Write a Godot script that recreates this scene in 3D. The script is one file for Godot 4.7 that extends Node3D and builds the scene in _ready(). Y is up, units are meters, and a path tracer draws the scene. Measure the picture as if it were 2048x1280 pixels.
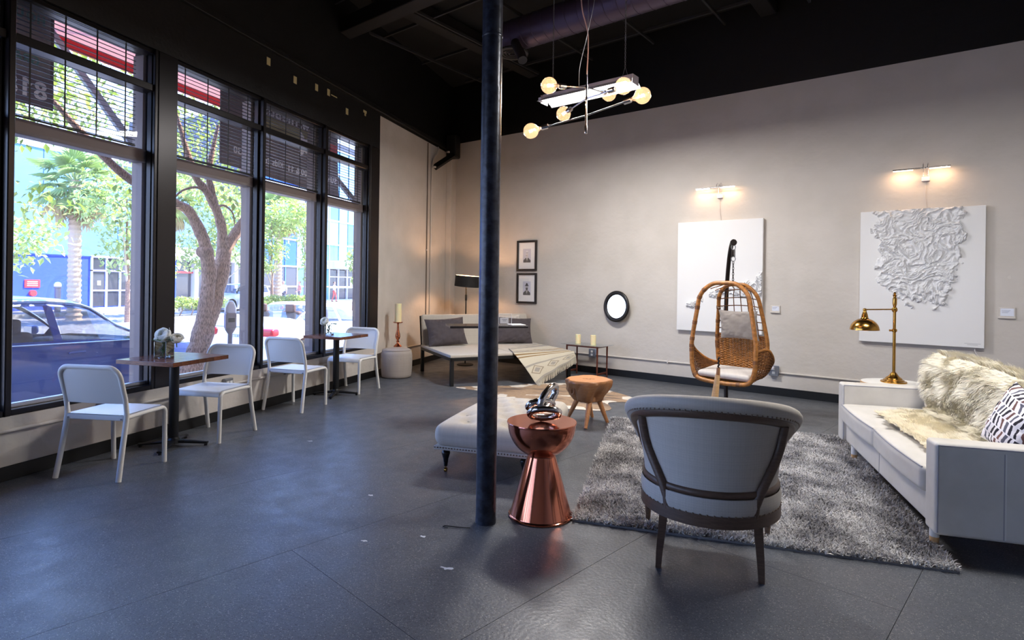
extends Node3D
# A lounge behind a storefront window: camera, light, shell, furniture, street.

const RW_ANGLE := 21.0                        # the long wall is not square to the window wall
const RW_ORIGIN := Vector3(0.25, 0, -8.57)
const CEILING := 5.25
const STREET := -0.5
const PAVEMENT := -0.3

var names := {}
var M := {}
var T := {}

# ---------------------------------------------------------------- geometry helper
class G:
	var v := PackedVector3Array()
	var uv := PackedVector2Array()
	var col := PackedColorArray()
	var x := Transform3D()
	var cc := Color.WHITE
	var colored := false

	func tri(a: Vector3, b: Vector3, c: Vector3, ua := Vector2.ZERO, ub := Vector2.ZERO, uc := Vector2.ZERO) -> void:
		v.append(x * a); v.append(x * c); v.append(x * b)
		uv.append(ua); uv.append(uc); uv.append(ub)
		if colored:
			col.append(cc); col.append(cc); col.append(cc)

	func quad(a: Vector3, b: Vector3, c: Vector3, d: Vector3, ua := Vector2(0, 1), ub := Vector2(1, 1), uc := Vector2(1, 0), ud := Vector2(0, 0)) -> void:
		tri(a, b, c, ua, ub, uc)
		tri(a, c, d, ua, uc, ud)

	# a chamfered box
	func box(c: Vector3, s: Vector3, b := 0.004) -> G:
		var h := s / 2.0
		b = minf(b, minf(h.x, minf(h.y, h.z)) * 0.6)
		var i := h - Vector3(b, b, b)
		var axes := [Vector3(1, 0, 0), Vector3(0, 1, 0), Vector3(0, 0, 1)]
		for k in 3:
			var n: Vector3 = axes[k]
			var u: Vector3 = axes[(k + 1) % 3]
			var w: Vector3 = axes[(k + 2) % 3]
			for sg in [-1.0, 1.0]:
				var o: Vector3 = c + n * h[k] * sg
				var pu: Vector3 = u * i[(k + 1) % 3] * sg
				var pw: Vector3 = w * i[(k + 2) % 3]
				quad(o - pu - pw, o + pu - pw, o + pu + pw, o - pu + pw)
		for k in 3:
			var n: Vector3 = axes[k]
			var ku := (k + 1) % 3
			var kw := (k + 2) % 3
			for su in [-1.0, 1.0]:
				for sw in [-1.0, 1.0]:
					var p1: Vector3 = c + axes[ku] * h[ku] * su + axes[kw] * i[kw] * sw
					var p2: Vector3 = c + axes[ku] * i[ku] * su + axes[kw] * h[kw] * sw
					var l: Vector3 = n * i[k] * su * sw
					quad(p1 - l, p2 - l, p2 + l, p1 + l)
		for sx in [-1.0, 1.0]:
			for sy in [-1.0, 1.0]:
				for sz in [-1.0, 1.0]:
					var q := Vector3(sx, sy, sz)
					var px: Vector3 = c + Vector3(h.x, i.y, i.z) * q
					var py: Vector3 = c + Vector3(i.x, h.y, i.z) * q
					var pz: Vector3 = c + Vector3(i.x, i.y, h.z) * q
					if sx * sy * sz > 0: tri(px, py, pz)
					else: tri(px, pz, py)
		return self

	# box between two corners
	func span(a: Vector3, b: Vector3, bevel := 0.004) -> G:
		return box((a + b) / 2.0, (b - a).abs(), bevel)

	# surface through rows of points; d/dcolumn x d/drow points outwards
	func grid(rows: Array, wrap := false, flip := false) -> G:
		var m := rows.size()
		for i in m - 1:
			var r0: PackedVector3Array = rows[i]
			var r1: PackedVector3Array = rows[i + 1]
			var n := r0.size()
			var last := n if wrap else n - 1
			for j in last:
				var j2 := (j + 1) % n
				var u0 := float(j) / last
				var u1 := float(j + 1) / last
				var v0 := float(i) / (m - 1)
				var v1 := float(i + 1) / (m - 1)
				if flip:
					quad(r0[j2], r0[j], r1[j], r1[j2], Vector2(u1, v0), Vector2(u0, v0), Vector2(u0, v1), Vector2(u1, v1))
				else:
					quad(r0[j], r0[j2], r1[j2], r1[j], Vector2(u0, v0), Vector2(u1, v0), Vector2(u1, v1), Vector2(u0, v1))
		return self

	func fan(ring: PackedVector3Array, flip := false) -> void:
		var c := Vector3.ZERO
		for p in ring: c += p
		c /= ring.size()
		for j in ring.size():
			var a := ring[j]
			var b := ring[(j + 1) % ring.size()]
			if flip: tri(c, b, a, Vector2(.5, .5), Vector2(.5, 0), Vector2(0, .5))
			else: tri(c, a, b, Vector2(.5, .5), Vector2(.5, 0), Vector2(0, .5))

	# a round or flattened tube through points; r is a number or one radius for each point; wide/flat stretch the section
	func tube(pts: Array, r, sides := 10, closed := false, caps := true, flat := Vector2.ONE, upward := Vector3.UP) -> G:
		var n := pts.size()
		var rows := []
		var e1 := Vector3.ZERO
		for i in n:
			var a: Vector3 = pts[(i - 1 + n) % n] if closed or i > 0 else pts[0]
			var b: Vector3 = pts[(i + 1) % n] if closed or i < n - 1 else pts[n - 1]
			var t := (b - a).normalized()
			if e1 == Vector3.ZERO:
				var ref := upward if absf(t.dot(upward)) < 0.95 else Vector3(1, 0, 0.1).normalized()
				e1 = (ref - t * ref.dot(t)).normalized()
			else:
				e1 = (e1 - t * e1.dot(t)).normalized()
			var e2 := t.cross(e1)
			var rad: float = r[i] if r is Array or r is PackedFloat32Array else r
			var ring := PackedVector3Array()
			for k in sides:
				var f := TAU * k / sides
				ring.append(pts[i] + (e1 * cos(f) * flat.x + e2 * sin(f) * flat.y) * rad)
			rows.append(ring)
		if closed: rows.append(rows[0])
		grid(rows, true)
		if caps and not closed:
			fan(rows[0], true)
			fan(rows[n - 1], false)
		return self

	# profile of (radius, height), bottom to top along the outside
	func lathe(prof: Array, segs := 24, at := Vector3.ZERO) -> G:
		var rows := []
		for p in prof:
			var ring := PackedVector3Array()
			for k in segs:
				var f := TAU * k / segs
				ring.append(at + Vector3(p.x * cos(f), p.y, -p.x * sin(f)))
			rows.append(ring)
		return grid(rows, true)

	# a 2D outline (counterclockwise) in x/y pushed along z
	func slab(poly: PackedVector2Array, z0: float, z1: float) -> G:
		if not Geometry2D.is_polygon_clockwise(poly):
			pass
		else:
			var rev := poly.duplicate(); rev.reverse(); poly = rev
		var idx := Geometry2D.triangulate_polygon(poly)
		var lo := poly[0]; var hi := poly[0]
		for p in poly:
			lo = lo.min(p); hi = hi.max(p)
		var sz := (hi - lo).max(Vector2(1e-5, 1e-5))
		for k in range(0, idx.size(), 3):
			var a := poly[idx[k]]; var b := poly[idx[k + 1]]; var c := poly[idx[k + 2]]
			if (b - a).cross(c - a) < 0:
				var t := b; b = c; c = t
			var ua := (a - lo) / sz; var ub := (b - lo) / sz; var uc := (c - lo) / sz
			ua.y = 1 - ua.y; ub.y = 1 - ub.y; uc.y = 1 - uc.y
			tri(Vector3(a.x, a.y, z1), Vector3(b.x, b.y, z1), Vector3(c.x, c.y, z1), ua, ub, uc)
			tri(Vector3(a.x, a.y, z0), Vector3(c.x, c.y, z0), Vector3(b.x, b.y, z0), ua, uc, ub)
		for k in poly.size():
			var a := poly[k]; var b := poly[(k + 1) % poly.size()]
			quad(Vector3(a.x, a.y, z0), Vector3(b.x, b.y, z0), Vector3(b.x, b.y, z1), Vector3(a.x, a.y, z1))
		return self

	# a box with round edges
	func soft(c: Vector3, s: Vector3, r: float, n := 4, mid := 6) -> G:
		var h := s / 2.0
		r = minf(r, minf(h.x, minf(h.y, h.z)) * 0.98)
		var inner := h - Vector3(r, r, r)
		var lines := []
		for k in 3:
			var l := []
			for j in n + 1: l.append(-h[k] + r * float(j) / n)
			for j in range(1, mid): l.append(-inner[k] + 2 * inner[k] * j / mid)
			for j in n + 1: l.append(inner[k] + r * float(j) / n)
			lines.append(l)
		for k in 3:
			var ku := (k + 1) % 3
			var kw := (k + 2) % 3
			for sg in [-1.0, 1.0]:
				var rows := []
				for w in lines[kw]:
					var row := PackedVector3Array()
					for u in lines[ku]:
						var p := Vector3.ZERO
						p[k] = h[k] * sg; p[ku] = u; p[kw] = w
						var q := p.clamp(-inner, inner)
						var o := (p - q)
						var t := q + (o.normalized() * r if o.length() > 1e-6 else Vector3.ZERO)
						row.append(c + t)
					rows.append(row)
				grid(rows, false, sg < 0)
		return self

	func mesh(crease := 40.0) -> ArrayMesh:
		var n := v.size()
		var nt := n / 3
		var fn := PackedVector3Array(); fn.resize(nt)
		var un := PackedVector3Array(); un.resize(nt)
		var at := {}
		var ids := PackedInt32Array(); ids.resize(n)
		var lists := []
		for t in nt:
			var a := v[t * 3]; var b := v[t * 3 + 1]; var c := v[t * 3 + 2]
			var f := (c - a).cross(b - a)
			fn[t] = f
			un[t] = f.normalized()
			for k in 3:
				var key := Vector3i((v[t * 3 + k] * 20000.0).round())
				var id = at.get(key, -1)
				if id < 0:
					id = lists.size()
					at[key] = id
					lists.append(PackedInt32Array())
				ids[t * 3 + k] = id
				lists[id].append(t)
		var nn := PackedVector3Array(); nn.resize(n)
		var lim := cos(deg_to_rad(crease))
		for t in nt:
			var u := un[t]
			for k in 3:
				var s := Vector3.ZERO
				for o in lists[ids[t * 3 + k]]:
					if un[o].dot(u) >= lim: s += fn[o]
				nn[t * 3 + k] = s.normalized() if s.length() > 1e-12 else u
		var arr := []
		arr.resize(Mesh.ARRAY_MAX)
		arr[Mesh.ARRAY_VERTEX] = v
		arr[Mesh.ARRAY_NORMAL] = nn
		arr[Mesh.ARRAY_TEX_UV] = uv
		if colored: arr[Mesh.ARRAY_COLOR] = col
		var m := ArrayMesh.new()
		if n > 0: m.add_surface_from_arrays(Mesh.PRIMITIVE_TRIANGLES, arr)
		return m

# ---------------------------------------------------------------- nodes
func numbered(called: String) -> String:
	var k: int = names.get(called, 0)
	names[called] = k + 1
	return called if k == 0 else "%s_%03d" % [called, k]

func put(called: String, mesh: Mesh, m: Material, parent: Node = self, at := Transform3D()) -> MeshInstance3D:
	var o := MeshInstance3D.new()
	o.name = numbered(called) if parent == self else called
	o.mesh = mesh
	o.material_override = m
	o.transform = at
	parent.add_child(o, true)
	return o

func obj(called: String, g: G, m: Material, parent: Node = self, crease := 40.0) -> MeshInstance3D:
	return put(called, g.mesh(crease), m, parent)

func tag(o: Node, label: String, category: String, group := "") -> Node:
	o.set_meta("label", label)
	o.set_meta("category", category)
	if group: o.set_meta("group", group)
	return o

func struct(o: Node) -> Node:
	o.set_meta("kind", "structure")
	return o

func thing(called: String, label: String, category: String, at := Vector3.ZERO, turn := 0.0, group := "") -> Node3D:
	var o := Node3D.new()
	o.name = numbered(called)
	add_child(o)
	o.position = at
	o.rotation_degrees.y = turn
	tag(o, label, category, group)
	return o

func copy(src: Node3D, called: String, label: String, at: Vector3, turn: float) -> Node3D:
	var o: Node3D = src.duplicate()
	o.name = numbered(called)
	add_child(o)
	o.position = at
	o.rotation_degrees.y = turn
	o.set_meta("label", label)
	return o

func scatter(called: String, mesh: Mesh, m: Material, where: Array, colors: Array, parent: Node) -> MultiMeshInstance3D:
	var mm := MultiMesh.new()
	mm.transform_format = MultiMesh.TRANSFORM_3D
	mm.use_colors = colors.size() > 0
	mm.mesh = mesh
	mm.instance_count = where.size()
	for i in where.size():
		mm.set_instance_transform(i, where[i])
		if colors.size() > 0: mm.set_instance_color(i, colors[i])
	var o := MultiMeshInstance3D.new()
	o.name = called
	o.multimesh = mm
	o.material_override = m
	o.set_meta("kind", "stuff")
	parent.add_child(o, true)
	return o

# a point on the long wall: s metres along it, y up, off metres into the room
func on_wall(s: float, y: float, off := 0.0) -> Vector3:
	var a := deg_to_rad(RW_ANGLE)
	return RW_ORIGIN + Vector3(cos(a), 0, sin(a)) * s + Vector3(-sin(a), 0, cos(a)) * off + Vector3(0, y, 0)

func smooth_path(pts: Array, per := 6, closed := false) -> Array:
	var out := []
	var n := pts.size()
	var last := n if closed else n - 1
	for i in last:
		var p0: Vector3 = pts[(i - 1 + n) % n] if closed or i > 0 else pts[0]
		var p1: Vector3 = pts[i]
		var p2: Vector3 = pts[(i + 1) % n]
		var p3: Vector3 = pts[(i + 2) % n] if closed or i + 2 < n else pts[n - 1]
		for k in per:
			var t := float(k) / per
			out.append(p1.cubic_interpolate(p2, p0, p3, t))
	if not closed: out.append(pts[n - 1])
	return out

func round_rect(w: float, h: float, r: float, n := 5) -> PackedVector2Array:
	var out := PackedVector2Array()
	for q in 4:
		var c := Vector2(w / 2 - r, h / 2 - r) * Vector2([1, -1, -1, 1][q], [1, 1, -1, -1][q])
		for k in n + 1:
			var f := PI / 2 * (q + float(k) / n)
			out.append(c + Vector2(cos(f), sin(f)) * r)
	return out

func about(p: Vector3, yaw := 0.0, pitch := 0.0, roll := 0.0) -> Transform3D:
	return Transform3D(Basis.from_euler(Vector3(deg_to_rad(pitch), deg_to_rad(yaw), deg_to_rad(roll))), p)

# ---------------------------------------------------------------- materials
func noise_tex(key: String, freq: float, ramp: Array, size := 512, normal := false, octaves := 4, seed_ := 1, kind := FastNoiseLite.TYPE_SIMPLEX_SMOOTH, bump := 4.0) -> Texture2D:
	if T.has(key): return T[key]
	var f := FastNoiseLite.new()
	f.noise_type = kind
	f.seed = seed_
	f.frequency = freq
	f.fractal_octaves = octaves
	var t := NoiseTexture2D.new()
	t.width = size; t.height = size
	t.seamless = true
	t.noise = f
	if normal:
		t.as_normal_map = true
		t.bump_strength = bump
	elif ramp.size() > 0:
		var g := Gradient.new()
		var off := PackedFloat32Array(); var cs := PackedColorArray()
		for r in ramp:
			off.append(r[0]); cs.append(r[1])
		g.offsets = off; g.colors = cs
		t.color_ramp = g
	T[key] = t
	return t

func rgb(r: float, g: float, b: float) -> Color:
	return Color(r / 255.0, g / 255.0, b / 255.0)

func mat(key: String, c: Color, rough := 0.6, metal := 0.0, more := {}) -> StandardMaterial3D:
	var m := StandardMaterial3D.new()
	m.resource_name = key
	m.albedo_color = c
	m.roughness = rough
	m.metallic = metal
	for k in more: m.set(k, more[k])
	M[key] = m
	return m

func tri_tex(m: StandardMaterial3D, scale: float, albedo: Texture2D = null, normal: Texture2D = null, depth := 1.0, rough_tex: Texture2D = null) -> StandardMaterial3D:
	m.uv1_triplanar = true
	m.uv1_world_triplanar = true
	m.uv1_scale = Vector3.ONE * scale
	if albedo: m.albedo_texture = albedo
	if normal:
		m.normal_enabled = true
		m.normal_texture = normal
		m.normal_scale = depth
	if rough_tex: m.roughness_texture = rough_tex
	return m

func _ready() -> void:
	# --- camera: level, lens shifted down, a small roll
	var f := 1150.0 / 640.0
	var cam := Camera3D.new()
	cam.name = "camera"
	cam.projection = Camera3D.PROJECTION_FRUSTUM
	cam.near = 0.05
	cam.far = 400.0
	cam.size = 2.0 * cam.near / f
	cam.frustum_offset = Vector2(0, -70.0 / 1150.0 * cam.near)
	cam.position = Vector3(0, 1.4, 0)
	cam.rotation_degrees = Vector3(0, 17.3, 0.8)
	add_child(cam)
	# --- sky
	var sky := ProceduralSkyMaterial.new()
	sky.sky_top_color = rgb(98, 146, 238)
	sky.sky_horizon_color = rgb(206, 226, 255)
	sky.sky_curve = 0.2
	sky.ground_bottom_color = rgb(150, 150, 150)
	sky.ground_horizon_color = rgb(215, 220, 228)
	sky.sun_angle_max = 0.0
	var env := Environment.new()
	env.background_mode = Environment.BG_SKY
	env.sky = Sky.new()
	env.sky.sky_material = sky
	env.background_energy_multiplier = 3.7
	env.tonemap_mode = Environment.TONE_MAPPER_LINEAR
	env.tonemap_exposure = 2.05
	env.sdfgi_enabled = true
	env.ssao_enabled = true
	env.ssil_enabled = true
	var we := WorldEnvironment.new()
	we.name = "world_environment"
	we.environment = env
	add_child(we)
	# --- sun: high, from over our own roof and along the street, so none falls through the glass
	var sun := DirectionalLight3D.new()
	sun.name = "sun"
	sun.light_color = rgb(255, 246, 232)
	sun.light_energy = 3.4
	sun.light_angular_distance = 0.53
	sun.shadow_enabled = true
	add_child(sun)
	sun.look_at_from_position(Vector3(0.36, 0.8, -0.48) * 10.0, Vector3.ZERO, Vector3.UP)

	make_materials()
	build_shell()
	build_windows()
	build_ceiling()
	build_wall_fittings()
	build_lamps()
	build_cafe()
	build_corner()
	build_lounge()
	build_art()
	build_small_things()
	build_street()
	build_outside_trees()
	build_buildings()

func make_materials() -> void:
	var grain := noise_tex("fine_n", 0.05, [], 512, true, 5, 3, FastNoiseLite.TYPE_SIMPLEX_SMOOTH, 2.0)
	var mottled := noise_tex("mottle", 0.006, [[0.25, Color(.965, .965, .96)], [0.75, Color(1, 1, 1)]], 512, false, 5, 5)
	var patchy := noise_tex("patchy", 0.012, [[0.2, Color(.72, .72, .72)], [0.8, Color(1, 1, 1)]], 512, false, 5, 8)
	var weave := Image.create(128, 128, false, Image.FORMAT_RGB8)
	var weave_h := Image.create(128, 128, false, Image.FORMAT_RGB8)
	var rng := RandomNumberGenerator.new()
	rng.seed = 11
	var tw := []
	for k in 128: tw.append(rng.randf_range(0.86, 1.0))
	for y in 128:
		for x in 128:
			var over := ((x / 2) + (y / 2)) % 2 == 0
			var t: float = tw[x] if over else tw[(y + 37) % 128]
			t *= rng.randf_range(0.95, 1.0)
			weave.set_pixel(x, y, Color(t, t, t))
			var hgt := 0.75 if over else 0.35
			weave_h.set_pixel(x, y, Color(hgt, hgt, hgt))
	T.weave = ImageTexture.create_from_image(weave)
	T.weave_h = ImageTexture.create_from_image(weave_h)
	# shell
	tri_tex(mat("beige_wall", rgb(206, 199, 191), 0.75), 0.45, mottled, grain, 0.25)
	tri_tex(mat("black_paint", rgb(11, 11, 12), 0.55), 0.8, patchy, grain, 0.3)
	tri_tex(mat("black_ceiling", rgb(9, 9, 10), 0.8), 0.8, patchy)
	tri_tex(mat("black_rubber", rgb(17, 17, 18), 0.45), 1.0, patchy)
	mat("bronze", rgb(38, 35, 36), 0.32, 0.55)
	mat("brown_frame", rgb(112, 99, 96), 0.55, 0.1)
	mat("alu", rgb(190, 192, 198), 0.35, 0.8)
	mat("window_glass", Color(1, 1, 1, 0.03), 0.0, 0.0, {"transparency": BaseMaterial3D.TRANSPARENCY_ALPHA})
	# the rubber floor: dark grey with pale flecks
	var spk := Image.create(1024, 1024, false, Image.FORMAT_RGB8)
	spk.fill(Color(.56, .57, .6))
	for k in 30000:
		var px := rng.randi() % 1024
		var py := rng.randi() % 1024
		var t := rng.randf()
		var c := Color(1.0, .98, .92) if t < 0.2 else Color(.34, .34, .37) if t < 0.55 else Color(.66, .67, .69)
		var lx := 2 + rng.randi() % 4
		var ly := 1 + rng.randi() % 3
		for a in lx:
			for b in ly: spk.set_pixel((px + a) % 1024, (py + b) % 1024, c)
	T.speckle = ImageTexture.create_from_image(spk)
	var fl := mat("rubber_floor", rgb(148, 151, 154), 0.54)
	tri_tex(fl, 0.9, T.speckle, noise_tex("floor_n", 0.09, [], 512, true, 4, 21, FastNoiseLite.TYPE_SIMPLEX_SMOOTH, 3.0), 0.1)
	fl.roughness_texture = noise_tex("floor_r", 0.01, [[0.2, Color(.62, .62, .62)], [0.8, Color(.8, .8, .8)]], 512, false, 5, 22)
	mat("floor_gap", rgb(30, 30, 31), 0.9)
	# furniture
	mat("white_powder", rgb(232, 231, 226), 0.38)
	mat("black_metal", rgb(26, 27, 29), 0.42, 0.3)
	mat("dark_iron", rgb(38, 30, 28), 0.45, 0.5)
	mat("copper", rgb(226, 140, 110), 0.13, 1.0)
	mat("copper_soft", rgb(205, 125, 92), 0.22, 1.0)
	mat("brass", rgb(196, 148, 72), 0.2, 1.0)
	mat("silver", rgb(214, 208, 204), 0.14, 1.0)
	mat("chrome", rgb(200, 198, 200), 0.16, 1.0)
	mat("steel_grey", rgb(150, 152, 156), 0.4, 0.7)
	mat("conduit", rgb(206, 199, 191), 0.6)
	mat("box_blue", rgb(128, 142, 170), 0.5, 0.2)
	mat("candle", rgb(246, 230, 182), 0.5, 0.0, {"subsurf_scatter_enabled": true, "subsurf_scatter_strength": 0.4})
	mat("clear_glass", Color(1, 1, 1, 0.04), 0.0, 0.0, {"transparency": BaseMaterial3D.TRANSPARENCY_ALPHA})
	mat("smoke_glass", Color(.5, .55, .56, 0.25), 0.02, 0.0, {"transparency": BaseMaterial3D.TRANSPARENCY_ALPHA})
	mat("solid_glass", Color(0.98, 1, 1, 0.0), 0.0, 0.0, {"refraction_enabled": true, "refraction_scale": 0.05, "transparency": BaseMaterial3D.TRANSPARENCY_ALPHA})
	mat("mirror", rgb(236, 238, 240), 0.02, 1.0)
	mat("white_card", rgb(238, 238, 238), 0.6)
	mat("print_ink", rgb(70, 70, 74), 0.6)
	for w in [["linen_grey", 203, 196, 186], ["linen_cream", 214, 206, 194], ["pouf_fabric", 190, 178, 168], ["pillow_grey", 88, 80, 84], ["cushion_white", 222, 214, 206], ["net_pillow", 176, 166, 156]]:
		var m := mat(w[0], rgb(w[1], w[2], w[3]), 0.9, 0.0, {"rim_enabled": true, "rim": 0.25, "rim_tint": 0.6})
		tri_tex(m, 9.0, T.weave)
	tri_tex(mat("white_leather", rgb(208, 204, 197), 0.5), 1.2, mottled, noise_tex("leather_n", 0.03, [], 512, true, 5, 31, FastNoiseLite.TYPE_CELLULAR, 2.0), 0.12)
	mat("leather_seam", rgb(150, 150, 158), 0.7)
	mat("nail", rgb(120, 104, 92), 0.35, 0.7)
	# woods: streaks drawn along one direction
	T.walnut = wood_tex(41, [rgb(96, 58, 40), rgb(140, 88, 60), rgb(70, 42, 30)])
	T.oak = wood_tex(42, [rgb(204, 160, 108), rgb(222, 182, 132), rgb(184, 138, 88)])
	T.dark_oak = wood_tex(43, [rgb(86, 66, 53), rgb(102, 80, 65), rgb(62, 48, 39)])
	T.teak = wood_tex(44, [rgb(196, 132, 80), rgb(214, 154, 102), rgb(160, 98, 56)])
	for w in [["walnut_a", "walnut", 1.0], ["walnut_b", "walnut", 0.8], ["walnut_c", "walnut", 1.2], ["oak", "oak", 1.0], ["dark_oak", "dark_oak", 1.0], ["teak", "teak", 1.0], ["teak_edge", "teak", 0.78]]:
		var m := mat(w[0], Color(w[2], w[2], w[2]) if w[2] <= 1.0 else Color(1, 1, 1), 0.42)
		m.albedo_texture = T[w[1]]
		m.uv1_triplanar = true
		m.uv1_scale = Vector3(1.3, 1.3, 1.3)
	M.walnut_a.roughness = 0.2; M.walnut_b.roughness = 0.2; M.walnut_c.roughness = 0.22
	M.walnut_c.albedo_color = Color(1.0, 0.97, 0.95)
	M.walnut_a.albedo_color = Color(0.9, 0.84, 0.84)
	mat("turned_black", rgb(20, 19, 20), 0.25)
	tri_tex(mat("rattan", rgb(190, 126, 60), 0.4), 3.0, patchy)
	tri_tex(mat("rattan_dark", rgb(140, 90, 46), 0.5), 3.0, patchy)
	mat("mahogany", rgb(92, 44, 28), 0.35)
	mat("petal", rgb(250, 249, 245), 0.6, 0.0, {"backlight_enabled": true, "backlight": Color(.8, .8, .76)})
	mat("leaf", rgb(70, 98, 44), 0.5, 0.0, {"backlight_enabled": true, "backlight": Color(.2, .3, .1)})
	mat("stem", rgb(72, 92, 48), 0.6)
	# lamps
	mat("tube_glow", rgb(255, 255, 255), 0.4, 0.0, {"emission_enabled": true, "emission": rgb(255, 253, 244), "emission_energy_multiplier": 14.0})
	mat("filament", rgb(255, 210, 150), 0.4, 0.0, {"emission_enabled": true, "emission": rgb(255, 190, 120), "emission_energy_multiplier": 14.0})
	mat("led_glow", rgb(255, 240, 220), 0.4, 0.0, {"emission_enabled": true, "emission": rgb(255, 222, 186), "emission_energy_multiplier": 3.0})
	mat("reflector", rgb(240, 240, 240), 0.4)
	mat("white_enamel", rgb(214, 210, 220), 0.4)
	mat("lamp_black", rgb(20, 18, 17), 0.7)
	mat("shade_inside", rgb(230, 214, 190), 0.7)
	mat("cord_white", rgb(206, 200, 196), 0.6)
	mat("cord_black", rgb(22, 22, 22), 0.6)

func wood_tex(seed_: int, cs: Array) -> ImageTexture:
	var n := FastNoiseLite.new()
	n.seed = seed_
	n.frequency = 0.02
	n.fractal_octaves = 4
	var im := Image.create(512, 512, false, Image.FORMAT_RGB8)
	for y in 512:
		for x in 512:
			var a := n.get_noise_2d(x * 0.35, y * 5.0) * 0.5 + 0.5
			var b := n.get_noise_2d(x * 1.2 + 900.0, y * 24.0) * 0.5 + 0.5
			var c: Color = cs[0].lerp(cs[1], clampf((a - 0.3) * 2.2, 0, 1)).lerp(cs[2], clampf((b - 0.52) * 3.0, 0, 0.7))
			im.set_pixel(x, y, c)
	return ImageTexture.create_from_image(im)

# ---------------------------------------------------------------- the room itself
func build_shell() -> void:
	var room := PackedVector2Array([Vector2(-4.5, -10.393), Vector2(5.0, -6.747), Vector2(5.0, 6.4), Vector2(-4.5, 6.4)])
	# floor: a slab with rubber rolls four feet wide laid on it
	var fl := struct(obj("floor", G.new().span(Vector3(-4.75, -0.46, -11), Vector3(5.3, -0.007, 6.7), 0.0), M.floor_gap)) as Node3D
	var d := Vector2(0.449, -0.8935)
	var n := Vector2(0.8935, 0.449)
	var cuts := {-5: [], -4: [], -3: [-1.2], -2: [3.4], -1: [-2.6, 6.4], 0: [1.375, 6.0], 1: [3.0], 2: [1.2]}
	var edge := -2.900
	for k in range(-6, 8):
		var lo := edge + k * 1.197
		var ends: Array = [-9.0] + cuts.get(k, []) + [14.0]
		for e in ends.size() - 1:
			var a: float = ends[e] + 0.0012
			var b: float = ends[e + 1] - 0.0012
			var strip := PackedVector2Array([n * (lo + 0.0012) + d * a, n * (lo + 1.1958) + d * a, n * (lo + 1.1958) + d * b, n * (lo + 0.0012) + d * b])
			for piece in Geometry2D.intersect_polygons(strip, room):
				var g := G.new()
				g.x = Transform3D(Basis(Vector3(1, 0, 0), Vector3(0, 0, 1), Vector3(0, 1, 0)), Vector3.ZERO)
				g.slab(piece, -0.007, 0.0)
				obj("rubber_mat", flipped(g), M.rubber_floor, fl, 20.0)
	# long wall, beige up to the paint line, black above
	var wr := struct(slanted_wall("wall_right", -5.2, 5.2, -0.46, 4.126, 4.045, M.beige_wall)) as Node3D
	var up := G.new()
	up.x = Transform3D(Basis(Vector3.UP, deg_to_rad(-RW_ANGLE)), RW_ORIGIN)
	up.slab(PackedVector2Array([Vector2(-5.2, 4.131), Vector2(5.2, 4.041), Vector2(5.2, CEILING), Vector2(-5.2, CEILING)]), -0.25, 0.0)
	obj("upper_wall_band", up, M.black_paint, wr)
	# black baseboards
	var bb := G.new()
	bb.x = up.x
	bb.box(Vector3(0, 0.052, 0.006), Vector3(10.1, 0.104, 0.012), 0.003)
	struct(obj("baseboard_right", bb, M.black_rubber))
	struct(obj("baseboard_left", G.new().span(Vector3(-4.5, 0, -10.39), Vector3(-4.488, 0.1, 6.4), 0.003), M.black_rubber))
	# window wall: low parapet, black header, and the solid beige end
	var wl := struct(obj("wall_left", G.new().span(Vector3(-4.78, -0.46, -7.665), Vector3(-4.5, 0.44, 6.7), 0.0), M.beige_wall)) as Node3D
	obj("header", G.new().span(Vector3(-4.78, 3.42, -7.665), Vector3(-4.5, CEILING, 6.7), 0.0), M.black_paint, wl)
	obj("end_wall", G.new().span(Vector3(-4.78, -0.46, -10.7), Vector3(-4.5, 3.92, -7.665), 0.0), M.beige_wall, wl)
	obj("upper_end_wall", G.new().span(Vector3(-4.78, 3.92, -10.7), Vector3(-4.5, CEILING, -7.665), 0.0), M.black_paint, wl)
	obj("ledge", G.new().span(Vector3(-4.5, 3.955, -10.2), Vector3(-4.45, 4.02, 6.4), 0.004), M.black_paint, wl)
	# a narrow boxed chase in the corner, with patched holes in the plaster
	var ch := G.new()
	ch.span(Vector3(-4.5, 0, -10.42), Vector3(-4.39, 4.2, -10.12), 0.006)
	struct(obj("trim_corner", ch, M.beige_wall))
	struct(obj("wall_back", G.new().span(Vector3(-4.75, -0.46, 6.4), Vector3(5.3, CEILING, 6.7), 0.0), M.beige_wall))
	struct(obj("wall_side", G.new().span(Vector3(5.0, -0.46, -7.2), Vector3(5.3, CEILING, 6.7), 0.0), M.beige_wall))
	# hollow patches where fixings were pulled out
	for p in [[2.93, -9.98], [2.02, -9.98], [1.03, -9.97]]:
		var g := G.new()
		g.box(Vector3(-4.498, p[0], p[1]), Vector3(0.006, 0.09, 0.05), 0.002)
		g.box(Vector3(-4.495, p[0] + 0.02, p[1] - 0.004), Vector3(0.008, 0.03, 0.018), 0.002)
		var o := obj("plaster_patch", g, M.beige_wall, wl)
		o.position.y = 0.0

func flipped(g: G) -> G:
	for k in range(0, g.v.size(), 3):
		var t := g.v[k + 1]; g.v[k + 1] = g.v[k + 2]; g.v[k + 2] = t
	return g

func slanted_wall(called: String, s0: float, s1: float, y0: float, ya: float, yb: float, m: Material) -> MeshInstance3D:
	var g := G.new()
	g.x = Transform3D(Basis(Vector3.UP, deg_to_rad(-RW_ANGLE)), RW_ORIGIN)
	g.slab(PackedVector2Array([Vector2(s0, y0), Vector2(s1, y0), Vector2(s1, yb), Vector2(s0, ya)]), -0.25, 0.0)
	return obj(called, g, m)

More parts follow.
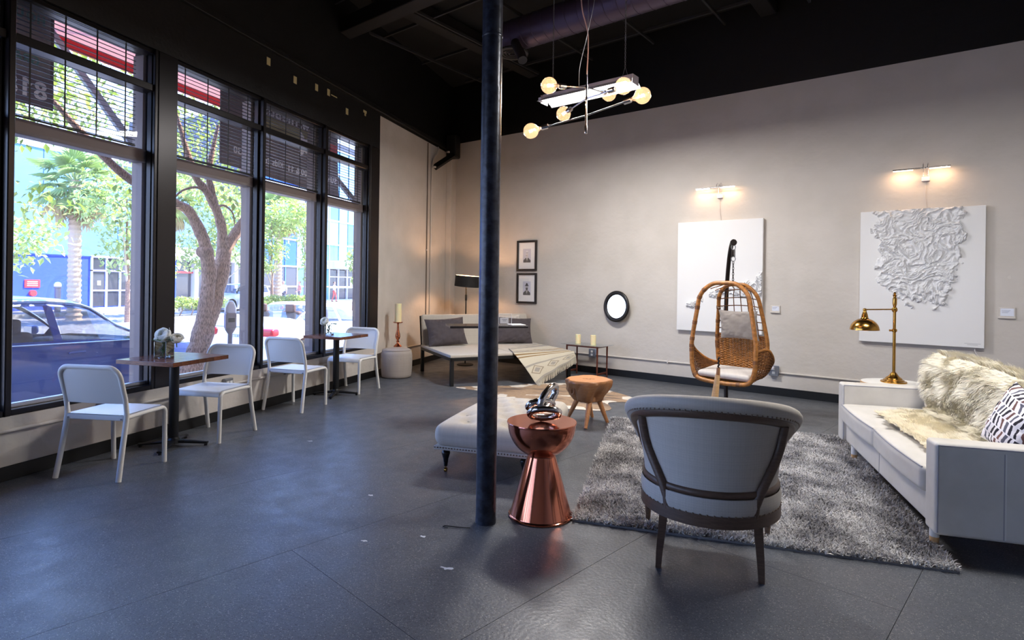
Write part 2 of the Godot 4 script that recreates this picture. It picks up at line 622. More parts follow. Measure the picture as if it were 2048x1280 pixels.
# ---------------------------------------------------------------- storefront windows
func build_windows() -> void:
	# each bay: near edge, far edge; the jamb behind a post is deeper
	var bays := [[-2.785, -3.90], [-4.10, -5.20], [-5.245, -6.33], [-6.384, -7.42], [-1.64, -2.74], [-0.5, -1.595], [0.64, -0.455], [1.78, 0.685], [2.92, 1.825], [4.06, 2.965], [5.2, 4.105]]
	for i in bays.size():
		var z1: float = bays[i][0]
		var z0: float = bays[i][1]
		var w := Node3D.new()
		w.name = "window_%d" % (i + 1)
		add_child(w)
		struct(w)
		var fr := G.new()
		fr.span(Vector3(-4.68, 0.44, z0), Vector3(-4.505, 0.482, z1), 0.004)
		obj("sill_frame", fr, M.bronze, w)
		obj("sill_track", G.new().span(Vector3(-4.62, 0.482, z0), Vector3(-4.575, 0.512, z1), 0.003), M.alu, w)
		obj("transom", G.new().span(Vector3(-4.66, 3.05, z0), Vector3(-4.52, 3.115, z1), 0.006), M.bronze, w)
		obj("outer_rail", G.new().span(Vector3(-4.74, 2.435, z0), Vector3(-4.62, 2.55, z1), 0.006), M.brown_frame, w)
		obj("head_frame", G.new().span(Vector3(-4.66, 3.385, z0), Vector3(-4.53, 3.42, z1), 0.004), M.bronze, w)
		# stepped jambs: bronze inside, brown outside
		for side in [[z0, 1.0], [z1, -1.0]]:
			var z: float = side[0]
			var s: float = side[1]
			obj("jamb", G.new().span(Vector3(-4.60, 0.482, z), Vector3(-4.55, 3.385, z + s * 0.022), 0.003), M.bronze, w)
			obj("outer_jamb", G.new().span(Vector3(-4.76, 0.482, z), Vector3(-4.64, 3.385, z + s * 0.03), 0.003), M.brown_frame, w)
		for gl in [[0.505, 2.46], [2.53, 3.07], [3.10, 3.395]]:
			obj("glass_pane", G.new().span(Vector3(-4.61, gl[0], z0 + 0.01), Vector3(-4.604, gl[1], z1 - 0.01), 0.0), M.window_glass, w)
	# posts between the bays
	var posts := [[-2.74, -2.785, 0.2], [-3.90, -4.10, 0.28], [-5.20, -5.245, 0.2], [-6.33, -6.384, 0.2], [-7.42, -7.665, 0.28], [-1.595, -1.64, 0.2], [-0.455, -0.5, 0.2], [0.685, 0.64, 0.2], [1.825, 1.78, 0.2], [2.965, 2.92, 0.2], [4.105, 4.06, 0.2], [6.4, 5.2, 0.28]]
	for i in posts.size():
		var p: Array = posts[i]
		var g := G.new()
		g.span(Vector3(-4.5 - p[2], 0.44, p[1]), Vector3(-4.495, 3.42, p[0]), 0.006)
		if i == 1 or i == 4:
			g.span(Vector3(-4.53, 0.44, p[0]), Vector3(-4.50, 3.42, p[0] + 0.03), 0.004)
		struct(obj("trim_%d" % (i + 1), g, M.bronze))
	# venetian blinds, drawn up to the top lights; the slats are open
	var blind_labels := ["black venetian blind in the window pane nearest the camera, beside the wide black post", "black venetian blind in the second window, just beyond the wide black post", "black venetian blind in the third window, in front of the dark banner's lettering", "black venetian blind in the window nearest the beige end wall"]
	for i in 4:
		var z1: float = bays[i][0] - 0.03
		var z0: float = bays[i][1] + (0.16 if i == 0 or i == 3 else 0.06)
		var b := thing("venetian_blind", blind_labels[i], "blind", Vector3(-4.572, 2.55, (z0 + z1) / 2), 0, "venetian blinds on the storefront")
		var len := z1 - z0
		var slat := G.new()
		slat.x = Transform3D(Basis(Vector3(0, 0, 1), 0.08), Vector3.ZERO)
		slat.box(Vector3.ZERO, Vector3(0.014, 0.0028, len), 0.0008)
		var sm := slat.mesh()
		for k in 24:
			put("slat", sm, M.black_metal, b, Transform3D(Basis(), Vector3(0, 0.012 + k * 0.0355, 0)))
		put("headrail", G.new().box(Vector3(0, 0.858, 0), Vector3(0.026, 0.03, len), 0.003).mesh(), M.black_metal, b)
		put("bottom_rail", G.new().box(Vector3(0, 0.0, 0), Vector3(0.022, 0.012, len), 0.003).mesh(), M.black_metal, b)
		var tape := G.new().box(Vector3(0.010, 0.43, 0), Vector3(0.0015, 0.85, 0.012), 0.0).mesh()
		var tape_count := 4
		for k in tape_count:
			put("ladder_tape", tape, M.black_metal, b, Transform3D(Basis(), Vector3(0, 0, -len / 2 + len * (k + 0.4) / (tape_count - 0.2))))
	# yellowed paper tabs stuck to the black header
	var tabs := [[3.837, -5.266, "leftmost yellowed paper tab"], [3.786, -5.714, "second yellowed paper tab from the left"], [3.833, -6.121, "third yellowed paper tab from the left"], [3.851, -6.37, "fourth yellowed paper tab from the left, a pale strip beside it"], [3.728, -6.79, "fifth yellowed paper tab from the left, the lowest"], [3.838, -7.24, "torn T-shaped paper scrap nearest the beige end wall"]]
	for k in tabs.size():
		var t: Array = tabs[k]
		var g := G.new()
		if k == 5:
			g.span(Vector3(-4.5, t[0] + 0.0, t[1] - 0.04), Vector3(-4.497, t[0] + 0.035, t[1] + 0.045), 0.0)
			g.span(Vector3(-4.5, t[0] - 0.04, t[1] - 0.02), Vector3(-4.497, t[0], t[1] + 0.012), 0.0)
		else:
			g.span(Vector3(-4.5, t[0] - 0.042, t[1] - 0.028), Vector3(-4.497, t[0] + 0.042, t[1] + 0.028), 0.0)
		if k == 3:
			g.x = about(Vector3(-4.4985, t[0] - 0.01, t[1] - 0.12), 0, 0, 0)
			g.box(Vector3.ZERO, Vector3(0.003, 0.012, 0.13), 0.0)
		tag(obj("paper_tab", g, M.get("tab_paper", mat("tab_paper", rgb(206, 192, 140), 0.8))), t[2] + " on the black header", "paper tab", "paper tabs on the window header")

# ---------------------------------------------------------------- overhead
func wall_frame(s: float, y: float, off: float) -> Transform3D:
	return Transform3D(Basis(Vector3.UP, deg_to_rad(-RW_ANGLE)), on_wall(s, y, off))

func build_ceiling() -> void:
	var ce := struct(obj("ceiling", G.new().span(Vector3(-4.78, CEILING, -11), Vector3(5.3, CEILING + 0.25, 6.7), 0.0), M.black_ceiling)) as Node3D
	# beams along the long wall, and stubs running to it
	for b in [[3.42, 4.83, 0.22, 0.2], [7.6, 4.83, 0.22, 0.2]]:
		var g := G.new()
		g.x = wall_frame(0.0, b[1], b[0])
		g.box(Vector3(0.4, 0, 0), Vector3(9.0, b[3], b[2]), 0.008)
		obj("beam", g, M.get("brown_black", mat("brown_black", rgb(17, 14, 14), 0.7)), ce)
	for s in [0.75, -3.1, 4.0]:
		var g := G.new()
		g.x = wall_frame(s, 5.12, 1.75)
		g.box(Vector3.ZERO, Vector3(0.2, 0.22, 3.4), 0.008)
		obj("beam", g, M.brown_black, ce)
	# a light grid of steel bars under the deck
	var dim := mat("grid_bar", rgb(50, 50, 52), 0.6, 0.2)
	for k in 8:
		var g := G.new()
		g.x = wall_frame(0.2, 5.06, 0.5 + k * 1.05)
		g.box(Vector3.ZERO, Vector3(9.0, 0.04, 0.028), 0.002)
		obj("grid_bar", g, dim, ce)
	for k in 9:
		var g := G.new()
		g.x = wall_frame(-4.0 + k * 1.05, 5.03, 4.2)
		g.box(Vector3.ZERO, Vector3(0.028, 0.04, 8.2), 0.002)
		obj("grid_bar", g, dim, ce)
	# spiral duct
	var du := thing("spiral_duct", "round dark spiral air duct running under the black ceiling", "duct")
	du.transform = wall_frame(0.3, 4.78, 1.98)
	var pts := []
	for k in 41: pts.append(Vector3(-2.55 + k * 0.13, 0, 0))
	mat("duct_metal", rgb(92, 80, 100), 0.42, 0.55)
	obj("barrel", G.new().tube([Vector3(-2.55, 0, 0), Vector3(4.2, 0, 0)], 0.205, 28), M.duct_metal, du)
	for k in 38:
		var ring := []
		for j in 28:
			var a := TAU * j / 28
			ring.append(Vector3(-2.45 + k * 0.175 + 0.08 * j / 28.0, cos(a) * 0.205, sin(a) * 0.205))
		obj("seam", G.new().tube(ring, 0.0055, 4, true), M.duct_metal, du, 60.0)
	# a round diffuser and its bent neck hang from the duct's end
	var df := thing("air_diffuser", "round grey air diffuser with a bent neck hanging under the end of the duct", "vent")
	df.transform = wall_frame(-1.98, 4.5, 2.05)
	var neck := smooth_path([Vector3(0.14, 0.08, 0.12), Vector3(0.2, 0.0, 0.16), Vector3(0.3, -0.14, 0.2), Vector3(0.36, -0.24, 0.24)], 5)
	obj("neck", G.new().tube(neck, 0.06, 14), M.grid_bar, df)
	obj("ring", G.new().lathe([Vector2(0.16, 0.0), Vector2(0.21, 0.0), Vector2(0.215, 0.015), Vector2(0.19, 0.04), Vector2(0.15, 0.05), Vector2(0.16, 0.0)], 32), M.grid_bar, df)
	for k in 3:
		obj("vane", G.new().lathe([Vector2(0.04 + k * 0.04, 0.0), Vector2(0.055 + k * 0.04, 0.0), Vector2(0.045 + k * 0.04, 0.03), Vector2(0.038 + k * 0.04, 0.03), Vector2(0.04 + k * 0.04, 0.0)], 28), M.grid_bar, df)
	# sprinkler drop
	var sp := thing("sprinkler_drop", "small sprinkler head hanging from the dark ceiling right of the pendant cord", "sprinkler")
	sp.position = on_wall(-0.35, 4.62, 2.6)
	obj("pipe", G.new().tube([Vector3(0, 0.05, 0), Vector3(0, 0.63, 0)], 0.012, 8), M.black_metal, sp)
	obj("head", G.new().lathe([Vector2(0.0, -0.03), Vector2(0.03, -0.028), Vector2(0.012, -0.02), Vector2(0.012, 0.02), Vector2(0.02, 0.04), Vector2(0.0, 0.05)], 14), M.steel_grey, sp)
	# the steel column
	var col := mat("column_paint", rgb(60, 64, 76), 0.3, 0.25)
	tri_tex(col, 1.6, noise_tex("scuff", 0.02, [[0.3, Color(.62, .62, .64)], [0.55, Color(.9, .9, .92)], [0.8, Color(1, 1, 1)]], 512, false, 6, 61), noise_tex("col_n", 0.03, [], 512, true, 5, 62, FastNoiseLite.TYPE_SIMPLEX_SMOOTH, 2.0), 0.35)
	var co := thing("steel_column", "dark blue-black round steel column standing in the middle of the room", "column", Vector3(-1.139, 0, -3.2))
	obj("shaft", G.new().lathe([Vector2(0.0615, 0.0), Vector2(0.0615, 0.02), Vector2(0.0595, 0.04), Vector2(0.0595, 2.55), Vector2(0.0598, 2.56), Vector2(0.0595, 2.57), Vector2(0.0595, CEILING)], 32), col, co)
	obj("weld_band", G.new().lathe([Vector2(0.0594, 2.855), Vector2(0.0612, 2.86), Vector2(0.0612, 2.868), Vector2(0.0594, 2.873)], 32), col, co)

# ---------------------------------------------------------------- pipes and boxes on the walls
func build_wall_fittings() -> void:
	# conduit along the long wall
	var c1 := thing("wall_conduit", "thin beige conduit running low along the long wall above the baseboard", "conduit")
	c1.transform = wall_frame(0, 0.303, 0.0)
	obj("pipe", G.new().tube([Vector3(-5.0, 0, 0.012), Vector3(0.80, 0.0, 0.012)], 0.0125, 10), M.conduit, c1)
	obj("pipe", G.new().tube([Vector3(0.94, -0.004, 0.012), Vector3(4.8, -0.01, 0.012)], 0.0125, 10), M.conduit, c1)
	for s in [-3.4, -2.3, -0.6, 2.2]:
		obj("clip", G.new().box(Vector3(s, 0, 0.012), Vector3(0.02, 0.045, 0.028), 0.003), M.conduit, c1)
	for b in [[0.871, "blue-grey outlet box with a white plug on the long wall right of the hanging chair", true], [-1.86, "blue-grey outlet box on the wall behind the glass side table", false]]:
		var o := thing("outlet_box", b[1], "outlet", Vector3.ZERO, 0, "outlet boxes on the walls")
		o.transform = wall_frame(b[0], 0.325, 0.0)
		obj("box", G.new().box(Vector3(0, 0, 0.025), Vector3(0.11, 0.13, 0.05), 0.006), M.box_blue, o)
		obj("cover", G.new().box(Vector3(0, 0, 0.052), Vector3(0.115, 0.135, 0.004), 0.002), M.steel_grey, o)
		obj("socket", G.new().box(Vector3(0, 0.025, 0.055), Vector3(0.036, 0.034, 0.006), 0.003), M.white_card, o)
		obj("socket", G.new().box(Vector3(0, -0.025, 0.055), Vector3(0.036, 0.034, 0.006), 0.003), M.white_card, o)
		if b[2]: obj("plug", G.new().box(Vector3(-0.035, 0.035, 0.075), Vector3(0.1, 0.04, 0.05), 0.006), M.white_enamel, o)
	# conduit below the windows with its boxes
	var c2 := thing("wall_conduit", "thin beige conduit running under the window sill along the low wall", "conduit")
	c2.position = Vector3(-4.5, 0.345, 0)
	obj("pipe", G.new().tube([Vector3(0.014, 0, -10.1), Vector3(0.014, 0, 3.9)], 0.0135, 10), M.conduit, c2)
	for z in [-2.4, -3.3, -4.8, -5.9, -7.1, -8.6]:
		obj("clip", G.new().box(Vector3(0.013, 0, z), Vector3(0.028, 0.045, 0.02), 0.003), M.conduit, c2)
	for b in [[-3.43, "grey outlet box under the sill behind the nearest cafe chair"], [-4.72, "grey outlet box under the sill right of the wide post"], [-5.62, "grey outlet box under the sill behind the third chair"], [-6.98, "grey outlet box with a black plug under the sill beside the farthest chair"]]:
		var o := thing("outlet_box", b[1], "outlet", Vector3(-4.5, 0.37, b[0]), 90, "outlet boxes on the walls")
		obj("box", G.new().box(Vector3(0, 0, 0.022), Vector3(0.11, 0.085, 0.044), 0.006), M.steel_grey, o)
		obj("socket", G.new().box(Vector3(-0.022, 0, 0.046), Vector3(0.034, 0.034, 0.005), 0.003), M.white_card, o)
		obj("socket", G.new().box(Vector3(0.022, 0, 0.046), Vector3(0.034, 0.034, 0.005), 0.003), M.white_card, o)
		if b[0] < -6.9: obj("plug", G.new().soft(Vector3(0.03, 0, 0.07), Vector3(0.045, 0.05, 0.05), 0.012, 2, 2), M.cord_black, o)
	# pipes climbing the corner
	var p1 := thing("corner_pipe", "dark thin vertical pipe on the beige wall left of the corner", "pipe", Vector3(-4.5, 0, -9.29))
	obj("pipe", G.new().tube([Vector3(0.012, 0.42, 0), Vector3(0.012, 3.9, 0)], 0.009, 8), M.get("pipe_brown", mat("pipe_brown", rgb(110, 96, 84), 0.5)), p1)
	obj("clip", G.new().box(Vector3(0.01, 2.0, 0), Vector3(0.024, 0.02, 0.04), 0.002), M.conduit, p1)
	var p2 := thing("corner_cable", "pale cable running up the corner wall and curling under the bracket", "cable", Vector3(-4.494, 0, -9.44))
	var cp := smooth_path([Vector3(0.012, 0.42, 0), Vector3(0.012, 1.8, 0.0), Vector3(0.012, 3.2, 0), Vector3(0.02, 3.6, -0.02), Vector3(0.06, 3.78, -0.13), Vector3(0.05, 3.9, -0.18)], 5)
	obj("cable", G.new().tube(cp, 0.013, 8), M.conduit, p2)
	# a black bracket in the top of the corner
	var br := thing("corner_bracket", "black metal bracket bolted in the upper corner under the ceiling", "bracket", Vector3(-4.4, 3.5, -9.45))
	var bar := G.new()
	bar.tube([Vector3(-0.02, 0.0, 0.0), Vector3(0.1, 0.32, -0.52)], 0.06, 4, false, true, Vector2(1.0, 1.0))
	obj("arm", bar, M.black_paint, br, 20.0)
	obj("housing", G.new().box(Vector3(0.06, 0.5, -0.62), Vector3(0.2, 0.42, 0.24), 0.02), M.black_paint, br)
	obj("bolt", G.new().lathe([Vector2(0, 0), Vector2(0.035, 0.005), Vector2(0.035, 0.03), Vector2(0, 0.035)], 12, Vector3(-0.03, -0.02, 0.02)), M.conduit, br)
	obj("bolt", G.new().lathe([Vector2(0, 0), Vector2(0.03, 0.005), Vector2(0.03, 0.03), Vector2(0, 0.035)], 12, Vector3(0.07, 0.33, -0.36)), M.conduit, br)

# ---------------------------------------------------------------- lamps
func area(called: String, parent: Node, at: Transform3D, size: Vector2, energy: float, c: Color) -> void:
	var l := AreaLight3D.new()
	l.name = called
	l.area_size = size
	l.light_energy = energy
	l.light_color = c
	l.shadow_enabled = true
	l.set("area_range", 20.0)
	l.transform = at
	parent.add_child(l)

func omni(called: String, parent: Node, at: Vector3, energy: float, c: Color, size := 0.02) -> void:
	var l := OmniLight3D.new()
	l.name = called
	l.position = at
	l.light_energy = energy
	l.light_color = c
	l.light_size = size
	l.omni_range = 20.0
	l.omni_attenuation = 2.0
	l.shadow_enabled = true
	parent.add_child(l)

func shop_light(label: String, at: Transform3D, energy: float) -> void:
	var s := thing("shop_light", label, "ceiling light", Vector3.ZERO, 0, "hanging shop lights")
	s.transform = at
	var half := 0.6
	var g := G.new()
	g.slab(PackedVector2Array([Vector2(-0.155, -0.015), Vector2(-0.06, 0.045), Vector2(0.06, 0.045), Vector2(0.155, -0.015), Vector2(0.155, -0.022), Vector2(0.062, 0.036), Vector2(-0.062, 0.036), Vector2(-0.155, -0.022)]), -half, half)
	g.x = Transform3D()
	var refl := obj("reflector", g, M.reflector, s, 20.0)
	refl.rotation_degrees.y = 90
	obj("channel", G.new().box(Vector3(0, 0.065, 0), Vector3(1.2, 0.045, 0.1), 0.004), M.white_enamel, s)
	for sx in [-1, 1]:
		obj("end_plate", G.new().box(Vector3(sx * 0.605, 0.03, 0), Vector3(0.012, 0.1, 0.14), 0.004), M.white_enamel, s)
		obj("end_cap", G.new().box(Vector3(sx * 0.58, 0.01, 0.10), Vector3(0.05, 0.05, 0.05), 0.004), M.white_enamel, s)
		var ch := Node3D.new()
		ch.name = "chain"
		s.add_child(ch, true)
		ch.position = Vector3(sx * 0.48, 0.2, 0)
		obj("hook", G.new().tube([Vector3(-0.035, -0.11, 0), Vector3(0, 0.0, 0)], 0.003, 6).tube([Vector3(0.035, -0.11, 0), Vector3(0, 0.0, 0)], 0.003, 6), M.steel_grey, ch)
		var ring := []
		for k in 10: ring.append(Vector3(cos(TAU * k / 10) * 0.007, sin(TAU * k / 10) * 0.015, 0))
		var lm := G.new().tube(ring, 0.0028, 5, true).mesh(80)
		for k in 58:
			put("link", lm, M.steel_grey, ch, Transform3D(Basis(Vector3.UP, PI / 2 * (k % 2)), Vector3(0, 0.012 + k * 0.0235, 0)))
	for z in [-0.07, 0.07]:
		obj("light_tube", G.new().tube([Vector3(-0.57, 0.012, z), Vector3(0.57, 0.012, z)], 0.019, 12), M.tube_glow, s)
	area("shop_lamp", s, about(Vector3(0, -0.026, 0), 0, -90, 0), Vector2(1.14, 0.28), energy, rgb(254, 251, 249))

func build_lamps() -> void:
	shop_light("white fluorescent shop light hanging on two chains behind the globe pendant", wall_frame(-0.615, 3.62, 2.37), 7.0)
	shop_light("white fluorescent shop light hanging over the seating, out of the picture to the right", wall_frame(2.9, 3.62, 3.6), 5.0)
	# the globe pendant: three crossed arms, six bulbs
	var p := thing("globe_pendant", "brass-stemmed pendant lamp with three crossed arms and six clear globe bulbs", "pendant lamp", Vector3(-0.783, 2.567, -4.365))
	obj("stem", G.new().tube([Vector3(0, 0.02, 0), Vector3(0, 0.45, 0)], 0.0075, 10), M.chrome, p)
	obj("finial", G.new().lathe([Vector2(0.0, -0.002), Vector2(0.012, 0.0), Vector2(0.014, 0.006), Vector2(0.014, 0.055), Vector2(0.01, 0.062), Vector2(0.009, 0.12), Vector2(0.0, 0.125)], 16), M.chrome, p)
	obj("cord", G.new().tube(smooth_path([Vector3(0, 0.45, 0), Vector3(0.005, 0.75, 0.0), Vector3(-0.045, 0.98, 0.01), Vector3(-0.05, 1.3, 0.0), Vector3(-0.04, 2.68, 0)], 6), 0.0045, 6), M.get("cord_pink", mat("cord_pink", rgb(176, 150, 150), 0.6)), p)
	obj("cable", G.new().tube([Vector3(0.004, 0.45, 0), Vector3(0.004, 2.68, 0)], 0.002, 5), M.steel_grey, p)
	obj("hanging_wire", G.new().tube(smooth_path([Vector3(-0.06, 0.36, 0.0), Vector3(-0.055, 0.52, 0), Vector3(0.0, 0.75, 0.01), Vector3(0.06, 1.1, 0), Vector3(0.05, 1.5, 0)], 6), 0.0025, 5), M.steel_grey, p)
	var arms := [[Vector3(-1.226, 2.621, -4.384), Vector3(-0.357, 2.797, -4.288)], [Vector3(-1.022, 2.878, -4.133), Vector3(-0.673, 3.00, -4.80)], [Vector3(-1.039, 2.84, -4.72), Vector3(-0.479, 2.83, -4.145)]]
	for a in arms:
		var e0: Vector3 = a[0] - p.position
		var e1: Vector3 = a[1] - p.position
		var dir := (e1 - e0).normalized()
		var mid := e0 + dir * (-e0).dot(dir)
		mid = Vector3(0, mid.y, 0)
		var arm := obj("arm", G.new().tube([e0 - (e0 - mid).normalized() * 0.13, mid, e1 - (e1 - mid).normalized() * 0.13], 0.006, 8), M.chrome, p)
		obj("joint", G.new().lathe([Vector2(0, -0.014), Vector2(0.013, -0.012), Vector2(0.013, 0.012), Vector2(0, 0.014)], 12, mid), M.chrome, arm)
		for e in [e0, e1]:
			var out: Vector3 = (e - mid).normalized()
			var side := out.cross(Vector3.UP).normalized()
			var b := Node3D.new()
			b.name = "bulb"
			p.add_child(b, true)
			b.transform = Transform3D(Basis(side, out, side.cross(out)), e)
			obj("globe", G.new().lathe(globe_profile(0.0605), 28), M.clear_glass, b)
			obj("socket", G.new().lathe([Vector2(0, -0.145), Vector2(0.02, -0.144), Vector2(0.021, -0.09), Vector2(0.016, -0.085), Vector2(0.013, -0.08), Vector2(0, -0.08)], 16), M.chrome, b)
			var fp := []
			for k in 17: fp.append(Vector3(cos(k * 2.4) * 0.012, -0.012 + 0.026 * sin(k * 0.9), sin(k * 2.4) * 0.012))
			obj("filament_glow", G.new().tube(fp, 0.0016, 4), M.filament, b, 80)
			obj("glass_stem", G.new().tube([Vector3(0, -0.08, 0), Vector3(0, -0.02, 0)], 0.004, 6), M.clear_glass, b)
			omni("bulb_lamp", b, Vector3(0, -0.004, 0), 0.06, rgb(255, 196, 140), 0.012)
	# the black floor lamp in the corner behind the daybed
	var l := thing("floor_lamp", "floor lamp with a tilted black drum shade behind the daybed", "floor lamp", Vector3(-3.73, 0, -9.3))
	obj("base", G.new().lathe([Vector2(0, 0), Vector2(0.14, 0.0), Vector2(0.145, 0.012), Vector2(0.13, 0.022), Vector2(0.02, 0.03), Vector2(0, 0.03)], 28), M.lamp_black, l)
	obj("pole", G.new().tube([Vector3(0, 0.02, 0), Vector3(0, 1.36, 0)], 0.011, 10), M.lamp_black, l)
	obj("switch", G.new().tube([Vector3(0, 1.12, 0), Vector3(0, 1.22, 0)], 0.019, 10), M.lamp_black, l)
	var sh := Node3D.new()
	sh.name = "shade"
	l.add_child(sh)
	sh.transform = about(Vector3(0.02, 1.455, 0), -17, 0, -5)
	obj("drum", G.new().lathe([Vector2(0.214, -0.095), Vector2(0.217, -0.093), Vector2(0.212, 0.093), Vector2(0.209, 0.095)], 36), M.lamp_black, sh)
	obj("lining", flipped(G.new().lathe([Vector2(0.212, -0.0945), Vector2(0.2075, 0.0945)], 36)), M.shade_inside, sh)
	obj("spider", G.new().tube([Vector3(-0.208, 0.06, 0), Vector3(0.208, 0.06, 0)], 0.003, 5).tube([Vector3(0, 0.06, -0.208), Vector3(0, 0.06, 0.208)], 0.003, 5), M.lamp_black, sh)
	obj("light_bulb", G.new().lathe([Vector2(0, -0.035), Vector2(0.022, -0.028), Vector2(0.03, -0.005), Vector2(0.022, 0.02), Vector2(0.012, 0.04), Vector2(0, 0.04)], 16), M.led_glow, sh)
	omni("floor_lamp_light", sh, Vector3(0, 0, 0), 0.26, rgb(255, 200, 152), 0.03)

func globe_profile(r: float) -> Array:
	var out := []
	out.append(Vector2(0.013, -r * 1.42))
	out.append(Vector2(0.0145, -r * 1.2))
	for k in 15:
		var a := lerpf(-PI / 2 + 0.38, PI / 2, k / 14.0)
		out.append(Vector2(maxf(cos(a) * r, 0.0), sin(a) * r))
	return out

# ---------------------------------------------------------------- cafe chairs, tables, roses
func build_cafe() -> void:
	var first := "white metal cafe chair nearest the camera, back towards us, left of the first table"
	var c := thing("cafe_chair", first, "chair", Vector3(-4.04, 0, -3.18), 9.5, "white cafe chairs")
	# local: the sitter looks along -z
	var hw := 0.235
	for s in [-1.0, 1.0]:
		# rear leg: foot swept back, up to the seat
		var rear := smooth_path([Vector3(s * (hw + 0.012), 0.0, 0.236), Vector3(s * (hw + 0.004), 0.2, 0.198), Vector3(s * hw, 0.40, 0.163), Vector3(s * hw, 0.46, 0.158)], 4)
		obj("leg", G.new().tube(rear, 0.019, 12, false, true, Vector2(1.0, 0.85), Vector3.RIGHT), M.white_powder, c)
		# front leg rising and bending back under the seat
		var front := [Vector3(s * 0.218, 0.0, -0.232), Vector3(s * 0.22, 0.2, -0.229), Vector3(s * 0.221, 0.375, -0.227)]
		for k in 7:
			var a := PI / 2 * k / 6.0
			front.append(Vector3(s * 0.222, 0.385 + 0.043 * sin(a), -0.184 - 0.043 * cos(a)))
		front.append(Vector3(s * 0.226, 0.428, 0.0))
		front.append(Vector3(s * 0.232, 0.424, 0.16))
		obj("leg", G.new().tube(front, 0.018, 12, false, true, Vector2(1.0, 0.85), Vector3.RIGHT), M.white_powder, c)
		obj("glide", G.new().lathe([Vector2(0, -0.0), Vector2(0.012, 0.0), Vector2(0.013, 0.006), Vector2(0, 0.008)], 10, Vector3(s * (hw + 0.012), 0, 0.236)), M.steel_grey, c)
		obj("screw", G.new().lathe([Vector2(0, 0), Vector2(0.006, 0.0), Vector2(0.006, 0.004), Vector2(0, 0.005)], 8), M.steel_grey, c).transform = about(Vector3(s * 0.21, 0.418, 0.178), 0, 90, 0)
	# back hoop
	var hoop := [Vector3(-hw, 0.46, 0.158), Vector3(-hw, 0.56, 0.172), Vector3(-hw, 0.70, 0.212)]
	for k in 9:
		var a := PI / 2 * k / 8.0
		hoop.append(Vector3(-hw + 0.075 - 0.075 * cos(a), 0.712 + 0.075 * sin(a), 0.215 + 0.022 * sin(a)))
	for k in 9:
		var a := PI / 2 * k / 8.0
		hoop.append(Vector3(hw - 0.075 + 0.075 * sin(a), 0.712 + 0.075 * cos(a), 0.215 + 0.022 * cos(a)))
	hoop.append_array([Vector3(hw, 0.70, 0.212), Vector3(hw, 0.56, 0.172), Vector3(hw, 0.46, 0.158)])
	obj("back_frame", G.new().tube(hoop, 0.0175, 12, false, true, Vector2(1.0, 0.85), Vector3.RIGHT), M.white_powder, c)
	# back panel: a curved sheet filling the hoop
	var rows_f := []
	var rows_b := []
	for i in 13:
		var t := i / 12.0
		var y := lerpf(0.525, 0.786, t)
		var w := hw - 0.006
		if y > 0.712: w = hw - 0.075 + sqrt(maxf(0.0, 0.0056 - pow(y - 0.712, 2))) - 0.004
		var rf := PackedVector3Array()
		var rb := PackedVector3Array()
		for j in 13:
			var u := j / 6.0 - 1.0
			var bow := 0.012 * (1.0 - u * u)
			var z := lerpf(0.166, 0.232, t) + bow
			rf.append(Vector3(u * w, y, z - 0.003))
			rb.append(Vector3(u * w, y, z + 0.003))
		rows_f.append(rf)
		rows_b.append(rb)
	var bp := G.new()
	bp.grid(rows_f, false, true)
	bp.grid(rows_b)
	bp.grid([rows_b[0], rows_f[0]])
	obj("backrest", bp, M.white_powder, c)
	# seat sheet with a rolled front
	var up := []
	var dn := []
	for i in 17:
		var t := i / 16.0
		var ru := PackedVector3Array()
		var rd := PackedVector3Array()
		for j in 13:
			var u := j / 6.0 - 1.0
			var z := lerpf(0.172, -0.205, minf(t / 0.82, 1.0))
			var y := 0.446 - 0.010 * (1 - u * u) * sin(PI * minf(t / 0.82, 1.0))
			if t > 0.82:
				var a := (t - 0.82) / 0.18 * PI / 2
				z = -0.205 - 0.036 * sin(a)
				y = 0.446 - 0.045 * (1 - cos(a))
			var p := Vector3(u * lerpf(0.228, 0.215, t), y, z)
			ru.append(p)
			rd.append(p - Vector3(0, 0.006, -0.002))
		up.append(ru)
		dn.append(rd)
	var sg := G.new()
	sg.grid(up).grid(dn, false, true)
	sg.grid([up[16], dn[16]])
	obj("seat", sg, M.white_powder, c)
	obj("rear_rail", G.new().box(Vector3(0, 0.423, 0.168), Vector3(0.45, 0.036, 0.012), 0.004), M.white_powder, c)
	copy(c, "cafe_chair", "white metal cafe chair facing us behind the first table, in front of the tree trunk", Vector3(-4.116, 0, -4.19), 187.5)
	copy(c, "cafe_chair", "white metal cafe chair with its back to us at the second table", Vector3(-4.2, 0, -5.43), 0.5)
	copy(c, "cafe_chair", "white metal cafe chair farthest away, beside the round pouf", Vector3(-4.2, 0, -6.56), 182.0)
	cafe_table("square walnut-topped pedestal table between the two nearest white chairs", Vector3(-4.155, 0, -3.79), 1.5, 0.58)
	cafe_table("square walnut-topped pedestal table between the two farther white chairs", Vector3(-4.205, 0, -6.185), -4.0, 0.55)
	# roses
	var v1 := vase("square glass vase with two white roses on the nearer cafe table", Vector3(-4.19, 0.752, -3.72), 12.0, 0.108, 0.138)
	rose(v1, Vector3(-0.005, 0.192, 0.01), 0.07, Vector3(-0.1, 0.5, 0.85), 5)
	rose(v1, Vector3(0.105, 0.168, -0.01), 0.052, Vector3(0.5, 0.75, 0.4), 6)
	var v2 := vase("square glass vase with one white rose on the farther cafe table", Vector3(-4.27, 0.752, -6.12), 15.0, 0.092, 0.12)
	rose(v2, Vector3(-0.055, 0.17, 0.0), 0.058, Vector3(-0.3, 0.5, 0.8), 7)

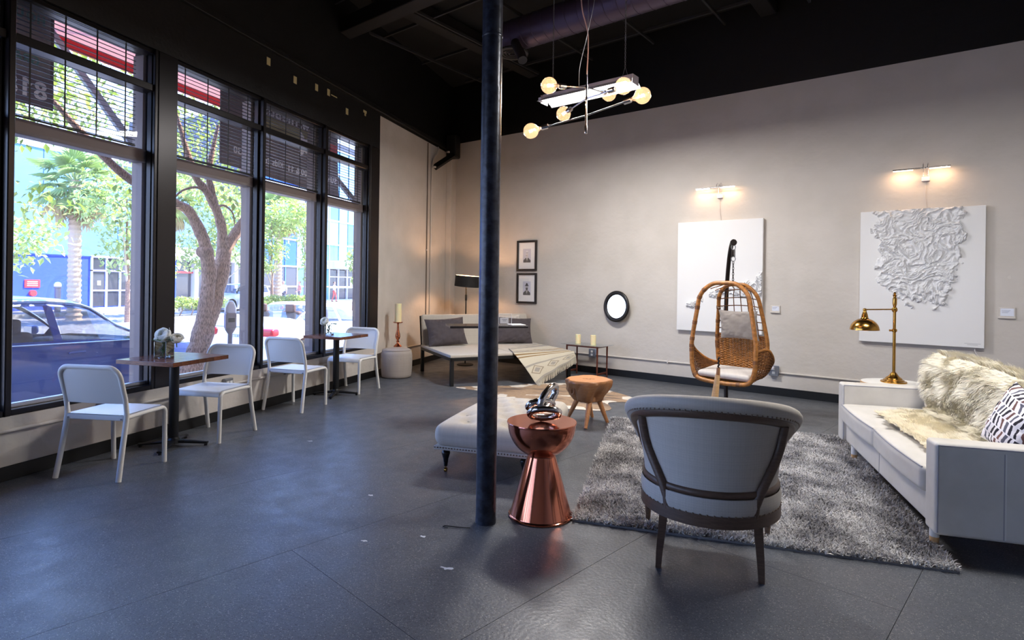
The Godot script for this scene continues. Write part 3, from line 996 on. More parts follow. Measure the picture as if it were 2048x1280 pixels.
func cafe_table(label: String, at: Vector3, turn: float, size: float) -> void:
	var t := thing("cafe_table", label, "table", at, turn, "walnut cafe tables")
	var top := Node3D.new()
	top.name = "table_top"
	t.add_child(top)
	var n := 7
	var ms := [M.walnut_a, M.walnut_b, M.walnut_c]
	for k in n:
		var w := size / n
		var o := obj("stave", G.new().box(Vector3.ZERO, Vector3(size, 0.034, w - 0.0006), 0.0015), ms[(k * 2 + k / 3) % 3], top)
		o.position = Vector3(0, 0.735, -size / 2 + w * (k + 0.5))
	obj("column", G.new().lathe([Vector2(0.037, 0.05), Vector2(0.0375, 0.06), Vector2(0.0375, 0.70), Vector2(0.05, 0.705), Vector2(0.05, 0.718)], 24), M.black_metal, t)
	obj("top_plate", G.new().box(Vector3(0, 0.714, 0), Vector3(0.3, 0.008, 0.3), 0.002), M.black_metal, t)
	obj("hub", G.new().lathe([Vector2(0.0, 0.03), Vector2(0.06, 0.03), Vector2(0.055, 0.06), Vector2(0.04, 0.072), Vector2(0.037, 0.08)], 24), M.black_metal, t)
	for k in 4:
		var a := deg_to_rad(45.0 + 90.0 * k + 20.0)
		var d := Vector3(cos(a), 0, sin(a))
		var g := G.new()
		g.tube([d * 0.03 + Vector3(0, 0.045, 0), d * 0.16 + Vector3(0, 0.034, 0), d * 0.27 + Vector3(0, 0.024, 0)], [0.026, 0.022, 0.016], 10, false, true, Vector2(0.65, 1.3))
		var f := obj("foot", g, M.black_metal, t)
		obj("glide", G.new().lathe([Vector2(0, 0), Vector2(0.013, 0.0), Vector2(0.013, 0.014), Vector2(0, 0.016)], 10, d * 0.255), M.black_metal, f)

func vase(label: String, at: Vector3, turn: float, w: float, h: float) -> Node3D:
	var v := thing("rose_vase", label, "vase", at, turn, "rose vases on the cafe tables")
	var g := G.new()
	var t := 0.006
	g.box(Vector3(0, 0.007, 0), Vector3(w, 0.014, w), 0.003)
	obj("vase_base", g, M.solid_glass, v)
	for k in 4:
		var o := obj("vase_wall", G.new().box(Vector3(0, h / 2 + 0.007, w / 2 - t / 2), Vector3(w - 0.001, h - 0.014, t), 0.0015), M.solid_glass, v)
		o.rotation.y = PI / 2 * k
	var stems := G.new()
	for k in 5:
		var a := 1.3 * k
		stems.tube([Vector3(cos(a) * 0.03, 0.018, sin(a) * 0.03), Vector3(-cos(a) * 0.015, h * 0.6, -sin(a) * 0.02), Vector3(cos(a + 1) * 0.02, h + 0.01, sin(a) * 0.02)], 0.004, 6)
	obj("stems", stems, M.stem, v)
	for k in 7:
		var a := 0.95 * k + 0.4
		var reach := 0.095 if k % 3 == 0 else 0.06
		rose_leaf(v, Vector3(cos(a) * 0.03, h + 0.012, sin(a) * 0.03), Vector3(cos(a), 0.12, sin(a)), reach)
	for k in 3:
		var a := 2.0 * k
		rose_leaf(v, Vector3(cos(a) * 0.012, h * 0.35, sin(a) * 0.012), Vector3(cos(a) * 0.6, 0.8, sin(a) * 0.6), 0.045)
	return v

func rose_leaf(parent: Node, at: Vector3, dir: Vector3, length: float) -> void:
	dir = dir.normalized()
	var side := dir.cross(Vector3.UP).normalized()
	var nrm := side.cross(dir)
	var rows := []
	for i in 7:
		var t := i / 6.0
		var w := length * 0.32 * sin(PI * pow(t, 0.8))
		var c := at + dir * length * t - Vector3.UP * length * 0.18 * t * t
		rows.append(PackedVector3Array([c - side * w + nrm * w * 0.25, c, c + side * w + nrm * w * 0.25]))
	var g := G.new()
	g.grid(rows)
	obj("leaf", g, M.leaf, parent, 80)

func rose(parent: Node, at: Vector3, r: float, facing: Vector3, seed_: int) -> void:
	var rng := RandomNumberGenerator.new()
	rng.seed = seed_
	facing = facing.normalized()
	var side := facing.cross(Vector3(0.2, 1, 0.1)).normalized()
	var b := Basis(side, facing, side.cross(facing))
	var bl := Node3D.new()
	bl.name = "rose"
	parent.add_child(bl, true)
	bl.transform = Transform3D(b, at)
	obj("sepal", G.new().lathe([Vector2(0, -r * 0.75), Vector2(r * 0.2, -r * 0.6), Vector2(r * 0.3, -r * 0.35), Vector2(0, -r * 0.3)], 10), M.stem, bl)
	obj("stalk", G.new().tube([b.inverse() * Vector3(0, -r * 1.5, 0), Vector3(0, -r * 0.6, 0)], 0.004, 6), M.stem, bl)
	# petals on a spiral: pieces of ever larger cups whose lips roll outwards
	for k in 24:
		var q := k / 23.0
		var ang := k * 2.4
		var cup := r * lerpf(0.22, 0.92, pow(q, 0.85))
		var lip := lerpf(0.25, 1.25, pow(q, 1.1))
		var wid := lerpf(1.2, 0.78, q)
		var rows := []
		for i in 8:
			var t := i / 7.0
			var row := PackedVector3Array()
			for j in 9:
				var u := j / 4.0 - 1.0
				var a := ang + u * wid
				var th := lerpf(2.5, lip + 0.28 * u * u * (0.4 + 0.6 * q), t)
				var rad := cup * (1.0 + 0.05 * sin(a * 3.0 + k))
				var roll := pow(maxf(0.0, t - 0.72) / 0.28, 2.0) * r * 0.12 * (0.3 + q)
				row.append(Vector3(cos(a) * (rad * sin(th) + roll), rad * cos(th) * 0.95 - roll * 0.35, sin(a) * (rad * sin(th) + roll)))
			rows.append(row)
		obj("petal", G.new().grid(rows), M.petal, bl, 80)

# ---------------------------------------------------------------- soft goods
# a stuffed pillow lying in x/y, thickness along z
func pillow_mesh(w: float, h: float, thick: float, seed_: int, wrinkle := 0.012) -> ArrayMesh:
	var n := FastNoiseLite.new()
	n.seed = seed_
	n.frequency = 3.5
	var g := G.new()
	for side in [1.0, -1.0]:
		var rows := []
		for i in 29:
			var v := i / 14.0 - 1.0
			var row := PackedVector3Array()
			for j in 33:
				var u := j / 16.0 - 1.0
				var px := u * w / 2 * (1.0 - 0.075 * (1.0 - v * v) * absf(u))
				var py := v * h / 2 * (1.0 - 0.085 * (1.0 - u * u) * absf(v))
				var f := pow(maxf(0.0, 1 - pow(absf(u), 2.4)), 0.55) * pow(maxf(0.0, 1 - pow(absf(v), 2.4)), 0.55)
				var pz: float = side * (thick / 2 * f + 0.004)
				var edge := smoothstep(0.0, 0.35, f)
				pz += n.get_noise_3d(px * 2.0, py * 2.0, side) * wrinkle * edge
				var r := maxf(absf(u), absf(v))
				pz += sin((px * 0.7 + py * 1.1) * 55.0 + n.get_noise_2d(px * 3, py * 3) * 6.0) * wrinkle * 0.45 * smoothstep(0.35, 0.9, r) * (1.0 - smoothstep(0.92, 1.0, r))
				row.append(Vector3(px, py, pz if r < 0.999 else side * 0.003))
			rows.append(row)
		g.grid(rows, false, side < 0)
	var ring := []
	return g.mesh(75)

func flat_slab(poly: PackedVector2Array, y0: float, y1: float) -> G:
	# outline given in x / z, lying on the floor
	var p := PackedVector2Array()
	for q in poly: p.append(Vector2(q.x, -q.y))
	var g := G.new()
	g.x = Transform3D(Basis(Vector3.RIGHT, -PI / 2), Vector3.ZERO)
	return g.slab(p, y0, y1)

func smooth_loop(pts: Array, per := 6) -> PackedVector2Array:
	var out := PackedVector2Array()
	var n := pts.size()
	for i in n:
		for k in per:
			out.append(pts[i].cubic_interpolate(pts[(i + 1) % n], pts[(i - 1 + n) % n], pts[(i + 2) % n], float(k) / per))
	return out

# ---------------------------------------------------------------- the corner with the daybed
func build_corner() -> void:
	# pouf
	var p := thing("tufted_pouf", "round beige linen pouf with buttons standing at the end of the window wall", "pouf", Vector3(-4.2, 0, -7.72))
	var body := G.new()
	var rows := []
	var prof := [[0.0, 0.0], [0.19, 0.0], [0.215, 0.012], [0.222, 0.05], [0.23, 0.15], [0.233, 0.26], [0.229, 0.35], [0.212, 0.405], [0.17, 0.428], [0.09, 0.438], [0.0, 0.44]]
	for q in prof:
		var ring := PackedVector3Array()
		for k in 48:
			var a := TAU * k / 48
			var dim := 0.006 * pow(absf(cos(a * 4.0)), 14.0) if q[1] > 0.2 and q[1] < 0.34 else 0.0
			ring.append(Vector3(cos(a) * (q[0] - dim), q[1], -sin(a) * (q[0] - dim)))
		rows.append(ring)
	obj("body", body.grid(rows, true), M.pouf_fabric, p, 60)
	for k in 8:
		var a := TAU * k / 8
		var b := obj("button", G.new().lathe([Vector2(0.0, 0.0), Vector2(0.012, 0.001), Vector2(0.011, 0.006), Vector2(0, 0.008)], 10), M.pouf_fabric, p)
		b.transform = Transform3D(Basis(Vector3.UP, -a) * Basis(Vector3(0, 0, 1), -PI / 2), Vector3(cos(a) * 0.224, 0.29, sin(a) * 0.224))
	obj("piping", G.new().lathe([Vector2(0.214, 0.404), Vector2(0.219, 0.409), Vector2(0.213, 0.413)], 48), M.pouf_fabric, p)
	# candlestick and its candle
	var cs := thing("copper_candlestick", "turned copper candlestick on the beige pouf against the wall", "candlestick", Vector3(-4.25, 0.4365, -7.84))
	obj("stick", G.new().lathe([Vector2(0, 0), Vector2(0.062, 0.0), Vector2(0.064, 0.008), Vector2(0.05, 0.022), Vector2(0.03, 0.04), Vector2(0.018, 0.055), Vector2(0.014, 0.066), Vector2(0.024, 0.076), Vector2(0.025, 0.086), Vector2(0.014, 0.096), Vector2(0.015, 0.104), Vector2(0.028, 0.122), Vector2(0.037, 0.15), Vector2(0.036, 0.18), Vector2(0.026, 0.22), Vector2(0.017, 0.27), Vector2(0.014, 0.33), Vector2(0.016, 0.352), Vector2(0.026, 0.362)], 28), M.copper_soft, cs)
	obj("drip_pan", G.new().lathe([Vector2(0, 0.36), Vector2(0.06, 0.362), Vector2(0.072, 0.37), Vector2(0.073, 0.378), Vector2(0.06, 0.372), Vector2(0, 0.372)], 28), M.copper_soft, cs)
	pillar_candle("tall ivory pillar candle on the copper candlestick", Vector3(-4.25, 0.8085, -7.84), 0.05, 0.285)
	# daybed
	var d := thing("daybed", "low grey linen daybed with black steel legs set across the corner", "daybed", Vector3(-3.12, 0, -7.25), 42)
	obj("frame", G.new().span(Vector3(0, 0.345, -0.03), Vector3(1.9, 0.388, 0.0), 0.003).span(Vector3(0, 0.345, -1.5), Vector3(1.9, 0.388, -1.47), 0.003).span(Vector3(0, 0.345, -1.5), Vector3(0.03, 0.388, 0), 0.003).span(Vector3(1.87, 0.345, -1.5), Vector3(1.9, 0.388, 0), 0.003).span(Vector3(0.03, 0.355, -0.77), Vector3(1.87, 0.385, -0.73), 0.003), M.black_metal, d)
	for q in [[0.025, -0.025], [1.875, -0.025], [0.025, -1.475], [1.875, -1.475], [0.95, -1.2]]:
		obj("leg", G.new().box(Vector3(q[0], 0.175, q[1]), Vector3(0.05, 0.35, 0.05), 0.003), M.black_metal, d)
	obj("mattress_pad", G.new().soft(Vector3(0.47, 0.408, -0.74), Vector3(0.945, 0.044, 1.47), 0.012, 3, 6), M.linen_cream, d)
	obj("mattress_pad", G.new().soft(Vector3(1.43, 0.408, -0.74), Vector3(0.945, 0.044, 1.47), 0.012, 3, 6), M.linen_cream, d)
	var back := Node3D.new()
	back.name = "backrest"
	d.add_child(back)
	back.transform = about(Vector3(0.95, 0.385, -1.43), 0, -12, 0)
	obj("cushion_panel", G.new().soft(Vector3(0, 0.27, 0.0), Vector3(1.88, 0.52, 0.085), 0.035, 4, 8), M.linen_cream, back)
	obj("back_board", G.new().box(Vector3(0, 0.26, -0.055), Vector3(1.9, 0.52, 0.018), 0.004), M.black_metal, back)
	# its pillows
	var pm := pillow_mesh(0.66, 0.46, 0.2, 5, 0.02)
	var p1 := put("throw_pillow", pm, M.pillow_grey)
	tag(p1, "dark grey satin pillow leaning at the left end of the daybed, fully in view", "pillow", "dark pillows on the daybed")
	p1.transform = d.transform * about(Vector3(0.33, 0.645, -1.21), 3, -22, 3)
	var p2 := put("throw_pillow", pillow_mesh(0.66, 0.46, 0.2, 9, 0.02), M.pillow_grey)
	tag(p2, "dark grey satin pillow at the daybed's right end, half hidden", "pillow", "dark pillows on the daybed")
	p2.transform = d.transform * about(Vector3(1.50, 0.645, -1.21), -4, -22, -4)
	var p3 := put("throw_pillow", pillow_mesh(0.52, 0.40, 0.13, 12), M.cushion_white)
	tag(p3, "cream pillow tucked behind the dark pillow at the daybed's right end", "pillow")
	p3.transform = d.transform * about(Vector3(1.44, 0.70, -1.345), 0, -14, 0)
	woven_throw(d.transform)
	# bar-height table behind the column
	var t := thing("bar_table", "dark narrow bar-height table standing behind the steel column", "table", Vector3(-2.05, 0, -5.69), 31)
	obj("table_top", G.new().box(Vector3(0, 0.967, 0), Vector3(0.81, 0.022, 0.38), 0.003), M.get("dark_top", mat("dark_top", rgb(44, 40, 42), 0.22)), t)
	obj("column", G.new().tube([Vector3(0.05, 0.02, 0), Vector3(0.05, 0.957, 0)], 0.028, 16), M.black_metal, t)
	obj("base", G.new().lathe([Vector2(0, 0), Vector2(0.17, 0), Vector2(0.172, 0.01), Vector2(0.05, 0.025), Vector2(0, 0.03)], 32, Vector3(0.05, 0, 0)), M.black_metal, t)
	var sh := thing("sign_holder", "clear acrylic sign holder with a small white card on the bar table", "sign holder", t.transform * Vector3(0.20, 0.978, 0.02), 20)
	obj("holder", G.new().box(Vector3(0, 0.06, 0), Vector3(0.135, 0.115, 0.004), 0.001).box(Vector3(0, 0.003, 0.03), Vector3(0.135, 0.004, 0.06), 0.001), M.clear_glass, sh)
	obj("holder_edge", G.new().tube([Vector3(-0.0675, 0.003, 0), Vector3(-0.0675, 0.118, 0), Vector3(0.0675, 0.118, 0), Vector3(0.0675, 0.003, 0)], 0.0022, 6), M.white_card, sh)
	obj("card", G.new().box(Vector3(-0.01, 0.045, 0.003), Vector3(0.09, 0.06, 0.0012), 0.0), M.white_card, sh)
	for k in 2: obj("printed_line", G.new().box(Vector3(-0.008, 0.055 - k * 0.012, 0.0038), Vector3(0.055 - k * 0.02, 0.003, 0.0006), 0.0), M.print_ink, sh)
	var fl := thing("flyer", "white printed flyers lying on the bar table right of the sign holder", "papers", t.transform * Vector3(0.325, 0.9782, 0.0), 36)
	obj("sheet", G.new().box(Vector3(0, 0.002, 0), Vector3(0.14, 0.003, 0.21), 0.0), M.white_card, fl)
	obj("sheet", G.new().box(Vector3(0.01, 0.0045, 0.01), Vector3(0.13, 0.0018, 0.19), 0.0), M.white_card, fl)
	cow_hide()
	# glass side table by the long wall
	var g := thing("glass_side_table", "low side table with a smoked glass top and thin mahogany legs by the wall", "side table")
	g.transform = wall_frame(-1.77, 0.0, 0.36)
	obj("glass_top", G.new().slab(round_rect(0.74, 0.40, 0.03), 0.0, 0.008), M.smoke_glass, g).transform = about(Vector3(0, 0.492, 0), 0, -90, 0)
	for q in [[-0.27, -0.15], [0.27, -0.15], [-0.27, 0.15], [0.27, 0.15]]:
		obj("leg", G.new().tube([Vector3(q[0], 0, q[1]), Vector3(q[0], 0.487, q[1])], [0.013, 0.018], 4), M.mahogany, g, 20)
	for sgn in [-1.0, 1.0]:
		obj("rail", G.new().box(Vector3(0, 0.475, sgn * 0.15), Vector3(0.54, 0.022, 0.016), 0.003), M.mahogany, g)
		obj("rail", G.new().box(Vector3(sgn * 0.27, 0.475, 0), Vector3(0.016, 0.022, 0.30), 0.003), M.mahogany, g)
		obj("stretcher", G.new().box(Vector3(sgn * 0.27, 0.07, 0), Vector3(0.014, 0.03, 0.30), 0.003), M.mahogany, g)
	var c1 := g.transform * Vector3(-0.16, 0.5, 0.0)
	var c2 := g.transform * Vector3(0.14, 0.5, 0.05)
	pillar_candle("short ivory pillar candle on the glass side table, the left of its pair", c1, 0.042, 0.14)
	pillar_candle("short ivory pillar candle on the glass side table, the right of its pair", c2, 0.042, 0.15)

func pillar_candle(label: String, at: Vector3, r: float, h: float) -> void:
	var c := thing("pillar_candle", label, "candle", at, 0, "ivory pillar candles")
	obj("wax", G.new().lathe([Vector2(0, 0.0005), Vector2(r * 0.97, 0.0005), Vector2(r, 0.004), Vector2(r * 0.985, h * 0.6), Vector2(r, h - 0.004), Vector2(r * 0.95, h), Vector2(r * 0.85, h - 0.006), Vector2(0, h - 0.01)], 28), M.candle, c)
	obj("wick", G.new().tube([Vector3(0, h - 0.012, 0), Vector3(0.001, h + 0.006, 0)], 0.0012, 5), M.cord_black, c)

func woven_throw(frame: Transform3D) -> void:
	var im := Image.create(512, 512, false, Image.FORMAT_RGB8)
	var rng := RandomNumberGenerator.new()
	rng.seed = 77
	var cream := rgb(212, 203, 182)
	var grey := rgb(168, 162, 152)
	var brown := rgb(150, 122, 82)
	for y in 512:
		var v := y / 512.0
		for x in 512:
			var u := x / 512.0
			var c := cream
			if (v > 0.02 and v < 0.06) or (v > 0.1 and v < 0.2): c = grey
			if v > 0.40 and v < 0.62:
				var k := fposmod((v - 0.40) / 0.05, 1.0)
				c = brown if k < 0.52 else cream
				if v > 0.50 and v < 0.52: c = grey
			if v > 0.74 and v < 0.765: c = grey
			# broad diamonds near the hem
			var du := fposmod(u * 3.0, 1.0) - 0.5
			var dv := (v - 0.845) / 0.16
			var r := absf(du) * 1.9 + absf(dv) * 1.6
			if r < 0.42: c = grey
			elif r > 0.62 and r < 0.8 and absf(dv) < 0.5: c = grey.lerp(brown, 0.3)
			if v > 0.965: c = grey
			c = c * rng.randf_range(0.88, 1.0)
			if (x / 2) % 2 == 0: c = c * 0.95
			im.set_pixel(x, y, c)
	var m := mat("throw_cloth", Color.WHITE, 0.95, 0.0, {"rim_enabled": true, "rim": 0.2})
	m.albedo_texture = ImageTexture.create_from_image(im)
	m.cull_mode = BaseMaterial3D.CULL_DISABLED
	var t := thing("woven_throw", "cream and grey striped woven throw hanging off the daybed's corner", "throw")
	t.transform = frame
	var n := FastNoiseLite.new()
	n.seed = 4
	n.frequency = 1.6
	var lip := 0.437
	var rows := []
	var under := []
	var hem := []
	for i in 41:
		var b := i / 40.0
		var row := PackedVector3Array()
		var row2 := PackedVector3Array()
		for j in 41:
			var a := j / 40.0
			var back := Vector3(lerpf(1.06, 1.9, a), lip, lerpf(-0.44, -1.0, a))
			var front := Vector3(lerpf(0.93, 1.915, a), lip, 0.012)
			var low := Vector3(lerpf(1.16, 1.955, a), lerpf(0.012, 0.33, pow(a, 0.8)), lerpf(0.30, 0.06, a))
			var q: Vector3
			if b < 0.52:
				q = back.lerp(front, b / 0.52)
				q.y += 0.004 + 0.010 * absf(n.get_noise_2d(a * 2.2, b * 3.0))
			else:
				var s := (b - 0.52) / 0.48
				q = front.lerp(low, s)
				var swell := sin(PI * minf(s * 1.0, 1.0)) * 0.035
				q.z += swell * (1.0 - a * 0.6) + 0.018 * sin(a * 17.0 + 1.0) * s * (1.0 - a * 0.5)
				q.y += 0.012 * (1.0 - s) * sin(PI * s)
				q.y = maxf(q.y, 0.012)
			# the right edge sags a little over the side
			if a > 0.93 and b < 0.6: q.y -= (a - 0.93) * 0.35
			row.append(q)
			row2.append(q + Vector3(0, -0.004, 0.003 if b < 0.5 else -0.004))
			if i == 40: hem.append(q)
		rows.append(row)
		under.append(row2)
	var g := G.new()
	g.grid(rows)
	g.grid(under, false, true)
	obj("cloth", g, m, t, 75)
	var knots := mat("fringe_yarn", rgb(205, 197, 178), 0.95)
	for k in 52:
		var f := (k + 0.5) / 52.0 * 40.0
		var i0 := int(f)
		var q: Vector3 = hem[i0].lerp(hem[i0 + 1], f - i0)
		var drop := minf(0.085, maxf(q.y - 0.008, 0.0))
		var rest := 0.085 - drop
		var sw := rng.randf_range(-0.012, 0.012)
		var e := Vector3(q.x + sw, q.y - drop, q.z + 0.01 + rest)
		obj("tassel", G.new().tube([q, q + Vector3(sw * 0.3, -drop * 0.5, 0.008), e], [0.004, 0.005, 0.0035], 5), knots, t)

func cow_hide() -> void:
	var out := smooth_loop([Vector2(-3.02, -7.2), Vector2(-2.75, -7.42), Vector2(-2.35, -7.62), Vector2(-2.1, -7.95), Vector2(-1.85, -8.02), Vector2(-1.6, -8.12), Vector2(-1.35, -7.9), Vector2(-1.0, -7.72), Vector2(-0.62, -7.28), Vector2(-0.6, -7.12), Vector2(-0.92, -6.95), Vector2(-0.85, -6.6), Vector2(-0.95, -6.45), Vector2(-1.3, -6.42), Vector2(-1.75, -6.3), Vector2(-2.1, -6.28), Vector2(-2.3, -6.42), Vector2(-2.28, -6.7), Vector2(-2.55, -6.93), Vector2(-2.62, -7.08)], 5)
	var lo := Vector2(-3.03, -8.14)
	var hi := Vector2(-0.58, -6.27)
	var n := FastNoiseLite.new()
	n.seed = 15
	n.frequency = 0.9
	n.fractal_octaves = 4
	var hair := FastNoiseLite.new()
	hair.seed = 16
	hair.frequency = 0.05
	var im := Image.create(768, 600, false, Image.FORMAT_RGB8)
	for y in 600:
		for x in 768:
			var p := Vector2(lerpf(lo.x, hi.x, x / 768.0), lerpf(lo.y, hi.y, y / 600.0))
			var e := 9.0
			for k in range(0, out.size(), 5): e = minf(e, p.distance_to(out[k]))
			var h := hair.get_noise_2d(x * 1.2 + y * 0.2, y * 9.0) * 0.5 + 0.5
			var c := rgb(128, 98, 70).lerp(rgb(186, 156, 118), clampf(h * 1.5 - 0.25, 0, 1)).lerp(rgb(66, 48, 36), clampf(n.get_noise_2d(p.x * 1.5 + 7, p.y * 4.0) * 1.4, 0, 0.75))
			var spine := absf(p.y - (-7.05 - (p.x + 2.0) * 0.25)) - 0.02
			var pale := e + n.get_noise_2d(p.x * 2.0, p.y * 2.0) * 0.22 < 0.13 or (spine < n.get_noise_2d(p.x * 5.0, 3.0) * 0.05 and p.x > -2.0 and p.x < -1.3)
			if pale: c = rgb(226, 216, 200) * lerpf(0.9, 1.0, h)
			im.set_pixel(x, y, c)
	var m := mat("hide", Color.WHITE, 0.7, 0.0, {"rim_enabled": true, "rim": 0.3})
	m.albedo_texture = ImageTexture.create_from_image(im)
	var o := obj("cowhide_rug", flat_slab(out, 0.0005, 0.006), m)
	tag(o, "brown cowhide rug with white edges on the floor in front of the daybed", "rug")

# ---------------------------------------------------------------- the seating group
func build_lounge() -> void:
	shag_rug()
	ottoman()
	# copper drum table
	var c := thing("copper_side_table", "polished copper hourglass side table beside the steel column", "side table", Vector3(-0.859, 0, -3.41))
	var bowl := [Vector2(0.088, 0.372)]
	for k in 13:
		var a := lerpf(-1.12, 0.0, k / 12.0)
		bowl.append(Vector2(0.208 * cos(a) + (0.0 if k < 12 else 0.001), 0.560 + 0.208 * 0.99 * sin(a)))
	bowl.append_array([Vector2(0.212, 0.562), Vector2(0.213, 0.568), Vector2(0.211, 0.573), Vector2(0.206, 0.5725), Vector2(0.0, 0.571)])
	obj("bowl_top", G.new().lathe(bowl, 56), M.copper, c, 30)
	obj("cone_base", G.new().lathe([Vector2(0, 0.003), Vector2(0.188, 0.0), Vector2(0.196, 0.004), Vector2(0.197, 0.010), Vector2(0.19, 0.014), Vector2(0.186, 0.02), Vector2(0.086, 0.362), Vector2(0.088, 0.372)], 56), M.copper, c, 30)
	knot(Vector3(-0.845, 0.5715, -3.40))
	log_stool()
	armchair()
	carved_post()
	hanging_chair()
	nest_tables()
	sofa()

func shag_rug() -> void:
	var out := PackedVector2Array([Vector2(-0.655, -3.375), Vector2(1.29, -3.385), Vector2(1.38, -6.07), Vector2(-0.775, -6.09)])
	var r := thing("shag_rug", "grey mottled shag rug under the armchair, sofa and side chairs", "rug")
	obj("backing", flat_slab(out, 0.0, 0.012), mat("rug_back", rgb(120, 117, 116), 0.95), r)
	# pile: little curved blades
	var b := G.new()
	for k in 3:
		var a := TAU * k / 3.0
		var d := Vector3(cos(a), 0, sin(a))
		var s := Vector3(-sin(a), 0, cos(a)) * 0.0028
		b.quad(d * 0.001 - s, d * 0.001 + s, d * 0.007 + Vector3(0, 0.014, 0) + s * 0.8, d * 0.007 + Vector3(0, 0.014, 0) - s * 0.8)
		b.tri(d * 0.007 + Vector3(0, 0.014, 0) - s * 0.8, d * 0.007 + Vector3(0, 0.014, 0) + s * 0.8, d * 0.019 + Vector3(0, 0.02, 0))
	var bm := b.mesh(80)
	var rng := RandomNumberGenerator.new()
	rng.seed = 303
	var n := FastNoiseLite.new()
	n.seed = 9
	n.frequency = 2.2
	n.fractal_octaves = 3
	var where := []
	var cols := []
	for i in 62000:
		var u := rng.randf()
		var v := rng.randf()
		var p := out[0].lerp(out[1], u).lerp(out[3].lerp(out[2], u), v)
		var m := n.get_noise_2d(p.x * 1.6, p.y)
		var tilt := Basis(Vector3(rng.randf_range(-1, 1), 0, rng.randf_range(-1, 1)).normalized(), rng.randf_range(0, 0.7))
		var sc := rng.randf_range(0.8, 1.5)
		where.append(Transform3D((tilt * Basis(Vector3.UP, rng.randf() * TAU)).scaled(Vector3.ONE * sc), Vector3(p.x, 0.010, p.y)))
		var w := clampf(0.5 + m * 0.95 + rng.randf_range(-0.22, 0.22), 0, 1)
		cols.append(Color(0.24, 0.235, 0.245).lerp(Color(0.74, 0.725, 0.715), w))
	var pm := mat("rug_pile", Color.WHITE, 0.95, 0.0, {"vertex_color_use_as_albedo": true})
	scatter("pile", bm, pm, where, cols, r)

func ottoman() -> void:
	var o := thing("tufted_ottoman", "cream button-tufted bench ottoman with turned black legs behind the column", "ottoman", Vector3(-1.41, 0, -4.455))
	var sx := 0.78
	var sz := 1.2
	var buttons := []
	for i in 6:
		for j in (4 if i % 2 == 0 else 3):
			buttons.append(Vector2(-0.24 + j * 0.16 + (0.0 if i % 2 == 0 else 0.08), -0.45 + i * 0.18))
	var g := G.new()
	g.soft(Vector3.ZERO, Vector3(sx, 0.17, sz), 0.07, 6, 28)
	for k in g.v.size():
		var p := g.v[k]
		if p.y > 0.0:
			var dome := 0.035 * (1 - pow(absf(p.x) / 0.39, 3)) * (1 - pow(absf(p.z) / 0.6, 3))
			var dip := 0.0
			for b in buttons:
				var q := Vector2(p.x - b.x, p.z - b.y).length()
				dip = maxf(dip, 0.042 * exp(-q * q / 0.0024))
			# diagonal pleats between buttons
			var pl := 0.006 * pow(absf(sin((p.x / 0.16 + p.z / 0.36) * PI)), 10.0) + 0.006 * pow(absf(sin((p.x / 0.16 - p.z / 0.36) * PI)), 10.0)
			p.y += (dome - dip) * smoothstep(0.02, 0.08, p.y) - pl * 0.0
		else:
			p.x *= 1.0 - 0.02 * smoothstep(0.0, -0.08, p.y)
		g.v[k] = p + Vector3(0, 0.285, 0)
	obj("cushion", g, M.linen_cream, o, 70)
	var bm := G.new().lathe([Vector2(0, 0), Vector2(0.012, 0.002), Vector2(0.009, 0.008), Vector2(0, 0.01)], 10).mesh(60)
	for b in buttons:
		put("button", bm, M.linen_grey, o, Transform3D(Basis(), Vector3(b.x, 0.372, b.y)))
	obj("apron", G.new().box(Vector3(0, 0.2, 0), Vector3(sx - 0.02, 0.03, sz - 0.02), 0.006), M.linen_cream, o)
	var nm := G.new().lathe([Vector2(0, 0), Vector2(0.006, 0.0), Vector2(0.004, 0.004), Vector2(0, 0.005)], 7).mesh(60)
	for k in 34:
		var x := -sx / 2 + 0.02 + (sx - 0.04) * k / 33.0
		put("nailhead", nm, M.nail, o, Transform3D(Basis(Vector3.RIGHT, PI / 2), Vector3(x, 0.204, sz / 2 - 0.009)))
	for k in 50:
		var z := -sz / 2 + 0.02 + (sz - 0.04) * k / 49.0
		put("nailhead", nm, M.nail, o, Transform3D(Basis(Vector3(0, 0, 1), PI / 2), Vector3(-sx / 2 + 0.009, 0.204, z)))
	for q in [[-0.32, 0.5], [0.29, 0.5], [-0.32, -0.5], [0.29, -0.5]]:
		var at := Vector3(q[0], 0, q[1])
		var l := obj("leg", G.new().lathe([Vector2(0.0, 0.042), Vector2(0.013, 0.044), Vector2(0.015, 0.06), Vector2(0.02, 0.1), Vector2(0.031, 0.135), Vector2(0.033, 0.147), Vector2(0.026, 0.16), Vector2(0.017, 0.168), Vector2(0.028, 0.176), Vector2(0.03, 0.182), Vector2(0.03, 0.186)], 20, at), M.turned_black, o)
		obj("caster", G.new().tube([at + Vector3(-0.008, 0.016, 0.0), at + Vector3(0.008, 0.016, 0.0)], 0.016, 14).tube([at + Vector3(0, 0.016, 0), at + Vector3(0, 0.046, 0)], 0.006, 8), M.brass, l)

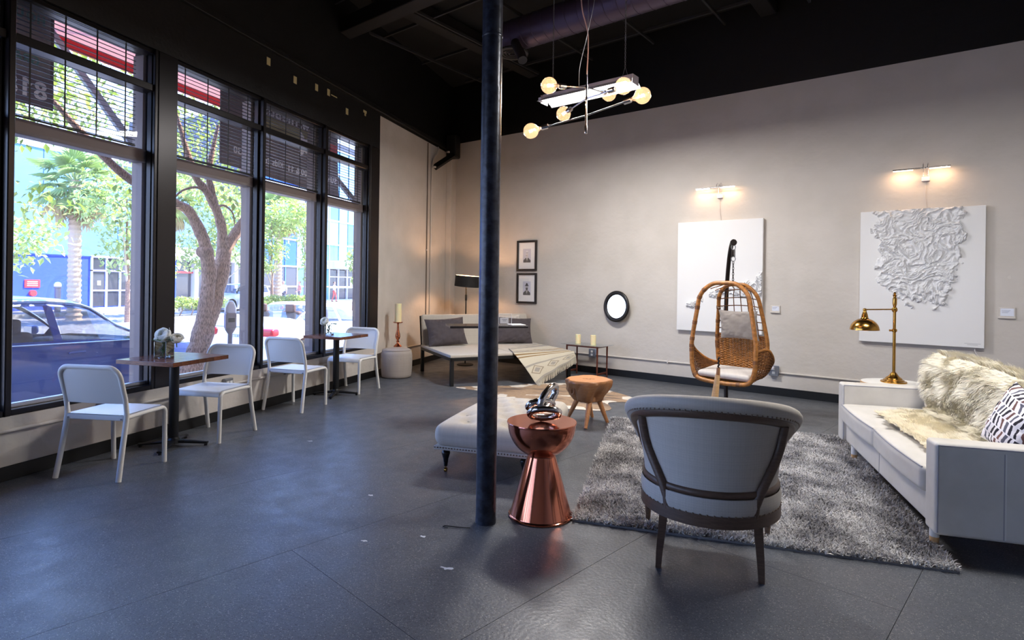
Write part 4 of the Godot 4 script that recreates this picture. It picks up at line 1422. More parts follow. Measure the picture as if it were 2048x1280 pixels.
func knot(at: Vector3) -> void:
	var k := thing("knot_sculpture", "silver sculpture of three interlocked chain links on the copper table", "sculpture", at)
	var n := FastNoiseLite.new()
	n.seed = 2
	n.frequency = 40.0
	var links := [[about(Vector3(0.012, 0.045, 0.036), 14, 52, 10), 0.088, 0.06], [about(Vector3(-0.03, 0.075, -0.03), 40, 52, -16), 0.085, 0.058], [about(Vector3(0.026, 0.135, 0.0), 74, 12, 34), 0.09, 0.055]]
	for l in links:
		var pts := []
		var rad := []
		for i in 36:
			var a := TAU * i / 36
			pts.append(Vector3(cos(a) * l[1], sin(a) * l[2], 0))
			rad.append(0.0205 + n.get_noise_1d(i * 0.013) * 0.005)
		var g := G.new()
		g.tube(pts, rad, 14, true)
		var o := obj("link", g, M.silver, k, 70)
		o.transform = l[0]
	# rest the lowest link on the table
	var low := 9.0
	for o in k.get_children():
		var mi := o as MeshInstance3D
		for v in mi.mesh.surface_get_arrays(0)[Mesh.ARRAY_VERTEX]: low = minf(low, (mi.transform * v).y)
	for o in k.get_children(): (o as Node3D).position.y -= low

func log_stool() -> void:
	var s := thing("log_stool", "teak stump stool with round live-edge seat and splayed legs by the cowhide", "stool", Vector3(-0.99, 0, -5.87))
	var n := FastNoiseLite.new()
	n.seed = 8
	n.frequency = 1.1
	var rows := []
	var prof := [[0.0, 0.215], [0.10, 0.22], [0.155, 0.238], [0.185, 0.28], [0.215, 0.34], [0.232, 0.39], [0.236, 0.425], [0.231, 0.443], [0.222, 0.45]]
	for q in prof:
		var ring := PackedVector3Array()
		for k in 48:
			var a := TAU * k / 48
			var w: float = n.get_noise_3d(cos(a) * 1.2, sin(a) * 1.2, q[1] * 2.0)
			var r: float = q[0] * (1.0 + w * 0.24)
			if q[1] < 0.42: r *= 1.0 + 0.13 * n.get_noise_3d(cos(a) * 4.0, sin(a) * 4.0, q[1] * 9.0)
			# hollows in the side
			for h in [[4.2, 0.33, 0.045], [5.35, 0.30, 0.085], [2.0, 0.34, 0.05], [0.2, 0.31, 0.06]]:
				var d := Vector2(angle_difference(a, h[0]) * 0.22, q[1] - h[1]).length()
				r -= h[2] * exp(-d * d / 0.004)
			ring.append(Vector3(cos(a) * r, q[1], -sin(a) * r))
		rows.append(ring)
	obj("seat_block", G.new().grid(rows, true), M.teak_edge, s, 45)
	var top := G.new()
	top.fan(rows[rows.size() - 1])
	var rim := obj("seat_top", top, M.teak, s)
	rim.position.y = 0.0006
	# growth cracks on the seat
	var cr := mat("crack", rgb(84, 52, 34), 0.8)
	for k in 3:
		var a := 0.4 + k * 1.1
		obj("crack", G.new().box(Vector3(cos(a) * 0.04, 0.4507, sin(a) * 0.03), Vector3(0.05, 0.0015, 0.006), 0.0), cr, s)
	var knot_ring := G.new()
	var kp := []
	for k in 16:
		var a := TAU * k / 16
		kp.append(Vector3(cos(a) * 0.028, sin(a) * 0.04, 0))
	var kn := obj("knot_hole", knot_ring.tube(kp, 0.008, 6, true), M.teak_edge, s, 60)
	kn.transform = Transform3D(Basis(Vector3.UP, deg_to_rad(-38)), Vector3(-0.135, 0.35, 0.165))
	for q in [[Vector3(0.03, 0.25, 0.10), Vector3(0.02, 0, 0.27)], [Vector3(0.10, 0.25, -0.01), Vector3(0.19, 0, -0.06)], [Vector3(-0.11, 0.25, -0.02), Vector3(-0.24, 0, -0.15)], [Vector3(-0.03, 0.25, -0.1), Vector3(0.0, 0, -0.26)]]:
		obj("leg", G.new().tube([q[1], q[1].lerp(q[0], 0.5), q[0]], [0.017, 0.024, 0.028], 10), M.teak, s)

func armchair() -> void:
	var c := thing("tub_armchair", "grey linen tub armchair with oak frame, seen from behind on the rug", "armchair", Vector3(0.1, 0, -3.17))
	# plan: back towards +z
	var amax := deg_to_rad(118)
	var rim := []
	var rail := []
	var seat := []
	for i in 41:
		var t := lerpf(-amax, amax, i / 40.0)
		var q := 1.0 - pow(absf(t) / amax, 2.0)
		rim.append(Vector3(sin(t) * 0.375, lerpf(0.555, 0.845, pow(q, 0.68)), cos(t) * 0.36 + 0.02))
		rail.append(Vector3(sin(t) * 0.322, 0.435, cos(t) * 0.315 + 0.03))
		seat.append(Vector3(sin(t) * 0.335, 0.35, cos(t) * 0.335 + 0.03))
	# padded roll on top of the back
	var roll := []
	for p in rim: roll.append(p + Vector3(p.x * 0.03, 0.018, 0))
	obj("top_roll", G.new().tube(roll, 0.042, 16, false, true, Vector2(0.85, 1.15)), M.linen_grey, c, 70)
	var wood := []
	for p in rim: wood.append(p + Vector3(0.0, -0.028, 0.004))
	obj("crest_rail", G.new().tube(wood, 0.026, 8, false, true, Vector2(0.75, 1.0)), M.dark_oak, c, 50)
	# nails along the roll, on the outside
	var nm := G.new().lathe([Vector2(0, 0), Vector2(0.005, 0.0), Vector2(0.0035, 0.003), Vector2(0, 0.004)], 7).mesh(60)
	for i in 64:
		var f := (i + 0.5) / 64.0 * 40.0
		var a: Vector3 = rim[int(f)]
		var b: Vector3 = rim[int(f) + 1]
		var p := a.lerp(b, f - int(f))
		var out := Vector3(p.x / 0.375 / 0.375, 0, (p.z - 0.02) / 0.36 / 0.36).normalized()
		put("nailhead", nm, M.nail, c, Transform3D(Basis(Quaternion(Vector3.UP, out)), p + out * 0.040 + Vector3(0, -0.006, 0)))
	# upholstered back: outer and inner skins
	for skin in [["outer_back", 0.0, false], ["inner_back", -0.05, true]]:
		var rows := []
		for k in 13:
			var t := k / 12.0
			var row := PackedVector3Array()
			for i in 41:
				var p: Vector3 = rail[i].lerp(rim[i] - Vector3(0, 0.02, 0), t)
				# the back bows in at the waist and flares to the rail
				var s := pow(t, 1.6)
				p.x = lerpf(rail[i].x, rim[i].x, s)
				p.z = lerpf(rail[i].z, rim[i].z, s)
				var out := Vector3(p.x, 0, p.z).normalized()
				row.append(p + out * skin[1])
			rows.append(row)
		obj(skin[0], G.new().grid(rows, false, skin[2]), M.linen_grey, c, 70)
	# bent posts in the back and upright arm posts
	for i in [10, 30]:
		var pts := []
		for k in 9:
			var t := k / 8.0
			var s := pow(t, 1.6)
			var j: float = lerpf(14.0 if i == 10 else 26.0, float(i), smoothstep(0.0, 0.8, t))
			var i0 := int(j)
			var fr := j - i0
			var ra: Vector3 = rail[i0].lerp(rail[mini(i0 + 1, 40)], fr)
			var ri: Vector3 = rim[i0].lerp(rim[mini(i0 + 1, 40)], fr)
			var p := Vector3(lerpf(ra.x, ri.x, s), lerpf(0.335, ri.y - 0.04, t), lerpf(ra.z, ri.z, s))
			var out := Vector3(p.x, 0, p.z).normalized()
			pts.append(p + out * 0.008)
		obj("back_post", G.new().tube(pts, 0.021, 8, false, true, Vector2(0.7, 1.0), Vector3(0, 0, 1)), M.dark_oak, c, 50)
	for i in [2, 38]:
		obj("arm_post", G.new().tube([seat[i], rail[i] + Vector3(0, 0.05, 0), rim[i] - Vector3(0, 0.03, 0)], [0.024, 0.02, 0.022], 8), M.dark_oak, c, 50)
	var sr := []
	for p in rail: sr.append(p + Vector3(0, 0.004, 0))
	obj("lower_rail", G.new().tube(sr, 0.018, 8, false, true, Vector2(1.0, 0.75)), M.dark_oak, c, 50)
	# the strip of linen below the rail, nailed along its lower edge
	var rows2 := []
	for k in 5:
		var row := PackedVector3Array()
		for i in 41: row.append(seat[i] + Vector3(0, lerpf(-0.005, 0.075, k / 4.0), 0) + Vector3(seat[i].x, 0, seat[i].z).normalized() * 0.006 * sin(PI * k / 4.0))
		rows2.append(row)
	obj("seat_band", G.new().grid(rows2), M.linen_grey, c, 70)
	for i in 44:
		var f := (i + 0.5) / 44.0 * 40.0
		var p: Vector3 = seat[int(f)].lerp(seat[int(f) + 1], f - int(f))
		var out := Vector3(p.x, 0, p.z).normalized()
		put("nailhead", nm, M.nail, c, Transform3D(Basis(Quaternion(Vector3.UP, out)), p + out * 0.004 + Vector3(0, -0.001, 0)))
	# seat apron and cushion
	var ap := PackedVector2Array()
	for i in 41: ap.append(Vector2(seat[i].x, seat[i].z) * 1.015)
	ap.append(Vector2(0.33, -0.33))
	ap.append(Vector2(-0.33, -0.33))
	obj("seat_apron", flat_slab(ap, 0.292, 0.348), M.dark_oak, c, 30)
	var cu := PackedVector2Array()
	for p in ap: cu.append(p * 0.93)
	obj("seat_cushion", flat_slab(cu, 0.345, 0.44), M.linen_grey, c, 30)
	# sabre rear legs
	for s in [-1.0, 1.0]:
		var leg := smooth_path([Vector3(s * 0.238, 0.0, 0.2), Vector3(s * 0.232, 0.1, 0.215), Vector3(s * 0.222, 0.2, 0.235), Vector3(s * 0.214, 0.30, 0.247), Vector3(s * 0.212, 0.345, 0.248)], 4)
		var rad := []
		for k in leg.size(): rad.append(lerpf(0.0185, 0.031, pow(k / float(leg.size() - 1), 0.8)))
		obj("leg", G.new().tube(leg, rad, 4, false, true, Vector2.ONE, Vector3(1, 0, 1).normalized()), M.dark_oak, c, 25)
		obj("leg", G.new().lathe([Vector2(0, 0), Vector2(0.012, 0), Vector2(0.013, 0.01), Vector2(0.022, 0.12), Vector2(0.024, 0.13), Vector2(0.018, 0.14), Vector2(0.027, 0.155), Vector2(0.03, 0.18), Vector2(0.024, 0.2), Vector2(0.03, 0.215), Vector2(0.03, 0.3)], 20, Vector3(s * 0.325, 0.022, -0.325)), M.dark_oak, c)

func carved_post() -> void:
	var p := thing("carved_wooden_post", "pale carved wooden post with a dark twisted tip standing behind the armchair", "ornament", Vector3(0.215, 0.0125, -5.3))
	var pts := [Vector3(-0.02, 0.012, 0), Vector3(-0.018, 0.2, 0), Vector3(-0.008, 0.4, 0), Vector3(0.002, 0.5, 0), Vector3(0.012, 0.6, 0), Vector3(0.016, 0.632, 0)]
	obj("post", G.new().tube(pts, [0.036, 0.034, 0.031, 0.027, 0.022, 0.02], 10), M.oak, p, 40)
	obj("neck", G.new().tube([Vector3(0.018, 0.63, 0), Vector3(0.021, 0.695, 0)], [0.017, 0.015], 10), M.teak_edge, p, 40)
	var tip := []
	for k in 15: tip.append(Vector3(0.022 + cos(k * 1.4) * 0.004, 0.69 + k * 0.0068, sin(k * 1.4) * 0.004))
	obj("tip", G.new().tube(tip, 0.008, 7), M.dark_iron, p, 60)
	obj("foot_plate", G.new().lathe([Vector2(0, 0.0), Vector2(0.085, 0.0), Vector2(0.08, 0.016), Vector2(0, 0.018)], 24), M.dark_iron, p).position = Vector3(-0.02, 0.0, 0)

# ---------------------------------------------------------------- rattan hanging chair
func hanging_chair() -> void:
	var st := thing("chair_stand", "dark curved iron stand holding the rattan hanging chair", "stand", Vector3(0.40, 0, -7.45))
	var base := []
	for k in 40:
		var a := TAU * k / 40
		base.append(Vector3(cos(a) * 0.48 + 0.03, 0.02, sin(a) * 0.48 + 0.3))
	obj("base_ring", G.new().tube(base, 0.02, 10, true), M.dark_iron, st)
	obj("base_bar", G.new().tube([Vector3(0.03, 0.02, -0.18), Vector3(0.03, 0.02, 0.78)], 0.02, 10), M.dark_iron, st)
	obj("pole", G.new().tube(smooth_path([Vector3(0.03, 0.02, -0.1), Vector3(0.02, 0.5, -0.13), Vector3(0.015, 1.0, -0.12), Vector3(0.018, 1.45, -0.02), Vector3(0.028, 1.75, 0.16), Vector3(0.04, 1.9, 0.36), Vector3(0.051, 1.93, 0.50)], 7), 0.024, 14), M.dark_iron, st)
	var hook := Vector3(0.451, 1.915, -6.948)
	var hk := hook - st.position
	obj("hook_ball", G.new().tube([hk + Vector3(0, 0, -0.02), hk + Vector3(0, 0, 0.02)], 0.036, 20), M.dark_iron, st)
	var ring := []
	for k in 16: ring.append(Vector3(cos(TAU * k / 16) * 0.022, sin(TAU * k / 16) * 0.028, 0))
	obj("ring", G.new().tube(ring, 0.005, 6, true), M.steel_grey, st, 70).position = hk + Vector3(0, -0.055, 0)
	var spring := []
	for k in 60: spring.append(Vector3(cos(k * 0.9) * 0.02, -0.085 - k * 0.0013, sin(k * 0.9) * 0.02))
	obj("spring", G.new().tube(spring, 0.0035, 5), M.dark_iron, st, 70).position = hk
	obj("ring", G.new().tube(ring, 0.005, 6, true), M.steel_grey, st, 70).position = hk + Vector3(0, -0.185, 0)
	var lk := []
	for k in 12: lk.append(Vector3(cos(TAU * k / 12) * 0.009, sin(TAU * k / 12) * 0.02, 0))
	var lm := G.new().tube(lk, 0.0038, 5, true).mesh(70)
	for k in 8: put("chain_link", lm, M.dark_iron, st, Transform3D(Basis(Vector3.UP, PI / 2 * (k % 2) + 0.4), hk + Vector3(0, -0.228 - k * 0.0315, 0)))
	# the chair itself: local +z is the open front
	var c := thing("hanging_chair", "rattan hanging chair with a woven seat, netted back and cream cushions", "hanging chair", Vector3(0.45, 0, -6.93), -31)
	var hoops := {}
	for h in [["front_hoop", 0.22, 0.375, 0.355, 1.455, 0.024], ["rear_hoop", -0.24, 0.30, 0.40, 1.44, 0.022]]:
		var z: float = h[1]
		var w: float = h[2]
		var pts := []
		# up the left, round the top, down the right, round the bottom
		var top: float = h[4]
		var low: float = h[3]
		var lean := -0.02 if z > 0 else 0.16
		for q in [[-1.0, 0.30], [-0.99, 0.42], [-0.86, 0.70], [-0.74, 0.88], [-0.40, 0.985], [0, 1.0], [0.40, 0.985], [0.74, 0.88], [0.86, 0.70], [0.99, 0.42], [1.0, 0.30], [0.97, 0.14], [0.82, 0.03], [0.4, 0.0], [-0.4, 0.0], [-0.82, 0.03], [-0.97, 0.14]]:
			var y: float = lerpf(low, top, q[1])
			pts.append(Vector3(q[0] * w, y, z + lean * pow(q[1], 2.0)))
		var loop := smooth_path(pts, 5, true)
		hoops[h[0]] = loop
		obj(h[0], G.new().tube(loop, h[5], 12, true), M.rattan, c, 60)
		# cane wrapping at the joints
		for k in range(0, 10):
			var i := (k * 3 + 2) % 20 if k < 7 else 52 + (k - 7) * 12
			var p: Vector3 = loop[i % loop.size()]
			var nx: Vector3 = loop[(i + 1) % loop.size()]
			var d := (nx - p).normalized()
			obj("binding", G.new().tube([p - d * 0.02, p + d * 0.02], h[5] + 0.003, 12), M.rattan_dark, c, 30)
	var fh: Array = hoops.front_hoop
	var rh: Array = hoops.rear_hoop
	# woven arms between the hoops, rising to a scalloped edge
	for s in [-1.0, 1.0]:
		var panel := Node3D.new()
		panel.name = "woven_arm"
		c.add_child(panel, true)
		var edge := []
		var n := 13
		var wg := G.new()
		var cols := []
		for i in n:
			var t := i / float(n - 1)
			var top_y := 0.72 - 0.20 * smoothstep(0.25, 1.0, t) + 0.03 * sin(PI * minf(t * 2.2, 1.0))
			var line := []
			for k in 13:
				var y := lerpf(0.40, top_y, k / 12.0)
				var a := nearest_on(fh, s, y)
				var b := nearest_on(rh, s, y)
				var p := a.lerp(b, t)
				p.x += s * 0.12 * sin(PI * t) * (0.35 + 0.65 * k / 12.0)
				line.append(p)
			cols.append(line)
			edge.append(line[12])
		# uprights, then weavers going over and under them
		for line in cols: wg.tube(line, 0.006, 6)
		for k in 22:
			var f := k / 21.0 * 12.0
			var i0 := mini(int(f), 11)
			var w := []
			for i in n:
				var p: Vector3 = cols[i][i0].lerp(cols[i][i0 + 1], f - i0)
				w.append(p + Vector3(s * (0.007 if (i + k) % 2 == 0 else -0.007), 0, 0))
			wg.tube(smooth_path(w, 3), 0.0062, 5)
		obj("weave", wg, M.rattan_dark, panel, 70)
		obj("edge_cane", G.new().tube(smooth_path(edge, 3), 0.014, 10), M.rattan, panel, 60)
	# woven seat bottom
	var sw := G.new()
	for k in 18:
		var t := (k + 0.5) / 18.0
		var line := []
		for j in 11:
			var u := j / 5.0 - 1.0
			var z := lerpf(0.215, -0.235, t)
			var half := lerpf(0.35, 0.28, t)
			line.append(Vector3(u * half, lerpf(0.365, 0.405, t) - 0.012 * (1 - u * u) + (0.006 if (j + k) % 2 == 0 else -0.006) + 0.05 * pow(absf(u), 4.0), z))
		sw.tube(line, 0.0125, 6)
	obj("woven_seat", sw, M.rattan, c, 60)
	# woven lower back and the open net above it
	var wb := G.new()
	var cols_b := []
	for i in 17:
		var u := i / 8.0 - 1.0
		var line := []
		for k in 11:
			var y := lerpf(0.41, 0.86, k / 10.0)
			var l := nearest_on(rh, -1, y)
			var r := nearest_on(rh, 1, y)
			var p := l.lerp(r, (u * 0.95 + 1) / 2)
			line.append(p + Vector3(0, 0, -0.05 * (1 - u * u)))
		cols_b.append(line)
	for line in cols_b: wb.tube(line, 0.009, 6)
	for k in 34:
		var f := k / 33.0 * 10.0
		var i0 := mini(int(f), 9)
		var w := []
		for i in 17:
			var p: Vector3 = cols_b[i][i0].lerp(cols_b[i][i0 + 1], f - i0)
			w.append(p + Vector3(0, 0, 0.009 if (i + k) % 2 == 0 else -0.009))
		wb.tube(smooth_path(w, 2), 0.0068, 5)
	obj("woven_back", wb, M.rattan, c, 70)
	for k in 6:
		var y := 0.93 + k * 0.085
		var l := nearest_on(rh, -1, y)
		var r := nearest_on(rh, 1, y)
		var pts := []
		for i in 9:
			var t := i / 8.0
			pts.append(l.lerp(r, t) + Vector3(0, 0.03 * sin(PI * t) * k / 5.0, -0.05 * sin(PI * t)))
		obj("net_cane", G.new().tube(pts, 0.0055, 6), M.rattan_dark, c, 60)
	for k in 5:
		var u := (k + 1) / 6.0
		var pts := []
		for i in 8:
			var y := lerpf(0.86, 1.375, i / 7.0)
			var l := nearest_on(rh, -1, y)
			var r := nearest_on(rh, 1, y)
			pts.append(l.lerp(r, u) + Vector3(0, 0.03 * sin(PI * u) * i / 7.0, -0.05 * sin(PI * u)))
		var t0: Vector3 = pts[7]
		pts.append(Vector3(t0.x * 0.8, 1.44, 0.0))
		pts.append(Vector3(t0.x * 0.75, 1.45, 0.16))
		obj("net_cane", G.new().tube(smooth_path(pts, 3), 0.0055, 6), M.rattan_dark, c, 60)
	for k in 2:
		var f := lerpf(0.35, 0.75, float(k))
		obj("net_cane", G.new().tube([Vector3(-0.22, 1.37 + 0.02 * k, lerpf(-0.1, 0.16, f)), Vector3(0, 1.452, lerpf(-0.08, 0.18, f)), Vector3(0.22, 1.37 + 0.02 * k, lerpf(-0.1, 0.16, f))], 0.0055, 6), M.rattan_dark, c, 60)
	# cushions
	var fr := c.transform
	var sc := obj("seat_cushion", G.new().soft(Vector3.ZERO, Vector3(0.62, 0.07, 0.42), 0.034, 5, 6), M.cushion_white)
	tag(sc, "flat cream cushion on the seat of the rattan hanging chair", "cushion")
	sc.transform = fr * about(Vector3(0, 0.446, 0.005), 0, 5, 0)
	var bc := put("back_cushion", pillow_mesh(0.46, 0.34, 0.05, 21, 0.008), M.net_pillow)
	tag(bc, "square grey linen cushion tied to the netted back of the hanging chair", "cushion")
	bc.transform = fr * about(Vector3(0.0, 0.98, -0.145), 0, 10, 0)
	for s in [-1.0, 1.0]:
		obj("tie", G.new().tube(smooth_path([Vector3(s * 0.17, 0.16, 0), Vector3(s * 0.19, 0.2, -0.02), Vector3(s * 0.22, 0.19, 0.01), Vector3(s * 0.24, 0.2, 0.0)], 4), 0.004, 5), M.net_pillow, bc)

func nearest_on(loop: Array, s: float, y: float) -> Vector3:
	var best := Vector3.ZERO
	var e := 9.0
	var n := loop.size()
	for i in n:
		var a: Vector3 = loop[i]
		var b: Vector3 = loop[(i + 1) % n]
		if a.x * s <= 0.0 or b.x * s <= 0.0: continue
		var f := 0.0 if absf(b.y - a.y) < 1e-6 else clampf((y - a.y) / (b.y - a.y), 0, 1)
		var p := a.lerp(b, f)
		if absf(p.y - y) < e - 1e-4:
			e = absf(p.y - y)
			best = p
	return best

func nest_tables() -> void:
	var defs := [["round white-topped nesting table carrying the brass lamp behind the sofa", Vector3(1.86, 0, -6.33), 0.275, 0.52, 20.0], ["lower round white-topped nesting table half hidden behind the sofa arm", Vector3(1.575, 0, -6.06), 0.205, 0.405, -68.0]]
	for d in defs:
		var t := thing("nesting_table", d[0], "side table", d[1], d[4], "white nesting tables")
		var r: float = d[2]
		var h: float = d[3]
		obj("top", G.new().lathe([Vector2(0, h - 0.004), Vector2(r - 0.006, h - 0.004), Vector2(r - 0.004, h - 0.001), Vector2(r - 0.008, h), Vector2(0, h)], 44), M.white_powder, t, 30)
		obj("edge_band", G.new().lathe([Vector2(0, h - 0.032), Vector2(r - 0.01, h - 0.032), Vector2(r, h - 0.026), Vector2(r, h - 0.005), Vector2(r - 0.005, h - 0.004)], 44), M.oak, t, 30)
		for k in 3:
			var a := TAU * k / 3
			var dir := Vector3(cos(a), 0, sin(a))
			obj("leg", G.new().tube([dir * (r * 1.08), dir * (r * 0.55) + Vector3(0, h - 0.028, 0)], [0.011, 0.017], 10), M.oak, t)
	# the brass lamp
	var l := thing("brass_table_lamp", "brass swing-arm table lamp with a dome shade on the white round table", "table lamp", Vector3(1.86, 0.5205, -6.335), 17.3)
	obj("base", G.new().lathe([Vector2(0, 0), Vector2(0.108, 0.0), Vector2(0.11, 0.006), Vector2(0.106, 0.014), Vector2(0.09, 0.018), Vector2(0.086, 0.026), Vector2(0.072, 0.032), Vector2(0.066, 0.044), Vector2(0.045, 0.06), Vector2(0.03, 0.08), Vector2(0.02, 0.095), Vector2(0.014, 0.1)], 36), M.brass, l, 25)
	obj("stem", G.new().tube([Vector3(0, 0.09, 0), Vector3(0, 0.68, 0)], 0.013, 14), M.brass, l)
	obj("collar", G.new().lathe([Vector2(0.013, 0.48), Vector2(0.021, 0.484), Vector2(0.024, 0.496), Vector2(0.021, 0.508), Vector2(0.013, 0.512)], 18), M.brass, l)
	obj("thumb_screw", G.new().tube([Vector3(-0.02, 0.496, 0), Vector3(-0.045, 0.496, 0)], [0.006, 0.011], 10), M.brass, l)
	obj("swivel", G.new().lathe([Vector2(0.013, 0.67), Vector2(0.022, 0.68), Vector2(0.025, 0.696), Vector2(0.02, 0.712), Vector2(0.012, 0.72), Vector2(0.015, 0.735), Vector2(0.0185, 0.75), Vector2(0.0175, 0.80), Vector2(0.012, 0.812), Vector2(0.012, 0.822), Vector2(0.02, 0.828), Vector2(0.011, 0.836), Vector2(0.009, 0.845), Vector2(0.012, 0.853), Vector2(0.0, 0.866)], 20), M.brass, l, 30)
	obj("arm", G.new().tube([Vector3(0.0, 0.698, 0), Vector3(-0.285, 0.692, 0)], 0.0062, 10), M.brass, l)
	var sh := Node3D.new()
	sh.name = "lamp_head"
	l.add_child(sh)
	sh.position = Vector3(-0.285, 0.69, 0)
	obj("joint", G.new().lathe([Vector2(0, -0.016), Vector2(0.014, -0.012), Vector2(0.017, 0.0), Vector2(0.014, 0.012), Vector2(0, 0.016)], 16), M.brass, sh)
	var dome := [Vector2(0.012, -0.012), Vector2(0.02, -0.03), Vector2(0.027, -0.055), Vector2(0.03, -0.075), Vector2(0.036, -0.082)]
	var prof := []
	for k in 13:
		var a := lerpf(0.0, PI / 2 - 0.25, k / 12.0)
		prof.append(Vector2(0.124 * cos(a), -0.19 + 0.11 * sin(a)))
	prof.push_front(Vector2(0.128, -0.192))
	dome.reverse()
	for q in dome: prof.append(q)
	obj("shade", G.new().lathe(prof, 40), M.brass, sh, 35)
	var ins := []
	for q in prof: ins.append(Vector2(maxf(q.x - 0.002, 0.001), q.y - 0.001))
	obj("shade_lining", flipped(G.new().lathe(ins.slice(0, 14), 40)), M.shade_inside, sh)
	obj("bulb_holder", G.new().lathe([Vector2(0, -0.15), Vector2(0.02, -0.148), Vector2(0.028, -0.12), Vector2(0.014, -0.095), Vector2(0.014, -0.08)], 16), M.white_card, sh)

func sofa() -> void:
	var s := thing("leather_sofa", "white leather two-seat sofa with wooden feet at the right edge of the rug", "sofa", Vector3(1.24, 0, -4.6))
	# local: front at x = 0 facing -x, length along z, -1.05 .. 1.05
	for e in [1.0, -1.0]:
		var arm := Node3D.new()
		arm.name = "arm"
		s.add_child(arm, true)
		arm.position = Vector3(0, 0, e * 0.975)
		var g := G.new()
		g.soft(Vector3(0.43, 0.358, 0), Vector3(0.86, 0.487, 0.145), 0.022, 4, 8)
		obj("arm_panel", g, M.white_leather, arm, 60)
		# piping round both faces, a stitched seam down the outside
		for f in [-1.0, 1.0]:
			var z: float = f * 0.0695
			obj("piping", G.new().tube([Vector3(0.012, 0.13, z), Vector3(0.012, 0.588, z), Vector3(0.85, 0.590, z)], 0.0042, 6), M.leather_seam, arm)
		obj("seam", G.new().box(Vector3(0.30, 0.35, e * 0.0725), Vector3(0.004, 0.44, 0.0012), 0.0), M.leather_seam, arm)
		obj("stitching", G.new().box(Vector3(0.308, 0.35, e * 0.0728), Vector3(0.0015, 0.44, 0.0008), 0.0), M.white_card, arm)
	var base := G.new()
	base.soft(Vector3(0.44, 0.202, 0), Vector3(0.82, 0.175, 1.82), 0.02, 3, 8)
	obj("base", base, M.white_leather, s, 60)
	obj("base_seam", G.new().box(Vector3(0.029, 0.2, 0.0), Vector3(0.002, 0.16, 0.004), 0.0), M.leather_seam, s)
	for e in [1.0, -1.0]:
		var g := G.new()
		g.soft(Vector3.ZERO, Vector3(0.68, 0.145, 0.892), 0.035, 5, 12)
		var n := FastNoiseLite.new()
		n.seed = 31 + int(e)
		n.frequency = 2.2
		for k in g.v.size():
			var p := g.v[k]
			var puff := (1 - pow(absf(p.x) / 0.34, 4)) * (1 - pow(absf(p.z) / 0.446, 4))
			if p.y > 0: p.y += 0.022 * puff + n.get_noise_2d(p.x * 1.5, p.z * 1.5) * 0.012 * puff
			# front edge sags a little between the seams
			p.x -= 0.018 * (1 - pow(p.z / 0.446, 2)) * smoothstep(-0.1, -0.34, p.x)
			g.v[k] = p + Vector3(0.325, 0.362, e * 0.449)
		obj("seat_cushion", g, M.white_leather, s, 70)
		var pip := []
		for k in 13:
			var z := -0.44 + 0.88 * k / 12.0
			pip.append(Vector3(-0.008 - 0.018 * (1 - pow(z / 0.446, 2)), 0.428 - 0.0, z + e * 0.449))
		obj("piping", G.new().tube(pip, 0.005, 6), M.leather_seam, s)
	var bk := G.new()
	bk.soft(Vector3(0.80, 0.40, 0), Vector3(0.16, 0.56, 1.82), 0.03, 4, 8)
	obj("back", bk, M.white_leather, s, 60)
	for e in [1.0, -1.0]:
		var g := G.new()
		g.soft(Vector3.ZERO, Vector3(0.16, 0.36, 0.89), 0.06, 5, 8)
		g.x = Transform3D()
		var o := obj("back_cushion", g, M.white_leather, s, 70)
		o.transform = about(Vector3(0.675, 0.60, e * 0.449), 0, 0, -9)
	for q in [[0.05, 0.9], [0.05, -0.72], [0.8, 0.9], [0.8, -0.72]]:
		var l := Node3D.new()
		l.name = "leg"
		s.add_child(l, true)
		l.position = Vector3(q[0], 0.0, q[1])
		var lift := 0.024 if q[0] < 0.2 else 0.0
		obj("wooden_foot", G.new().lathe([Vector2(0, lift), Vector2(0.02, lift), Vector2(0.0215, lift + 0.005), Vector2(0.0225, 0.058)], 18), M.oak, l)
		obj("white_collar", G.new().lathe([Vector2(0.0225, 0.058), Vector2(0.0235, 0.06), Vector2(0.024, 0.125)], 18), M.white_powder, l)
	fur_throw()
	# zebra-striped pillow in the near corner
	var im := Image.create(384, 384, false, Image.FORMAT_RGB8)
	var n := FastNoiseLite.new()
	n.seed = 5
	n.frequency = 0.008
	for y in 384:
		for x in 384:
			var cell := int(y / 64)
			var yy := fposmod(y, 64.0) / 64.0
			var ph := x * 0.16 + n.get_noise_2d(x, cell * 200.0 + y * 0.4) * 3.0 + yy * (3.0 if cell % 2 == 0 else -3.0)
			var k := sin(ph)
			var c := rgb(238, 234, 236)
			if yy > 0.1 and k > 0.1:
				c = rgb(34, 30, 42)
				var pick := int(floor(ph / TAU)) % 4
				if pick == 1: c = rgb(110, 76, 70)
				elif pick == 2: c = rgb(92, 92, 106)
			im.set_pixel(x, y, c)
	var m := mat("zebra_cloth", Color.WHITE, 0.85)
	m.albedo_texture = ImageTexture.create_from_image(im)
	var zp := put("striped_pillow", pillow_mesh(0.38, 0.38, 0.13, 33), m)
	tag(zp, "black and white striped pillow in the near corner of the white sofa", "pillow")
	zp.transform = about(Vector3(1.735, 0.668, -3.875), -82, -20, -14)
	# a wooden crate behind the sofa
	var c := thing("wooden_crate", "brown wooden crate with dark clasps standing behind the sofa", "crate", Vector3(2.98, 0, -6.72), -21)
